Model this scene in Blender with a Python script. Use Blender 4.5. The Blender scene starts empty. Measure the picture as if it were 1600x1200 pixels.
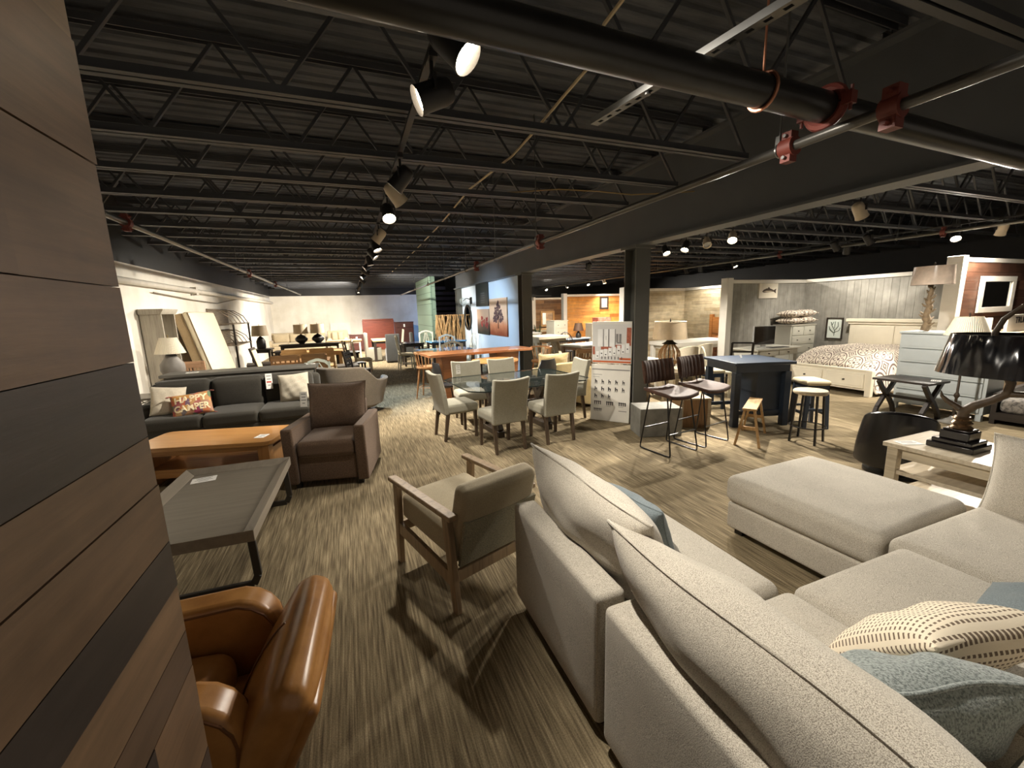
import bpy, bmesh, math, random
from mathutils import Vector, Matrix
random.seed(11)
SC = bpy.context.scene
COL = SC.collection
PI = math.pi
R = math.radians

# ---------------------------------------------------------------- materials
MATS = {}

def _new(name):
    m = bpy.data.materials.new(name)
    m.use_nodes = True
    nt = m.node_tree
    for n in list(nt.nodes):
        nt.nodes.remove(n)
    out = nt.nodes.new('ShaderNodeOutputMaterial')
    b = nt.nodes.new('ShaderNodeBsdfPrincipled')
    nt.links.new(b.outputs[0], out.inputs[0])
    return m, nt, b

def srgb(c):
    return tuple(((v / 255.0) / 12.92 if v / 255.0 <= 0.04045 else ((v / 255.0 + 0.055) / 1.055) ** 2.4) for v in c) + (1.0,)

def _coords(nt, scale, kind='Object'):
    tc = nt.nodes.new('ShaderNodeTexCoord')
    mp = nt.nodes.new('ShaderNodeMapping')
    mp.inputs['Scale'].default_value = scale
    nt.links.new(tc.outputs[kind], mp.inputs['Vector'])
    return mp.outputs[0]

def _noise(nt, vec, scale, detail=3.0, rough=0.55):
    n = nt.nodes.new('ShaderNodeTexNoise')
    n.inputs['Scale'].default_value = scale
    n.inputs['Detail'].default_value = detail
    n.inputs['Roughness'].default_value = rough
    nt.links.new(vec, n.inputs['Vector'])
    return n.outputs['Fac']

def _ramp(nt, fac, stops):
    r = nt.nodes.new('ShaderNodeValToRGB')
    els = r.color_ramp.elements
    while len(els) < len(stops):
        els.new(0.5)
    for e, (p, c) in zip(els, stops):
        e.position = p
        e.color = c
    nt.links.new(fac, r.inputs[0])
    return r.outputs[0]

def _bump(nt, b, fac, strength, dist):
    bp = nt.nodes.new('ShaderNodeBump')
    bp.inputs['Strength'].default_value = strength
    bp.inputs['Distance'].default_value = dist
    nt.links.new(fac, bp.inputs['Height'])
    nt.links.new(bp.outputs[0], b.inputs['Normal'])

def _mix(nt, a, b_, fac, mode='MULTIPLY'):
    mx = nt.nodes.new('ShaderNodeMix')
    mx.data_type = 'RGBA'
    mx.blend_type = mode
    if isinstance(fac, float):
        mx.inputs[0].default_value = fac
    else:
        nt.links.new(fac, mx.inputs[0])
    for s, v in ((6, a), (7, b_)):
        if isinstance(v, tuple):
            mx.inputs[s].default_value = v
        else:
            nt.links.new(v, mx.inputs[s])
    return mx.outputs[2]

def plain(name, c, rough=0.6, metal=0.0, var=0.08, scale=6.0, bump=0.0, coat=0.0, spec=0.5):
    if name in MATS:
        return MATS[name]
    m, nt, b = _new(name)
    c = srgb(c)
    lo = tuple(v * (1 - var) for v in c[:3]) + (1,)
    hi = tuple(min(1, v * (1 + var)) for v in c[:3]) + (1,)
    f = _noise(nt, _coords(nt, (1, 1, 1)), scale)
    nt.links.new(_ramp(nt, f, [(0.3, lo), (0.7, hi)]), b.inputs['Base Color'])
    b.inputs['Roughness'].default_value = rough
    b.inputs['Metallic'].default_value = metal
    b.inputs['Specular IOR Level'].default_value = spec
    b.inputs['Coat Weight'].default_value = coat
    if bump:
        _bump(nt, b, _noise(nt, _coords(nt, (1, 1, 1)), 60.0, 5.0), bump, 0.004)
    MATS[name] = m
    return m

def fabric(name, c, c2=None, scale=220.0, bump=0.35, rough=0.95, contrast=0.22, big=0.08, sheen=0.15):
    if name in MATS:
        return MATS[name]
    m, nt, b = _new(name)
    c = srgb(c)
    c2 = srgb(c2) if c2 else tuple(v * (1 - contrast * 2.2) for v in c[:3]) + (1,)
    v = _coords(nt, (1, 1, 1))
    f = _noise(nt, v, scale, 2.0, 0.6)
    col = _ramp(nt, f, [(0.36, c2), (0.56, c), (0.72, tuple(min(1, x * 1.12) for x in c[:3]) + (1,))])
    g = _noise(nt, v, 5.0, 3.0)
    lo = (1 - big,) * 3 + (1,)
    col = _mix(nt, col, _ramp(nt, g, [(0.35, lo), (0.65, (1, 1, 1, 1))]), 1.0)
    nt.links.new(col, b.inputs['Base Color'])
    b.inputs['Roughness'].default_value = rough
    b.inputs['Specular IOR Level'].default_value = 0.2
    b.inputs['Sheen Weight'].default_value = sheen
    _bump(nt, b, f, bump, 0.003)
    MATS[name] = m
    return m

def wood(name, c, c2, axis='x', rough=0.45, scale=1.0, bump=0.1, coat=0.0):
    if name in MATS:
        return MATS[name]
    m, nt, b = _new(name)
    s = {'x': (1.2, 16, 16), 'y': (16, 1.2, 16), 'z': (16, 16, 1.2)}[axis]
    s = tuple(q * scale for q in s)
    f = _noise(nt, _coords(nt, s), 2.2, 5.0, 0.6)
    col = _ramp(nt, f, [(0.3, srgb(c2)), (0.52, srgb(c)), (0.75, tuple(min(1, x * 1.15) for x in srgb(c)[:3]) + (1,))])
    nt.links.new(col, b.inputs['Base Color'])
    b.inputs['Roughness'].default_value = rough
    b.inputs['Coat Weight'].default_value = coat
    if bump:
        _bump(nt, b, f, bump, 0.003)
    MATS[name] = m
    return m

def toned(name, tones, axis, rough=0.5, bump=0.25, coat=0.0, grain=2.0, dark=0.55):
    """wood of many boards: each face carries a board tone in the 'tone' attribute"""
    if name in MATS:
        return MATS[name]
    m, nt, b = _new(name)
    at = nt.nodes.new('ShaderNodeAttribute')
    at.attribute_name = 'tone'
    stops = [(i / max(1, len(tones) - 1), srgb(t)) for i, t in enumerate(tones)]
    base = _ramp(nt, at.outputs['Fac'], stops)
    s = {'x': (1.0, 14, 14), 'y': (14, 1.0, 14), 'z': (14, 14, 1.0)}[axis]
    f = _noise(nt, _coords(nt, s), grain, 6.0, 0.65)
    g = _noise(nt, _coords(nt, (1, 1, 1)), 5.0, 4.0)
    col = _mix(nt, base, _ramp(nt, f, [(0.3, (dark, dark, dark, 1)), (0.6, (1, 1, 1, 1))]), 1.0)
    col = _mix(nt, col, _ramp(nt, g, [(0.3, (0.7, 0.7, 0.7, 1)), (0.65, (1, 1, 1, 1))]), 1.0)
    nt.links.new(col, b.inputs['Base Color'])
    b.inputs['Roughness'].default_value = rough
    b.inputs['Coat Weight'].default_value = coat
    if bump:
        _bump(nt, b, f, bump, 0.004)
    MATS[name] = m
    return m

def glow(name, c, strength):
    if name in MATS:
        return MATS[name]
    m, nt, b = _new(name)
    b.inputs['Base Color'].default_value = srgb(c)
    b.inputs['Emission Color'].default_value = srgb(c)
    b.inputs['Emission Strength'].default_value = strength
    MATS[name] = m
    return m

def glass(name, c, rough=0.02, alpha=0.35):
    if name in MATS:
        return MATS[name]
    m, nt, b = _new(name)
    b.inputs['Base Color'].default_value = srgb(c)
    b.inputs['Roughness'].default_value = rough
    b.inputs['Alpha'].default_value = alpha
    b.inputs['Specular IOR Level'].default_value = 0.9
    MATS[name] = m
    return m

# ---------------------------------------------------------------- mesh builder
class MB:
    def __init__(s):
        s.bm = bmesh.new()
        s.tone = None

    def _face(s, vs):
        try:
            f = s.bm.faces.new(vs)
            if s.tone is not None:
                f[s.tl] = s.tone
            return f
        except ValueError:
            return None

    def use_tones(s):
        s.tl = s.bm.faces.layers.float.new('tone')
        s.tone = 0.5
        return s

    def hexa(s, pts):
        v = [s.bm.verts.new(p) for p in pts]
        for q in ((0, 3, 2, 1), (4, 5, 6, 7), (0, 1, 5, 4), (1, 2, 6, 5), (2, 3, 7, 6), (3, 0, 4, 7)):
            s._face([v[i] for i in q])
        return s

    def box(s, x0, x1, y0, y1, z0, z1, M=None):
        p = [Vector(q) for q in ((x0, y0, z0), (x1, y0, z0), (x1, y1, z0), (x0, y1, z0), (x0, y0, z1), (x1, y0, z1), (x1, y1, z1), (x0, y1, z1))]
        if M is not None:
            p = [M @ q for q in p]
        return s.hexa(p)

    def cbox(s, c, d, M=None):
        return s.box(c[0] - d[0] / 2, c[0] + d[0] / 2, c[1] - d[1] / 2, c[1] + d[1] / 2, c[2] - d[2] / 2, c[2] + d[2] / 2, M)

    def bar(s, p, q, w, d=None, w2=None, d2=None, up=(0, 0, 1)):
        p, q = Vector(p), Vector(q)
        d = d or w
        w2 = w2 or w
        d2 = d2 or d
        t = (q - p).normalized()
        u = Vector(up)
        if abs(t.dot(u)) > 0.97:
            u = Vector((0, 1, 0))
        a = t.cross(u).normalized()
        b = a.cross(t).normalized()
        P = []
        for c, ww, dd in ((p, w, d), (q, w2, d2)):
            P += [c - a * ww / 2 - b * dd / 2, c + a * ww / 2 - b * dd / 2, c + a * ww / 2 + b * dd / 2, c - a * ww / 2 + b * dd / 2]
        return s.hexa(P)

    def tube(s, pts, r, n=8, closed=False, caps=True):
        pts = [Vector(p) for p in pts]
        N = len(pts)
        rr = r if isinstance(r, (list, tuple)) else [r] * N
        rings = []
        prev = None
        for i, p in enumerate(pts):
            if closed:
                t = (pts[(i + 1) % N] - pts[i - 1]).normalized()
            else:
                t = (pts[min(i + 1, N - 1)] - pts[max(i - 1, 0)]).normalized()
            if prev is None:
                u = Vector((0, 0, 1)) if abs(t.z) < 0.9 else Vector((1, 0, 0))
                a = t.cross(u).normalized()
            else:
                a = (prev - t * prev.dot(t)).normalized()
            prev = a
            b = t.cross(a)
            rings.append([s.bm.verts.new(p + (a * math.cos(k * 2 * PI / n) + b * math.sin(k * 2 * PI / n)) * rr[i]) for k in range(n)])
        for i in range(N if closed else N - 1):
            A, B = rings[i], rings[(i + 1) % N]
            for k in range(n):
                s._face([A[k], A[(k + 1) % n], B[(k + 1) % n], B[k]])
        if caps and not closed:
            s._face(rings[0][::-1])
            s._face(rings[-1])
        return s

    def lathe(s, prof, n=20, c=(0, 0, 0), M=None, sx=1.0, sy=1.0):
        c = Vector(c)
        rings = []
        for r, z in prof:
            ring = []
            for k in range(n):
                a = k * 2 * PI / n
                p = Vector((r * math.cos(a) * sx, r * math.sin(a) * sy, z)) + c
                ring.append(s.bm.verts.new(M @ p if M is not None else p))
            rings.append(ring)
        for A, B in zip(rings, rings[1:]):
            for k in range(n):
                s._face([A[k], A[(k + 1) % n], B[(k + 1) % n], B[k]])
        if prof[0][0] > 1e-4:
            s._face(rings[0][::-1])
        if prof[-1][0] > 1e-4:
            s._face(rings[-1])
        return s

    def prism(s, poly, a, b, axis='z', M=None):
        def P(u, v, w):
            q = Vector({'z': (u, v, w), 'y': (u, w, v), 'x': (w, u, v)}[axis])
            return M @ q if M is not None else q
        A = [s.bm.verts.new(P(u, v, a)) for u, v in poly]
        B = [s.bm.verts.new(P(u, v, b)) for u, v in poly]
        n = len(poly)
        for k in range(n):
            s._face([A[k], A[(k + 1) % n], B[(k + 1) % n], B[k]])
        s._face(A[::-1])
        s._face(B)
        return s

    def sheet(s, fn, nu, nv, closed_u=False):
        g = [[s.bm.verts.new(fn(i / nu, j / nv)) for j in range(nv + 1)] for i in range(nu if closed_u else nu + 1)]
        n = len(g)
        for i in range(nu):
            for j in range(nv):
                s._face([g[i][j], g[(i + 1) % n][j], g[(i + 1) % n][j + 1], g[i][j + 1]])
        return s

    def rbox(s, c, d, r=0.03, crown=(0, 0, 0), seg=8, M=None, rs=3):
        """soft upholstered block: rounded edges and crowned faces"""
        c = Vector(c)
        h = Vector(d) / 2
        r = min(r, min(h) * 0.98)

        def ticks(a):
            core = [-(a - r) + 2 * (a - r) * k / seg for k in range(seg + 1)]
            e = [a - r + r * math.sin((k + 1) / rs * PI / 4) / math.sin(PI / 4) * 1.0 for k in range(rs)]
            return [-v for v in reversed(e)] + core + e
        T = [ticks(h[i]) for i in range(3)]
        cache = {}

        def pt(x, y, z):
            key = (round(x, 6), round(y, 6), round(z, 6))
            if key in cache:
                return cache[key]
            q = Vector((x, y, z))
            inner = Vector([max(-(h[i] - r), min(h[i] - r, q[i])) for i in range(3)])
            dl = q - inner
            p = inner + (dl.normalized() * r if dl.length > 1e-9 else dl)
            u = [max(0.0, 1 - (q[i] / h[i]) ** 2) for i in range(3)]
            for i in range(3):
                if crown[i]:
                    j, k = [w for w in range(3) if w != i]
                    p[i] += crown[i] * (q[i] / h[i]) * (u[j] * u[k]) ** 0.7
            p += c
            cache[key] = s.bm.verts.new(M @ p if M is not None else p)
            return cache[key]
        for ax in range(3):
            j, k = [(1, 2), (2, 0), (0, 1)][ax]
            for sg in (-1, 1):
                A, B = T[j], T[k]
                for a in range(len(A) - 1):
                    for b in range(len(B) - 1):
                        vs = []
                        for (aa, bb) in ((a, b), (a + 1, b), (a + 1, b + 1), (a, b + 1)):
                            q = [0, 0, 0]
                            q[ax] = sg * h[ax]
                            q[j] = A[aa]
                            q[k] = B[bb]
                            vs.append(pt(*q))
                        if sg < 0:
                            vs = vs[::-1]
                        if len(set(vs)) == 4:
                            s._face(vs)
        return s

    def pillow(s, w, h, t, M=None, n=18, pinch=0.05, flange=0.0, wr=0.0, seed=0, ear=0.03):
        """knife edged stuffed pillow in the xz plane, thickness along y, origin at its centre"""
        rnd = random.Random(seed)
        ph = [rnd.uniform(0, 6.28) for _ in range(8)]

        def P(u, v, sd):
            a, b = 2 * u - 1, 2 * v - 1
            e = 0.0 if not flange else flange
            k = max(0.0, (1 - abs(a) ** 2.6)) * max(0.0, (1 - abs(b) ** 2.6))
            th = t / 2 * k ** 0.55
            if wr:
                th += wr * k * (math.sin(9 * a + 4 * b + ph[0]) * 0.5 + math.sin(14 * b - 6 * a + ph[1]) * 0.35 + math.sin(5 * a * b * 3 + ph[2]) * 0.4)
            x = a * w / 2 * (1 - pinch * (1 - b * b)) * (1 + ear * abs(a * b) ** 4)
            z = b * h / 2 * (1 - pinch * (1 - a * a)) * (1 + ear * abs(a * b) ** 4)
            y = sd * (th + 0.004)
            if wr:
                y += wr * 0.8 * math.sin(4 * a + ph[3]) * math.sin(3 * b + ph[4])
            q = Vector((x, y, z))
            return M @ q if M is not None else q
        idx = {}
        for sd in (-1, 1):
            for i in range(n + 1):
                for j in range(n + 1):
                    idx[(sd, i, j)] = s.bm.verts.new(P(i / n, j / n, sd))
            for i in range(n):
                for j in range(n):
                    q = [idx[(sd, i, j)], idx[(sd, i + 1, j)], idx[(sd, i + 1, j + 1)], idx[(sd, i, j + 1)]]
                    s._face(q if sd < 0 else q[::-1])
        rim = [(i, 0) for i in range(n)] + [(n, j) for j in range(n)] + [(n - i, n) for i in range(n)] + [(0, n - j) for j in range(n)]
        for a, b in zip(rim, rim[1:] + rim[:1]):
            s._face([idx[(-1,) + a], idx[(1,) + a], idx[(1,) + b], idx[(-1,) + b]])
        if flange:
            pts = [(idx[(-1,) + a].co + idx[(1,) + a].co) / 2 for a in rim]
            s.tube(pts, flange, 6, closed=True)
        return s

    def done(s, name, mat, parent=None, bevel=0.0, seg=2, ang=40, loc=None, rz=None, smooth=True):
        me = bpy.data.meshes.new(name)
        bmesh.ops.recalc_face_normals(s.bm, faces=s.bm.faces)
        s.bm.to_mesh(me)
        s.bm.free()
        if smooth:
            me.polygons.foreach_set('use_smooth', [True] * len(me.polygons))
            me.set_sharp_from_angle(angle=R(ang))
        me.materials.append(mat)
        o = bpy.data.objects.new(name, me)
        COL.objects.link(o)
        if parent is not None:
            o.parent = parent
        if loc is not None:
            o.location = loc
        if rz is not None:
            o.rotation_euler[2] = rz
        if bevel:
            md = o.modifiers.new('Bevel', 'BEVEL')
            md.width = bevel
            md.segments = seg
            md.limit_method = 'ANGLE'
            md.angle_limit = R(45)
        return o

# ---------------------------------------------------------------- scene helpers
def tag(o, label, cat, group=None):
    o['label'] = label
    o['category'] = cat
    if group:
        o['group'] = group
    return o

def thing(name, label, cat, loc=(0, 0, 0), rz=0.0, group=None):
    o = bpy.data.objects.new(name, None)
    o.empty_display_size = 0.1
    COL.objects.link(o)
    o.location = loc
    o.rotation_euler[2] = rz
    return tag(o, label, cat, group)

def struct(o):
    o['kind'] = 'structure'
    return o

def kids(o):
    return [c for c in bpy.data.objects if c.parent == o]

def dup(root, loc, rz, label, group=None):
    def cp(o, parent):
        c = o.copy()
        COL.objects.link(c)
        if parent is not None:
            c.parent = parent
        for k in kids(o):
            if k != c:
                cp(k, c)
        return c
    r = cp(root, None)
    r.location = loc
    r.rotation_euler[2] = rz
    r['label'] = label
    if group:
        r['group'] = group
    return r

def T(x=0, y=0, z=0):
    return Matrix.Translation((x, y, z))

def RX(d):
    return Matrix.Rotation(R(d), 4, 'X')

def RY(d):
    return Matrix.Rotation(R(d), 4, 'Y')

def RZ(d):
    return Matrix.Rotation(R(d), 4, 'Z')

def arc(cx, cy, r, a0, a1, n):
    return [(cx + r * math.cos(R(a0 + (a1 - a0) * k / n)), cy + r * math.sin(R(a0 + (a1 - a0) * k / n))) for k in range(n + 1)]

def rrect(x0, x1, y0, y1, r, n=4):
    return arc(x1 - r, y1 - r, r, 0, 90, n) + arc(x0 + r, y1 - r, r, 90, 180, n) + arc(x0 + r, y0 + r, r, 180, 270, n) + arc(x1 - r, y0 + r, r, 270, 360, n)
# ---------------------------------------------------------------- shared materials
BLACK = plain('black paint', (34, 32, 30), 0.5, var=0.15)
BLACKM = plain('black metal', (30, 29, 29), 0.38, metal=0.3, var=0.1)
STEEL = plain('dark painted steel', (70, 71, 74), 0.55, var=0.2, scale=2.0)
GALV = plain('galvanised steel', (118, 118, 116), 0.35, metal=0.8, var=0.12)
REDIRON = plain('red coupling paint', (108, 48, 38), 0.55, var=0.15)
WHITEP = plain('white trim paint', (226, 222, 212), 0.5, var=0.03)
TAGM = plain('white card', (238, 236, 230), 0.6, var=0.02)
DARKSCREEN = plain('dark glass screen', (14, 15, 17), 0.08, var=0.05)

def carpet():
    m, nt, b = _new('striped carpet tile')
    v = _coords(nt, (1, 1, 1))
    st = _noise(nt, _coords(nt, (95, 3.6, 1)), 1.0, 2.0, 0.5)
    fine = _noise(nt, v, 170.0, 2.0, 0.7)
    patch = _noise(nt, _coords(nt, (22, 2.6, 1)), 1.0, 2.0)
    # half metre tiles with their own brightness
    sn = nt.nodes.new('ShaderNodeVectorMath')
    sn.operation = 'SNAP'
    sn.inputs[1].default_value = (0.5, 0.5, 10.0)
    nt.links.new(v, sn.inputs[0])
    wn = nt.nodes.new('ShaderNodeTexWhiteNoise')
    nt.links.new(sn.outputs[0], wn.inputs['Vector'])
    col = _ramp(nt, st, [(0.25, srgb((98, 86, 68))), (0.5, srgb((142, 127, 100))), (0.75, srgb((184, 168, 136)))])
    col = _mix(nt, col, _ramp(nt, fine, [(0.3, (0.62, 0.62, 0.62, 1)), (0.7, (1.08, 1.08, 1.08, 1))]), 1.0)
    col = _mix(nt, col, _ramp(nt, patch, [(0.3, (0.75, 0.75, 0.75, 1)), (0.7, (1.08, 1.08, 1.08, 1))]), 1.0)
    col = _mix(nt, col, _ramp(nt, wn.outputs[0], [(0.0, (0.9, 0.9, 0.9, 1)), (1.0, (1.04, 1.04, 1.04, 1))]), 1.0)
    nt.links.new(col, b.inputs['Base Color'])
    b.inputs['Roughness'].default_value = 0.95
    b.inputs['Specular IOR Level'].default_value = 0.15
    _bump(nt, b, fine, 0.5, 0.004)
    return m

def roomwall(name, c, stain):
    m, nt, b = _new(name)
    v = _coords(nt, (1, 1, 1))
    f = _noise(nt, v, 0.9, 5.0, 0.6)
    g = _noise(nt, _coords(nt, (1.0, 1.0, 0.12)), 1.6, 4.0)
    col = _ramp(nt, f, [(0.3, srgb(stain)), (0.55, srgb(c))])
    col = _mix(nt, col, _ramp(nt, g, [(0.3, (0.88, 0.87, 0.84, 1)), (0.6, (1, 1, 1, 1))]), 1.0)
    br = nt.nodes.new('ShaderNodeTexBrick')
    br.inputs['Scale'].default_value = 1.0
    br.inputs['Brick Width'].default_value = 1.2
    br.inputs['Row Height'].default_value = 0.6
    br.inputs['Mortar Size'].default_value = 0.006
    nt.links.new(_coords(nt, (1, 1, 1)), br.inputs['Vector'])
    nt.links.new(col, b.inputs['Base Color'])
    b.inputs['Roughness'].default_value = 0.7
    return m

Z_DECK = 3.66
# floor
f = MB()
f.box(-3.5, 14.2, -2.6, 22.2, -0.12, 0.0)
struct(f.done('floor', carpet()))

# corrugated roof deck, ribs as real folds
d = MB()
y = -2.6
prof = []
while y < 22.3:
    prof += [(y, Z_DECK), (y + 0.09, Z_DECK), (y + 0.11, Z_DECK + 0.018), (y + 0.13, Z_DECK + 0.018)]
    y += 0.15
prof.append((y, Z_DECK))
vs = [[d.bm.verts.new((x, a, z)) for a, z in prof] for x in (-3.6, 14.3)]
for k in range(len(prof) - 1):
    d._face([vs[0][k], vs[1][k], vs[1][k + 1], vs[0][k + 1]])

def deckmat():
    m, nt, b = _new('black painted deck')
    v = _coords(nt, (0.5, 5.0, 5.0))
    f = _noise(nt, v, 2.4, 6.0, 0.7)
    g = _noise(nt, _coords(nt, (1, 1, 1)), 1.1, 5.0, 0.6)
    col = _ramp(nt, f, [(0.32, srgb((58, 61, 67))), (0.55, srgb((86, 90, 97))), (0.75, srgb((106, 109, 115)))])
    col = _mix(nt, col, _ramp(nt, g, [(0.3, (0.55, 0.55, 0.57, 1)), (0.6, (1, 1, 1, 1))]), 1.0)
    nt.links.new(col, b.inputs['Base Color'])
    b.inputs['Roughness'].default_value = 0.8
    return m
struct(d.done('ceiling', deckmat(), smooth=False))

# outer walls
WALLM = roomwall('white block wall', (232, 226, 213), (212, 204, 188))
w = MB()
w.box(-3.5, -3.32, -2.6, 22.2, 0, 2.63)
struct(w.done('wall_left', WALLM))
w = MB()
w.box(-3.5, -3.32, -2.6, 22.2, 2.63, 3.75)
struct(w.done('wall_left_upper', BLACK))
w = MB()
w.box(-3.32, 5.1, 22.0, 22.2, 0, 2.62)
struct(w.done('wall_back', WALLM))
w = MB()
w.box(-3.32, 14.2, 22.0, 22.2, 2.62, 3.75)
w.box(5.1, 14.2, 22.0, 22.2, 0, 2.62)
struct(w.done('wall_back_upper', BLACK))
w = MB()
w.box(14.0, 14.2, -2.6, 22.0, 0, 3.75)
struct(w.done('wall_right', BLACK))

# long pale ledge pipe on the left wall
p = MB()
p.tube([(-3.24, 5.0, 2.33), (-3.24, 21.9, 2.33)], 0.055, 10)
p.box(-3.31, -3.2, 11.6, 11.75, 2.24, 2.42)
tag(p.done('wall_pipe', plain('painted pale pipe', (205, 198, 184), 0.5)), 'pale painted pipe running along the top of the white left wall', 'pipe')
cb = MB()
cb.tube([(-3.27, 9.5, 2.2), (-3.27, 11.5, 2.13), (-3.27, 13.4, 2.1), (-3.27, 14.6, 2.2), (-3.27, 15.6, 2.28), (-3.27, 17.0, 2.32)], 0.012, 6)
tag(cb.done('wall_cable', plain('grey cable', (130, 122, 108), 0.6)), 'thin grey cable sagging along the white left wall', 'cable')

# blue lit wall under the beam, window behind it
w = MB()
w.box(3.9, 4.05, 9.1, 15.0, 0, 2.56)
struct(w.done('wall_centre', plain('pale blue wall', (196, 212, 226), 0.6, var=0.04, scale=1.5)))
w = MB()
w.box(5.0, 5.15, 15.0, 22.0, 0, 3.5)
struct(w.done('wall_stair', BLACK))
w = MB()
w.box(4.05, 5.0, 15.0, 15.15, 0, 3.5)
struct(w.done('wall_return', BLACK))
win = struct(thing('window_1', 'daylight window', 'window', (4.98, 20.0, 1.35)))
for k in ('label', 'category'):
    del win[k]
g = MB()
g.box(-0.01, 0.0, -1.3, 1.3, -0.95, 0.95)
g.done('pane', glow('daylight pane', (90, 165, 255), 3.0), win)
g = MB()
for a in (-1.33, 0.0, 1.33):
    g.cbox((-0.02, a, 0), (0.06, 0.06, 1.98))
for a in (-0.98, 0.98):
    g.cbox((-0.02, 0, a), (0.06, 2.7, 0.06))
g.done('frame', WHITEP, win)

# green block pier and the dark slatted shutter beyond it
w = MB()
w.box(2.74, 2.93, 15.0, 18.2, 0, 2.95)
def greenblock():
    m, nt, b = _new('green block')
    br = nt.nodes.new('ShaderNodeTexBrick')
    br.inputs['Color1'].default_value = srgb((112, 134, 118))
    br.inputs['Color2'].default_value = srgb((104, 126, 112))
    br.inputs['Mortar'].default_value = srgb((66, 84, 74))
    br.inputs['Brick Width'].default_value = 0.4
    br.inputs['Row Height'].default_value = 0.2
    br.inputs['Mortar Size'].default_value = 0.01
    br.inputs['Scale'].default_value = 1.0
    tc = nt.nodes.new('ShaderNodeTexCoord')
    mp = nt.nodes.new('ShaderNodeMapping')
    mp.inputs['Rotation'].default_value = (R(90), 0, R(90))
    nt.links.new(tc.outputs['Object'], mp.inputs['Vector'])
    nt.links.new(mp.outputs[0], br.inputs['Vector'])
    nt.links.new(br.outputs['Color'], b.inputs['Base Color'])
    b.inputs['Roughness'].default_value = 0.7
    return m
struct(w.done('wall_pier', greenblock()))

w = MB()
w.box(2.96, 5.0, 17.48, 17.6, 0, 3.6)
struct(w.done('wall_stair_front', plain('dark stair wall', (40, 40, 44), 0.7)))
sh = thing('hanging_shutter', 'dark purple slatted shutter hanging above the twig screen', 'shutter', (4.15, 17.4, 1.5))
g = MB()
g.box(-0.85, 0.85, 0.02, 0.06, 0, 1.3)
g.done('backing', plain('shutter back', (30, 28, 44), 0.5), sh)
for k in range(6):
    g = MB()
    g.cbox((0, -0.02, 0.12 + k * 0.21), (1.7, 0.03, 0.13), T(0, 0, 0))
    g.done('slat', plain('shutter slat', (150, 148, 188), 0.45), sh, bevel=0.008)

# ---------------------------------------------------------------- girder and columns
gi = MB()
gi.box(3.72, 3.96, -2.4, 21.9, 2.52, 2.545)
gi.box(3.72, 3.96, -2.4, 21.9, 3.50, 3.525)
gi.box(3.83, 3.85, -2.4, 21.9, 2.54, 3.51)
struct(gi.done('steel_beam', plain('grey painted girder', (88, 90, 92), 0.5, var=0.12, scale=1.2)))
COLM = plain('grey painted column', (86, 86, 80), 0.45, var=0.1, scale=2.0)
for cx, cy in ((3.84, 4.95), (3.84, 9.0), (3.84, 13.0 + 2.15)):
    c = MB()
    c.box(cx - 0.12, cx + 0.12, cy - 0.13, cy - 0.112, 0, 2.52)
    c.box(cx - 0.12, cx + 0.12, cy + 0.112, cy + 0.13, 0, 2.52)
    c.box(cx - 0.012, cx + 0.012, cy - 0.115, cy + 0.115, 0, 2.52)
    c.box(cx - 0.16, cx + 0.16, cy - 0.17, cy + 0.17, 2.48, 2.52)
    struct(c.done('steel_column', COLM))

# open web joists: every joist one structural object with its chords and web
def joist(name, y, x0, x1, bx0, bx1):
    j = MB()
    zb, zt = 2.95, 3.60
    for dy in (-0.028, 0.028):
        j.box(bx0, bx1, y + dy - 0.02, y + dy + 0.02, zb - 0.006, zb + 0.0)
        j.box(bx0, bx1, y + dy - 0.006 if dy < 0 else y + dy - 0.002, y + dy + 0.002 if dy < 0 else y + dy + 0.006, zb, zb + 0.045)
        j.box(x0, x1, y + dy - 0.02, y + dy + 0.02, zt + 0.03, zt + 0.036)
        j.box(x0, x1, y + dy - 0.004, y + dy + 0.004, zt - 0.015, zt + 0.03)
    n = int((bx1 - bx0) / 0.88)
    s = (bx1 - bx0) / n
    for k in range(n):
        a = bx0 + s * k
        j.bar((a, y, zb + 0.02), (a + s / 2, y, zt), 0.022)
        j.bar((a + s / 2, y, zt), (a + s, y, zb + 0.02), 0.022)
    struct(j.done(name, STEEL, smooth=False))
yy = 2.92 - 0.847 * 4
k = 0
while yy < 21.8:
    joist('ceiling_beam', yy, -3.3, 3.84, -3.0, 3.4)
    joist('ceiling_beam', yy + 0.1, 3.86, 13.9, 4.3, 13.6)
    yy += 0.847
    k += 1

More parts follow.
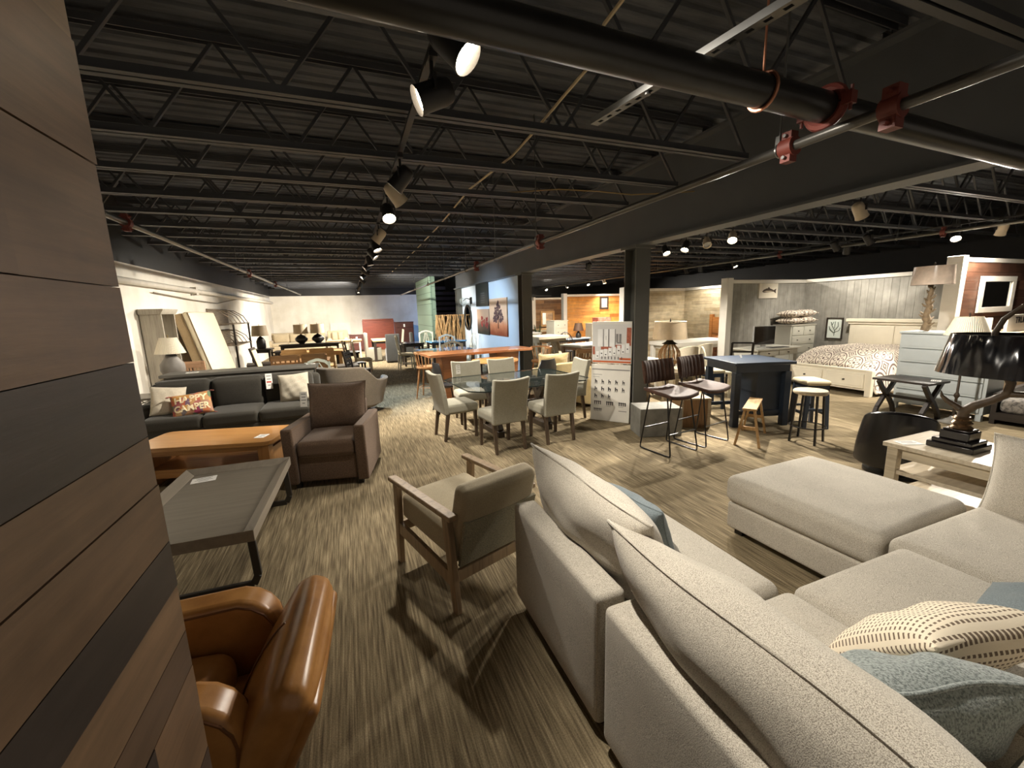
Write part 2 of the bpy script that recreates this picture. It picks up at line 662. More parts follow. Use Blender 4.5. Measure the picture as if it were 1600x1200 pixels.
# ---------------------------------------------------------------- plank wall beside the camera
pw = MB().use_tones()
rnd = random.Random(5)
rows = [(-0.43, -0.1), (-0.1, 0.14), (0.14, 0.30), (0.30, 0.46), (0.46, 0.62), (0.62, 0.74), (0.74, 0.85), (0.85, 0.99), (0.99, 1.12), (1.12, 1.28), (1.28, 1.41), (1.41, 1.60), (1.60, 1.78), (1.78, 2.05), (2.05, 2.3), (2.3, 2.5), (2.5, 2.7), (2.7, 2.9), (2.9, 3.2)]
spec = {10: [(-2.0, 0.2, 0.55), (0.2, 1.28, 0.62)], 9: [(-2.0, 1.28, 0.6)], 8: [(-2, 0.62, 0.35), (0.62, 1.28, 0.08)], 7: [(-2, 1.28, 0.82)], 6: [(-2, 0.9, 0.45), (0.9, 1.28, 0.42)], 5: [(-2, 0.72, 0.2), (0.72, 1.03, 0.12), (1.03, 1.28, 0.72)], 4: [(-2, 0.8, 0.5), (0.8, 1.28, 0.66)], 3: [(-2, 0.5, 0.1), (0.5, 1.28, 0.3)], 11: [(-2, 0.55, 0.12), (0.55, 1.28, 0.1)], 12: [(-2, 0.4, 0.5), (0.4, 1.28, 0.7)], 13: [(-2, 0.3, 0.55), (0.3, 0.95, 0.62), (0.95, 1.28, 0.75)], 14: [(-2, 0.9, 0.68), (0.9, 1.28, 0.75)], 15: [(-2, 0.3, 0.9), (0.3, 1.28, 0.95)], 2: [(-2, 0.9, 0.3), (0.9, 1.28, 0.55)], 16: [(-2, 1.28, 0.8)], 0: [(-2, 0.9, 0.5), (0.9, 1.28, 0.2)], 1: [(-2, 0.6, 0.2), (0.6, 1.28, 0.7)], 17: [(-2, 0.6, 0.85), (0.6, 1.28, 0.7)], 18: [(-2, 1.28, 0.6)]}
for i, (ra, rb) in enumerate(rows):
    z0, z1 = 1.7 - (1.7 - ra) * 0.8, 1.7 - (1.7 - rb) * 0.8
    for (y0, y1, tn) in spec[i]:
        pw.tone = tn
        pw.box(-0.52, -0.4 - rnd.uniform(0, 0.004), y0 * 0.8 + 0.001, y1 * 0.8 - 0.001, max(0, z0) + 0.001, z1 - 0.001)
struct(pw.done('wall_partition', toned('reclaimed planks', [(46, 39, 36), (62, 51, 45), (100, 78, 58), (114, 89, 66), (138, 112, 84)], 'y', rough=0.42, bump=0.2, dark=0.6), bevel=0.0))

# ---------------------------------------------------------------- display alcoves down the right side
def planks(tones, axis_u, u0, u1, z0, z1, w, fixed, thick, seed, along='h', gap=0.002):
    """boards covering a wall face. axis_u: 'x' or 'y' (the wall runs along it)"""
    m = MB().use_tones()
    r = random.Random(seed)
    def put(a, b, c, d):
        m.tone = r.random()
        if axis_u == 'x':
            m.box(a + gap, b - gap, fixed - thick, fixed, c + gap, d - gap)
        else:
            m.box(fixed - thick, fixed, a + gap, b - gap, c + gap, d - gap)
    if along == 'h':
        z = z0
        while z < z1 - 0.01:
            u = u0
            zz = min(z + w, z1)
            L = r.uniform(0.3, 1.3)
            while u < u1 - 0.01:
                e = min(u + L, u1)
                put(u, e, z, zz)
                u = e
                L = r.uniform(0.7, 1.5)
            z = zz
    else:
        u = u0
        while u < u1 - 0.01:
            e = min(u + w, u1)
            put(u, e, z0, z1)
            u = e
    return m

AZ = 2.2
alc = [('y33', 3.99, 7.2, 'grey', (8.22, 10.7), [(150, 147, 138), (158, 155, 146), (166, 163, 154), (154, 151, 142)], 'v', 0.14),
       ('y72', 7.2, 10.65, 'beige', (7.9, 10.15), [(190, 172, 138), (205, 190, 158), (214, 199, 168), (168, 150, 120)], 'h', 0.1),
       ('y106', 10.65, 14.6, 'pine', (8.0, 10.7), [(196, 128, 54), (224, 156, 72), (234, 170, 88), (176, 108, 44)], 'h', 0.13),
       ('y146', 14.6, 18.4, 'barn', (8.2, 10.7), [(116, 84, 56), (150, 112, 74), (176, 138, 98), (96, 68, 46)], 'h', 0.14)]
names = {'grey': 'grey stained boards', 'beige': 'whitewashed boards', 'pine': 'orange pine boards', 'barn': 'barn wood boards'}
PLM = {}
for key, y0, y1, kind, (x0, x1), tones, al, wdt in alc:
    PLM[kind] = toned(names[kind], tones, 'z' if al == 'v' else 'x', rough=0.6, bump=0.2, dark=0.66 if kind != 'grey' else 0.78)
    m2 = MATS.get(names[kind] + ' side') or toned(names[kind] + ' side', tones, 'z' if al == 'v' else 'y', rough=0.6, bump=0.2, dark=0.66 if kind != 'grey' else 0.78)
    # far wall of the alcove (runs along x, faces the camera)
    struct(planks(tones, 'x', x0 + 0.02, x1, 0, AZ - 0.06, wdt, y1, 0.02, hash(kind) % 97 if False else len(kind) * 7, al).done('wall_alcove', PLM[kind], smooth=False))
    struct(planks(tones, 'y', y0, y1 - 0.02, 0, AZ - 0.06, wdt, x1, 0.02, len(kind) * 5, al).done('wall_alcove_side', m2, smooth=False))
    b = MB()
    b.box(x0, x1 + 0.12, y1, y1 + 0.12, 0, AZ)
    b.box(x1, x1 + 0.12, y0, y1, 0, AZ)
    struct(b.done('wall_divider', plain('divider board', (170, 165, 155), 0.7)))
    t = MB()
    t.box(x0 - 0.16, x0 + 0.0, y1 - 0.05, y1 + 0.15, 0, AZ + 0.07)
    t.box(x0, x1 + 0.02, y1 - 0.045, y1 + 0.15, AZ - 0.05, AZ + 0.03)
    t.box(x1 - 0.045, x1 + 0.15, y0 + 0.1, y1 - 0.045, AZ - 0.05, AZ + 0.03)
    struct(t.done('trim', WHITEP, bevel=0.006))
# the near divider: its face towards the camera is dark red brown boards
RB = toned('dark red brown boards', [(78, 50, 38), (96, 64, 48), (112, 78, 60), (66, 42, 34)], 'x', rough=0.5, dark=0.6)
struct(planks([], 'x', 9.47, 13.9, 0, 2.26, 0.15, 3.83, 0.02, 3, 'h').done('wall_alcove_near', RB, smooth=False))
b = MB()
b.box(9.47, 13.9, 3.83, 3.97, 0, 2.3)
struct(b.done('wall_divider', plain('divider board', (170, 165, 155), 0.7)))
t = MB()
t.box(9.33, 9.47, 3.78, 3.99, 0, 2.36)
t.box(9.47, 13.9, 3.80, 3.99, 2.26, 2.33)
struct(t.done('trim', WHITEP, bevel=0.006))
# ---------------------------------------------------------------- things under the roof
PIPEM = plain('black sprinkler pipe', (48, 47, 45), 0.32, metal=0.4, var=0.15)
LENS = glow('lit lamp lens', (255, 236, 205), 40.0)
REFL = plain('lamp reflector', (210, 205, 195), 0.2, metal=0.9)
OFFLENS = plain('unlit lamp lens', (150, 150, 145), 0.15)
CANB = plain('black lamp can', (36, 34, 33), 0.45)
CANW = plain('cream lamp can', (206, 192, 168), 0.5)
LK = 1.0   # overall lamp power

t = thing('sprinkler_main', 'thick black sprinkler main pipe crossing overhead from corner to corner', 'pipe', (0, 1.165, 2.456))
t.rotation_euler[2] = R(1.9)
t.scale = (0.72, 0.72, 0.72)
m = MB()
m.tube([(-0.9, 0, 0), (5.1, 0, 0)], 0.075, 18)
m.done('pipe', PIPEM, t)
m = MB()
m.tube([(2.05 + 0.0, 0.083 * math.cos(a), 0.083 * math.sin(a)) for a in [k * 2 * PI / 20 for k in range(20)]], 0.009, 6, closed=True)
m.tube([(2.05, 0, 0.085), (2.05, 0, 1.55)], 0.006, 6)
m.done('hanger_ring', plain('copper hanger', (176, 120, 92), 0.4, metal=0.5), t)
m = MB()
for a0 in (0, 180):
    m.tube([(2.56 + dx, 0.092 * math.cos(R(a0 + a)), 0.092 * math.sin(R(a0 + a))) for dx in (0,) for a in range(5, 176, 17)], 0.026, 8)
for sg in (-1, 1):
    m.cbox((2.56, sg * 0.115, 0), (0.05, 0.05, 0.06))
    m.tube([(2.56, sg * 0.125, -0.06), (2.56, sg * 0.125, 0.06)], 0.009, 6)
m.done('clamp', REDIRON, t)

def smallpipe(label, x, y0, y1, z, couplings, hang, r=0.027, up=0.36):
    t = thing('sprinkler_pipe', label, 'pipe', (x, y0, z))
    m = MB()
    m.tube([(0, 0, 0), (0, y1 - y0, 0)], r, 12)
    m.done('pipe', plain('grey black pipe', (84, 82, 78), 0.3, metal=0.5, var=0.15), t)
    for cy in couplings:
        m = MB()
        m.tube([(0, cy - y0 - 0.03, 0), (0, cy - y0 + 0.03, 0)], r + 0.02, 12)
        for sg in (-1, 1):
            m.cbox((0, cy - y0, sg * (r + 0.03)), (0.05, 0.05, 0.04))
            m.tube([(-0.045, cy - y0, sg * (r + 0.03)), (0.045, cy - y0, sg * (r + 0.03))], 0.009, 6)
        m.done('coupling', REDIRON, t)
    for hy in hang:
        m = MB()
        m.tube([(0, hy - y0, r), (0, hy - y0, up)], 0.005, 6)
        m.cbox((0, hy - y0, r + 0.02), (0.03, 0.02, 0.04))
        m.tube([((r + 0.006) * math.cos(a), hy - y0, (r + 0.006) * math.sin(a)) for a in [q * PI / 6 for q in range(12)]], 0.005, 5, closed=True)
        m.done('hanger', GALV, t)
    return t
smallpipe('thin sprinkler pipe with red couplings running away overhead above the dining chairs', 1.848, -1.2, 16.0, 2.36, (0.997, 3.91, 6.16), (1.415, 4.0, 5.28, 6.75, 8.4, 10.3, 12.5), 0.02, 1.2)
smallpipe('thin sprinkler pipe nearest the white left wall with red couplings', -1.85, 4.5, 20.0, 2.6, (5.05, 10.2, 13.5), (4.62, 9.2, 9.9, 13.0, 16.0))
smallpipe('thin sprinkler pipe over the right hand bedroom displays', 8.9, 2.0, 19.5, 2.72, (6.6, 3.9), (4.5, 7.5, 10.5))
# red coupling hanging below the main where the branch pipe leaves it
t = thing('pipe_tee', 'red coupling joining the branch pipe below the thick black main', 'pipe fitting', (1.848, 1.37, 2.36), 0)
t.scale = (0.72, 0.72, 0.72)
m = MB()
m.tube([(0, -0.04, 0), (0, 0.04, 0)], 0.055, 12)
m.cbox((0, 0, 0.06), (0.06, 0.06, 0.05))
m.cbox((0, 0, -0.06), (0.06, 0.06, 0.05))
m.done('body', REDIRON, t)
m = MB()
m.tube([(-0.05, 0, -0.06), (0.05, 0, -0.06)], 0.011, 6)
m.tube([(-0.05, 0, 0.06), (0.05, 0, 0.06)], 0.011, 6)
m.done('bolt', GALV, t)

# perforated strut channel above the main
t = thing('strut_channel', 'grey perforated strut channel crossing above the thick black pipe', 'bracket', (1.23, 1.21, 2.537))
t.rotation_euler[2] = R(-82)
t.scale = (0.72, 0.72, 0.72)
m = MB()
L = 1.75
m.box(-L + 0.9, 0.9, -0.03, -0.025, 0, 0.035)
m.box(-L + 0.9, 0.9, 0.025, 0.03, 0, 0.035)
x = -L + 0.9
while x < 0.86:
    m.box(x, x + 0.045, -0.025, 0.025, 0, 0.004)
    m.box(x + 0.045, x + 0.08, -0.025, -0.011, 0, 0.004)
    m.box(x + 0.045, x + 0.08, 0.011, 0.025, 0, 0.004)
    x += 0.08
m.done('channel', GALV, t)
m = MB()
m.lathe([(0.001, -0.012), (0.017, -0.012), (0.017, 0.0)], 10, (-0.4, 0, 0))
m.done('bolt', GALV, t)

# loose cables
m = MB()
pts = [(1.2, -0.6, 3.42), (1.26, 1.2, 3.1), (1.27, 1.93, 3.04), (1.38, 2.26, 3.03), (1.42, 2.62, 3.05), (1.45, 3.16, 3.04), (1.46, 3.64, 3.03), (1.40, 4.82, 3.06), (1.45, 6.7, 3.04), (1.5, 10.49, 3.06), (1.44, 14.58, 3.04), (1.46, 20, 3.05)]
dense = []
for a, b in zip(pts, pts[1:]):
    for k in range(4):
        u = k / 4
        dense.append(tuple(a[i] * (1 - u) + b[i] * u for i in range(3)))
dense.append(pts[-1])
m.tube(dense, 0.010, 6)
tag(m.done('ceiling_cable', plain('cream cable', (188, 172, 140), 0.6)), 'cream cable lying over the ceiling joists down the middle of the room', 'cable')
m = MB()
m.tube([(1.5 + 0.42 * k, 4.75 - 0.14 * k + 0.05 * math.sin(k * 2), 3.0 + 0.03 * math.sin(k)) for k in range(7)], 0.007, 6)
tag(m.done('ceiling_wire', plain('ochre wire', (150, 128, 84), 0.6)), 'thin ochre wire slanting under the joists towards the grey girder', 'cable')

# ------------------------------------------------ track lighting
def track(label, x, y0, y1, z):
    t = thing('lighting_track', label, 'lighting track', (x, y0, z))
    m = MB()
    m.box(-0.018, 0.018, 0, y1 - y0, 0, 0.022)
    m.done('rail', CANB, t)
    m = MB()
    y = 0.3
    while y < y1 - y0:
        m.tube([(0, y, 0.022), (0, y, 0.12)], 0.004, 5)
        y += 1.694
    m.done('hanger', GALV, t)
track('black lighting track over the left hand aisle of sofas', 0.46, 1.0, 20.6, 2.86)
track('black lighting track between the grey girder and the bedrooms', 5.55, 2.6, 12.0, 2.86)
track('black lighting track in front of the bedroom alcoves', 9.45, 2.0, 21.0, 2.86)
track('short black lighting track beside the near grey column', 4.35, 5.2, 8.0, 2.86)

def head(x, y, aim, label, lit=True, white=False, power=100, cone=80, z=2.86, drop=0.16, group='track light heads', cool=False):
    aim = Vector(aim).normalized()
    t = thing('track_spotlight', label, 'track light', (x, y, z), 0, group)
    piv = Vector((0, 0, -drop))
    m = MB()
    m.box(-0.02, 0.02, -0.05, 0.05, -0.02, -0.001)
    m.tube([(0, 0, -0.02), (0, 0, -drop + 0.055)], 0.009, 8)
    side = aim.cross(Vector((0, 0, 1)))
    side = side.normalized() if side.length > 0.05 else Vector((1, 0, 0))
    m.bar(Vector((0, 0, -drop + 0.06)) - side * 0.07, Vector((0, 0, -drop + 0.06)) + side * 0.07, 0.012, 0.02)
    for sg in (-1, 1):
        m.bar(Vector((0, 0, -drop + 0.06)) + side * 0.07 * sg, piv + side * 0.068 * sg, 0.012, 0.02)
    m.done('yoke', CANB, t)
    Q = Matrix.Translation(piv) @ aim.to_track_quat('Z', 'Y').to_matrix().to_4x4()
    m = MB()
    m.lathe([(0.001, -0.1), (0.035, -0.098), (0.052, -0.085), (0.06, -0.05), (0.062, 0.06), (0.068, 0.085), (0.064, 0.085), (0.056, 0.06), (0.05, 0.035)], 20, M=Q)
    m.done('housing', CANW if white else CANB, t)
    m = MB()
    m.lathe([(0.001, 0.052), (0.03, 0.054), (0.0555, 0.06), (0.0555, 0.056), (0.001, 0.045)], 20, M=Q)
    m.done('lens', LENS if lit else OFFLENS, t)
    if lit:
        L = bpy.data.lights.new('spot', 'SPOT')
        L.energy = power * LK
        L.color = (0.62, 0.80, 1.0) if cool else (1.0, 0.92, 0.80)
        L.spot_size = R(cone)
        L.spot_blend = 0.7
        L.shadow_soft_size = 0.045
        o = bpy.data.objects.new('spot', L)
        COL.objects.link(o)
        o.location = Vector((x, y, z)) + piv + aim * 0.1
        o.rotation_euler = (-aim).to_track_quat('Z', 'Y').to_euler()
    return t

ordn = ['first', 'second', 'third', 'fourth', 'fifth', 'sixth', 'seventh', 'eighth', 'ninth', 'tenth', 'eleventh', 'twelfth', 'thirteenth', 'fourteenth', 'fifteenth', 'sixteenth']
rowA = [
    (1.72, (.57, -.42, -.71), 1, 0, 180, 92, 'lit black spotlight nearest the thick black pipe, its whole lens in view'),
    (2.12, (-.93, .02, -.40), 1, 0, 55, 80, 'lit black spotlight turned towards the plank wall, second on the left aisle track'),
    (3.42, (-.62, .25, -.74), 1, 0, 55, 80, 'black spotlight seen from behind, third on the left aisle track'),
    (3.85, (.62, .30, -.72), 1, 1, 160, 85, 'cream spotlight just behind the third black one on the left aisle track'),
    (4.55, (.04, -.58, -.81), 1, 0, 190, 50, 'lit spotlight glaring straight at the viewer, fifth on the left aisle track'),
    (5.9, (-.62, .25, -.74), 1, 1, 420, 95, 'cream spotlight beyond the glaring one, sixth on the left aisle track'),
    (6.7, (.3, -.3, -.9), 1, 0, 290, 95, 'lit black spotlight, seventh on the left aisle track'),
    (7.6, (.6, -.2, -.78), 1, 0, 400, 85, 'dark spotlight, eighth on the left aisle track'),
    (8.6, (.18, -.05, -.97), 1, 0, 300, 75, 'lit spotlight, ninth on the left aisle track'),
    (9.6, (-.8, -.1, -.6), 1, 0, 420, 85, 'lit spotlight, tenth on the left aisle track'),
    (10.8, (.86, .18, -.47), 1, 0, 420, 75, 'lit spotlight, eleventh on the left aisle track'),
    (12.0, (-.8, -.2, -.6), 1, 0, 520, 100, 'lit spotlight, twelfth on the left aisle track'),
    (13.4, (.62, .52, -.58), 1, 0, 750, 115, 'lit spotlight, thirteenth on the left aisle track'),
    (15.2, (-.35, .35, -.87), 1, 0, 620, 130, 'lit spotlight, fourteenth on the left aisle track'),
    (17.2, (-.62, .5, -.6), 1, 0, 800, 140, 'lit spotlight, fifteenth on the left aisle track'),
    (19.6, (.1, -.2, -.97), 1, 0, 420, 150, 'small lit spotlight at the far end of the left aisle track'),
]
for y, aim, lit, wh, pw_, cone, lab in rowA:
    head(0.46, y, aim, lab, bool(lit), bool(wh), pw_, cone, cool=y in (8.6, 10.8))
rowB = [
    (3.2, (.6, -.05, -.8), 1, 1, 300, 95, 'cream spotlight nearest the viewer on the track beside the girder'),
    (4.9, (-.5, -.42, -.76), 1, 1, 400, 105, 'lit cream spotlight hanging above the navy counter table'),
    (5.4, (-.35, -.6, -.72), 0, 1, 0, 80, 'unlit cream spotlight between lit ones beside the girder'),
    (5.85, (-.5, -.2, -.84), 1, 0, 360, 105, 'lit spotlight in front of the beige alcove, beside the unlit one'),
    (6.35, (-.1, -.55, -.8), 1, 0, 330, 90, 'lit spotlight glowing close to the right of the near grey column'),
    (6.9, (.5, .1, -.85), 1, 0, 330, 90, 'lit spotlight half hidden by the near grey column'),
    (9.0, (.15, .72, -.68), 1, 0, 650, 115, 'lit spotlight far down the track beside the girder'),
]
for y, aim, lit, wh, pw_, cone, lab in rowB:
    head(5.55, y, aim, lab, bool(lit), bool(wh), pw_, cone)
head(4.35, 5.95, (-.45, -.6, -.66), 'lit spotlight on the short track left of the near grey column', True, False, 300, 90)
head(4.35, 6.7, (-.75, .1, -.65), 'lit spotlight tucked behind the near grey column', True, False, 300, 90)
rowC = [
    (3.05, (-.5, -.3, -.8), 1, 'lit spotlight at the right edge of the bedroom track'),
    (3.45, (.3, .3, -.9), 1, 'lit spotlight second from the right edge of the bedroom track'),
    (3.98, (-.55, -.35, -.75), 1, 'lit spotlight glaring above the white bed headboard'),
    (5.6, (.35, .25, -.9), 1, 'lit spotlight above the middle of the patterned bed'),
    (8.24, (.1, -.5, -.85), 1, 'lit spotlight above the corner between grey and beige alcoves'),
    (9.35, (.2, .1, -.97), 1, 'lit spotlight above the right part of the beige alcove'),
    (9.9, (.2, -.3, -.9), 0, 'unlit spotlight above the beige alcove'),
    (11.7, (.2, .35, -.9), 1, 'lit spotlight just right of the near grey column far back'),
    (14.2, (.2, -.25, -.93), 1, 'small spotlight above the orange pine alcove, right one'),
    (15.4, (.0, -.6, -.8), 1, 'small bright spotlight above the orange pine alcove, left one'),
    (19.4, (.1, -.7, -.7), 1, 'glowing spotlight above the barn wood alcove'),
    (17.2, (.2, -.35, -.9), 1, 'small spotlight between the pine and barn wood alcoves'),
]
for y, aim, lit, lab in rowC:
    head(9.45, y, aim, lab, bool(lit), y in (3.45, 14.2), {3.45: 200, 5.6: 130, 9.35: 110, 8.24: 170, 3.98: 170, 14.2: 180, 17.2: 700, 19.4: 500}.get(y, 400), 130)
for (x, y, lab) in ((8.6, 5.3, 'unlit black spotlight hanging in front of the grey bedroom alcove'), (8.3, 4.6, 'unlit black spotlight tilted above the foot of the patterned bed')):
    head(x, y, (.5, -.2, -.7), lab, False, False, 0, 80)
# ================================================================ foreground seating
BEIGE = fabric('oatmeal weave', (202, 195, 181), (138, 130, 118), scale=420, bump=0.4, contrast=0.2)
BEIGE2 = fabric('oatmeal weave piping', (196, 185, 166), (140, 128, 110), scale=380, bump=0.3)
BLACKFOOT = plain('black foot', (22, 20, 19), 0.4)

sec = thing('sectional_sofa', 'large oatmeal tweed sectional sofa with loose back cushions in the right foreground', 'sofa', (0, 0, 0))
m = MB()
m.rbox((0.835, 1.605, 0.34), (0.135, 0.86, 0.58), 0.028, (0.006, 0, 0), 6)
m.done('back_frame', BEIGE, sec)
m = MB()
m.rbox((0.845, 0.50, 0.34), (0.155, 1.28, 0.58), 0.028, (0.006, 0, 0), 6)
m.done('back_frame', BEIGE, sec)
m = MB()
m.rbox((2.2, -0.05, 0.34), (2.5, 0.13, 0.56), 0.028, (0, 0.006, 0), 6)
m.done('back_frame', BEIGE, sec)
m = MB()
m.rbox((3.56, 0.42, 0.34), (0.13, 1.02, 0.56), 0.028, (0.006, 0, 0), 6)
m.done('back_frame', BEIGE, sec)
# bases
for (x0, x1, y0, y1) in ((0.91, 1.655, 1.175, 2.03), (0.93, 3.49, 0.02, 1.035)):
    m = MB()
    m.rbox(((x0 + x1) / 2, (y0 + y1) / 2, 0.165), (x1 - x0, y1 - y0, 0.22), 0.02, seg=4)
    m.done('base', BEIGE, sec)
# welts along the back frames
for pts in ([(0.776, 1.19, 0.605), (0.776, 2.02, 0.605)], [(0.776, -0.1, 0.605), (0.776, 1.125, 0.605)], [(0.776, 1.188, 0.07), (0.776, 1.188, 0.6)]):
    m = MB()
    m.tube(pts, 0.005, 6)
    m.done('piping', BEIGE2, sec)
for (cx, cy, sx, sy) in ((1.285, 1.565, 0.78, 0.95), (1.295, 0.585, 0.78, 1.0), (2.095, 0.585, 0.81, 1.0), (2.995, 0.61, 0.97, 1.08)):
    m = MB()
    m.rbox((cx, cy, 0.375), (sx, sy, 0.21), 0.055, (0.0, 0.0, 0.022), 9)
    m.done('seat_cushion', BEIGE, sec)
def backcush(c, w, h, t, rz, tilt, seed, wr=0.012):
    m = MB()
    m.pillow(w, h, t, T(*c) @ RZ(rz) @ RX(tilt), 26, 0.035, 0.007, wr, seed, 0.02)
    o = m.done('back_cushion', BEIGE, sec, ang=60)
    return o
backcush((1.04, 1.64, 0.655), 1.04, 0.53, 0.30, 90, -19, 3)
backcush((0.99, 0.64, 0.665), 1.20, 0.50, 0.31, 90, -31, 5)
backcush((1.60, 0.175, 0.655), 1.2, 0.52, 0.27, 0, 9, 8)
backcush((3.40, 0.62, 0.66), 1.02, 0.50, 0.26, 90, 8, 9)
backcush((2.75, 0.16, 0.665), 0.95, 0.52, 0.27, 0, 9, 12)
for (x, y) in ((0.85, 1.95), (0.85, 1.25), (1.58, 1.95), (1.58, 1.26), (0.88, 0.95), (0.88, -0.02), (3.45, 0.95), (2.3, 0.95)):
    m = MB()
    m.cbox((x, y, 0.0275), (0.06, 0.06, 0.055))
    m.done('foot', BLACKFOOT, sec)

ot = thing('ottoman', 'large square oatmeal tweed ottoman facing the sectional across a gap', 'ottoman', (2.99, 1.67, 0), R(2))
m = MB()
m.rbox((0, 0, 0.15), (0.93, 0.93, 0.20), 0.025, seg=5)
m.done('base', BEIGE, ot)
m = MB()
m.rbox((0, 0, 0.352), (0.97, 0.97, 0.205), 0.06, (0, 0, 0.022), 10)
m.done('cushion', BEIGE, ot)
for sx in (-1, 1):
    for sy in (-1, 1):
        m = MB()
        m.cbox((sx * 0.39, sy * 0.39, 0.026), (0.06, 0.06, 0.052))
        m.done('foot', BLACKFOOT, ot)

# throw pillows
TEAL = fabric('shaggy blue grey', (144, 152, 149), (92, 101, 99), scale=170, bump=0.9, contrast=0.2, sheen=0.5)
TEALS = fabric('smooth blue grey', (122, 132, 136), (104, 114, 118), scale=260, bump=0.2)
def dashes():
    m, nt, b = _new('cream with brown dashes')
    tc = nt.nodes.new('ShaderNodeTexCoord')
    mp = nt.nodes.new('ShaderNodeMapping')
    mp.inputs['Scale'].default_value = (56, 1, 62)
    nt.links.new(tc.outputs['Object'], mp.inputs['Vector'])
    sp = nt.nodes.new('ShaderNodeSeparateXYZ')
    nt.links.new(mp.outputs[0], sp.inputs[0])
    def frac(o, lo):
        f = nt.nodes.new('ShaderNodeMath')
        f.operation = 'FRACT'
        nt.links.new(o, f.inputs[0])
        g = nt.nodes.new('ShaderNodeMath')
        g.operation = 'LESS_THAN'
        nt.links.new(f.outputs[0], g.inputs[0])
        g.inputs[1].default_value = lo
        return g.outputs[0]
    mu = nt.nodes.new('ShaderNodeMath')
    mu.operation = 'MULTIPLY'
    nt.links.new(frac(sp.outputs[0], 0.58), mu.inputs[0])
    nt.links.new(frac(sp.outputs[2], 0.36), mu.inputs[1])
    nt.links.new(_mix(nt, srgb((226, 214, 192)), srgb((112, 96, 80)), mu.outputs[0], 'MIX'), b.inputs['Base Color'])
    b.inputs['Roughness'].default_value = 0.95
    _bump(nt, b, _noise(nt, _coords(nt, (1, 1, 1)), 200, 2), 0.3, 0.003)
    return m
def tpillow(name, label, c, w, h, t, rot, mat, seed, fl=0.0, wr=0.006, loc_up=0):
    m = MB()
    m.pillow(w, h, t, None, 24, 0.03, fl, wr, seed, 0.02)
    o = m.done(name, mat, None, ang=70)
    o.location = c
    o.rotation_euler = [R(a) for a in rot]
    return tag(o, label, 'pillow')
tpillow('throw_pillow', 'shaggy blue grey throw pillow leaning on the sectional, nearest the viewer', (1.20, 0.50, 0.65), 0.52, 0.40, 0.22, (30, 3, -18), TEAL, 21, 0.006, 0.012)
tpillow('throw_pillow', 'cream throw pillow with rows of brown dashes behind the shaggy blue one', (1.64, 0.60, 0.615), 0.46, 0.44, 0.19, (44, 0, -12), dashes(), 22, 0.0)
tpillow('throw_pillow', 'blue grey throw pillow lying on the sectional at the right edge', (2.28, 0.50, 0.565), 0.46, 0.46, 0.13, (70, 0, 8), TEALS, 23)
tpillow('throw_pillow', 'smooth blue grey pillow tucked behind the far sectional back cushion', (1.30, 1.64, 0.60), 0.44, 0.32, 0.17, (-20, 0, 96), TEALS, 24, 0.005)

# ---------------------------------------------------------------- tan leather swivel chair
TAN = None
def leather(name, c, c2, rough=0.33, scale=7.0):
    if name in MATS:
        return MATS[name]
    m, nt, b = _new(name)
    v = _coords(nt, (1, 1, 1))
    f = _noise(nt, v, scale, 4.0, 0.6)
    g = _noise(nt, v, 180.0, 3.0)
    nt.links.new(_ramp(nt, f, [(0.3, srgb(c2)), (0.65, srgb(c))]), b.inputs['Base Color'])
    b.inputs['Roughness'].default_value = rough
    b.inputs['Specular IOR Level'].default_value = 0.55
    _bump(nt, b, g, 0.12, 0.002)
    MATS[name] = m
    return m
TAN = leather('tan leather', (186, 134, 76), (154, 104, 54))
TANSEAM = plain('tan leather seam', (112, 70, 36), 0.5)

lc = thing('leather_chair', 'tan leather armchair beside the plank wall, seen from behind and above', 'armchair', (-0.74, 1.56, 0), R(266))
# local frame: faces -y, back at +y
for sx in (-1, 1):
    for sy in (-1, 1):
        m = MB()
        m.cbox((sx * 0.25, sy * 0.25, 0.03), (0.05, 0.05, 0.06))
        m.done('foot', BLACKFOOT, lc)
m = MB()
m.rbox((0, 0.0, 0.19), (0.36, 0.64, 0.25), 0.04, seg=5)
m.done('seat_base', TAN, lc)
m = MB()
m.rbox((0, -0.07, 0.37), (0.33, 0.56, 0.16), 0.06, (0, 0, 0.035), 8)
m.done('seat_cushion', TAN, lc)
for sx in (-1, 1):
    m = MB()
    prof = [(-0.34, 0.06), (0.30, 0.06), (0.335, 0.34)] + [(0.20 + 0.15 * math.cos(R(a)), 0.47 + 0.15 * math.sin(R(a))) for a in (0, 20, 40, 60, 80)] + [(-0.24, 0.605)] + [(-0.26 + 0.09 * math.cos(R(a)), 0.515 + 0.09 * math.sin(R(a))) for a in (100, 125, 150, 175)]
    m.prism(prof, sx * 0.235 - 0.065, sx * 0.235 + 0.065, 'x')
    arm = m.done('arm', TAN, lc, bevel=0.028, seg=4, ang=50)
    m = MB()
    m.tube([(sx * 0.298, y * 0.985 - 0.002, z - 0.022) for y, z in prof[2:]], 0.005, 6)
    m.tube([(sx * 0.172, y * 0.985 - 0.002, z - 0.022) for y, z in prof[2:]], 0.005, 6)
    m.done('piping', TANSEAM, arm)
m = MB()
Mb = T(0, 0.29, 0.235) @ RX(-27)
m.rbox((0, 0.03, 0.18), (0.64, 0.13, 0.46), 0.05, (0.0, 0.05, 0.03), 10, Mb)
m.done('back_cushion', TAN, lc, ang=70)
m = MB()
m.tube([Mb @ Vector((0, -0.04 - 0.049 * (1 - ((z - 0.18) / 0.235) ** 2) ** 0.7, z)) for z in [0.18 + 0.22 * math.sin(k * PI / 24) for k in range(-12, 13)]] , 0.0035, 6)
m.done('seam', TANSEAM, lc)
m = MB()
m.rbox((0, 0.10, 0.09), (0.60, 0.06, 0.56), 0.03, (0, 0.012, 0), 6, Mb)
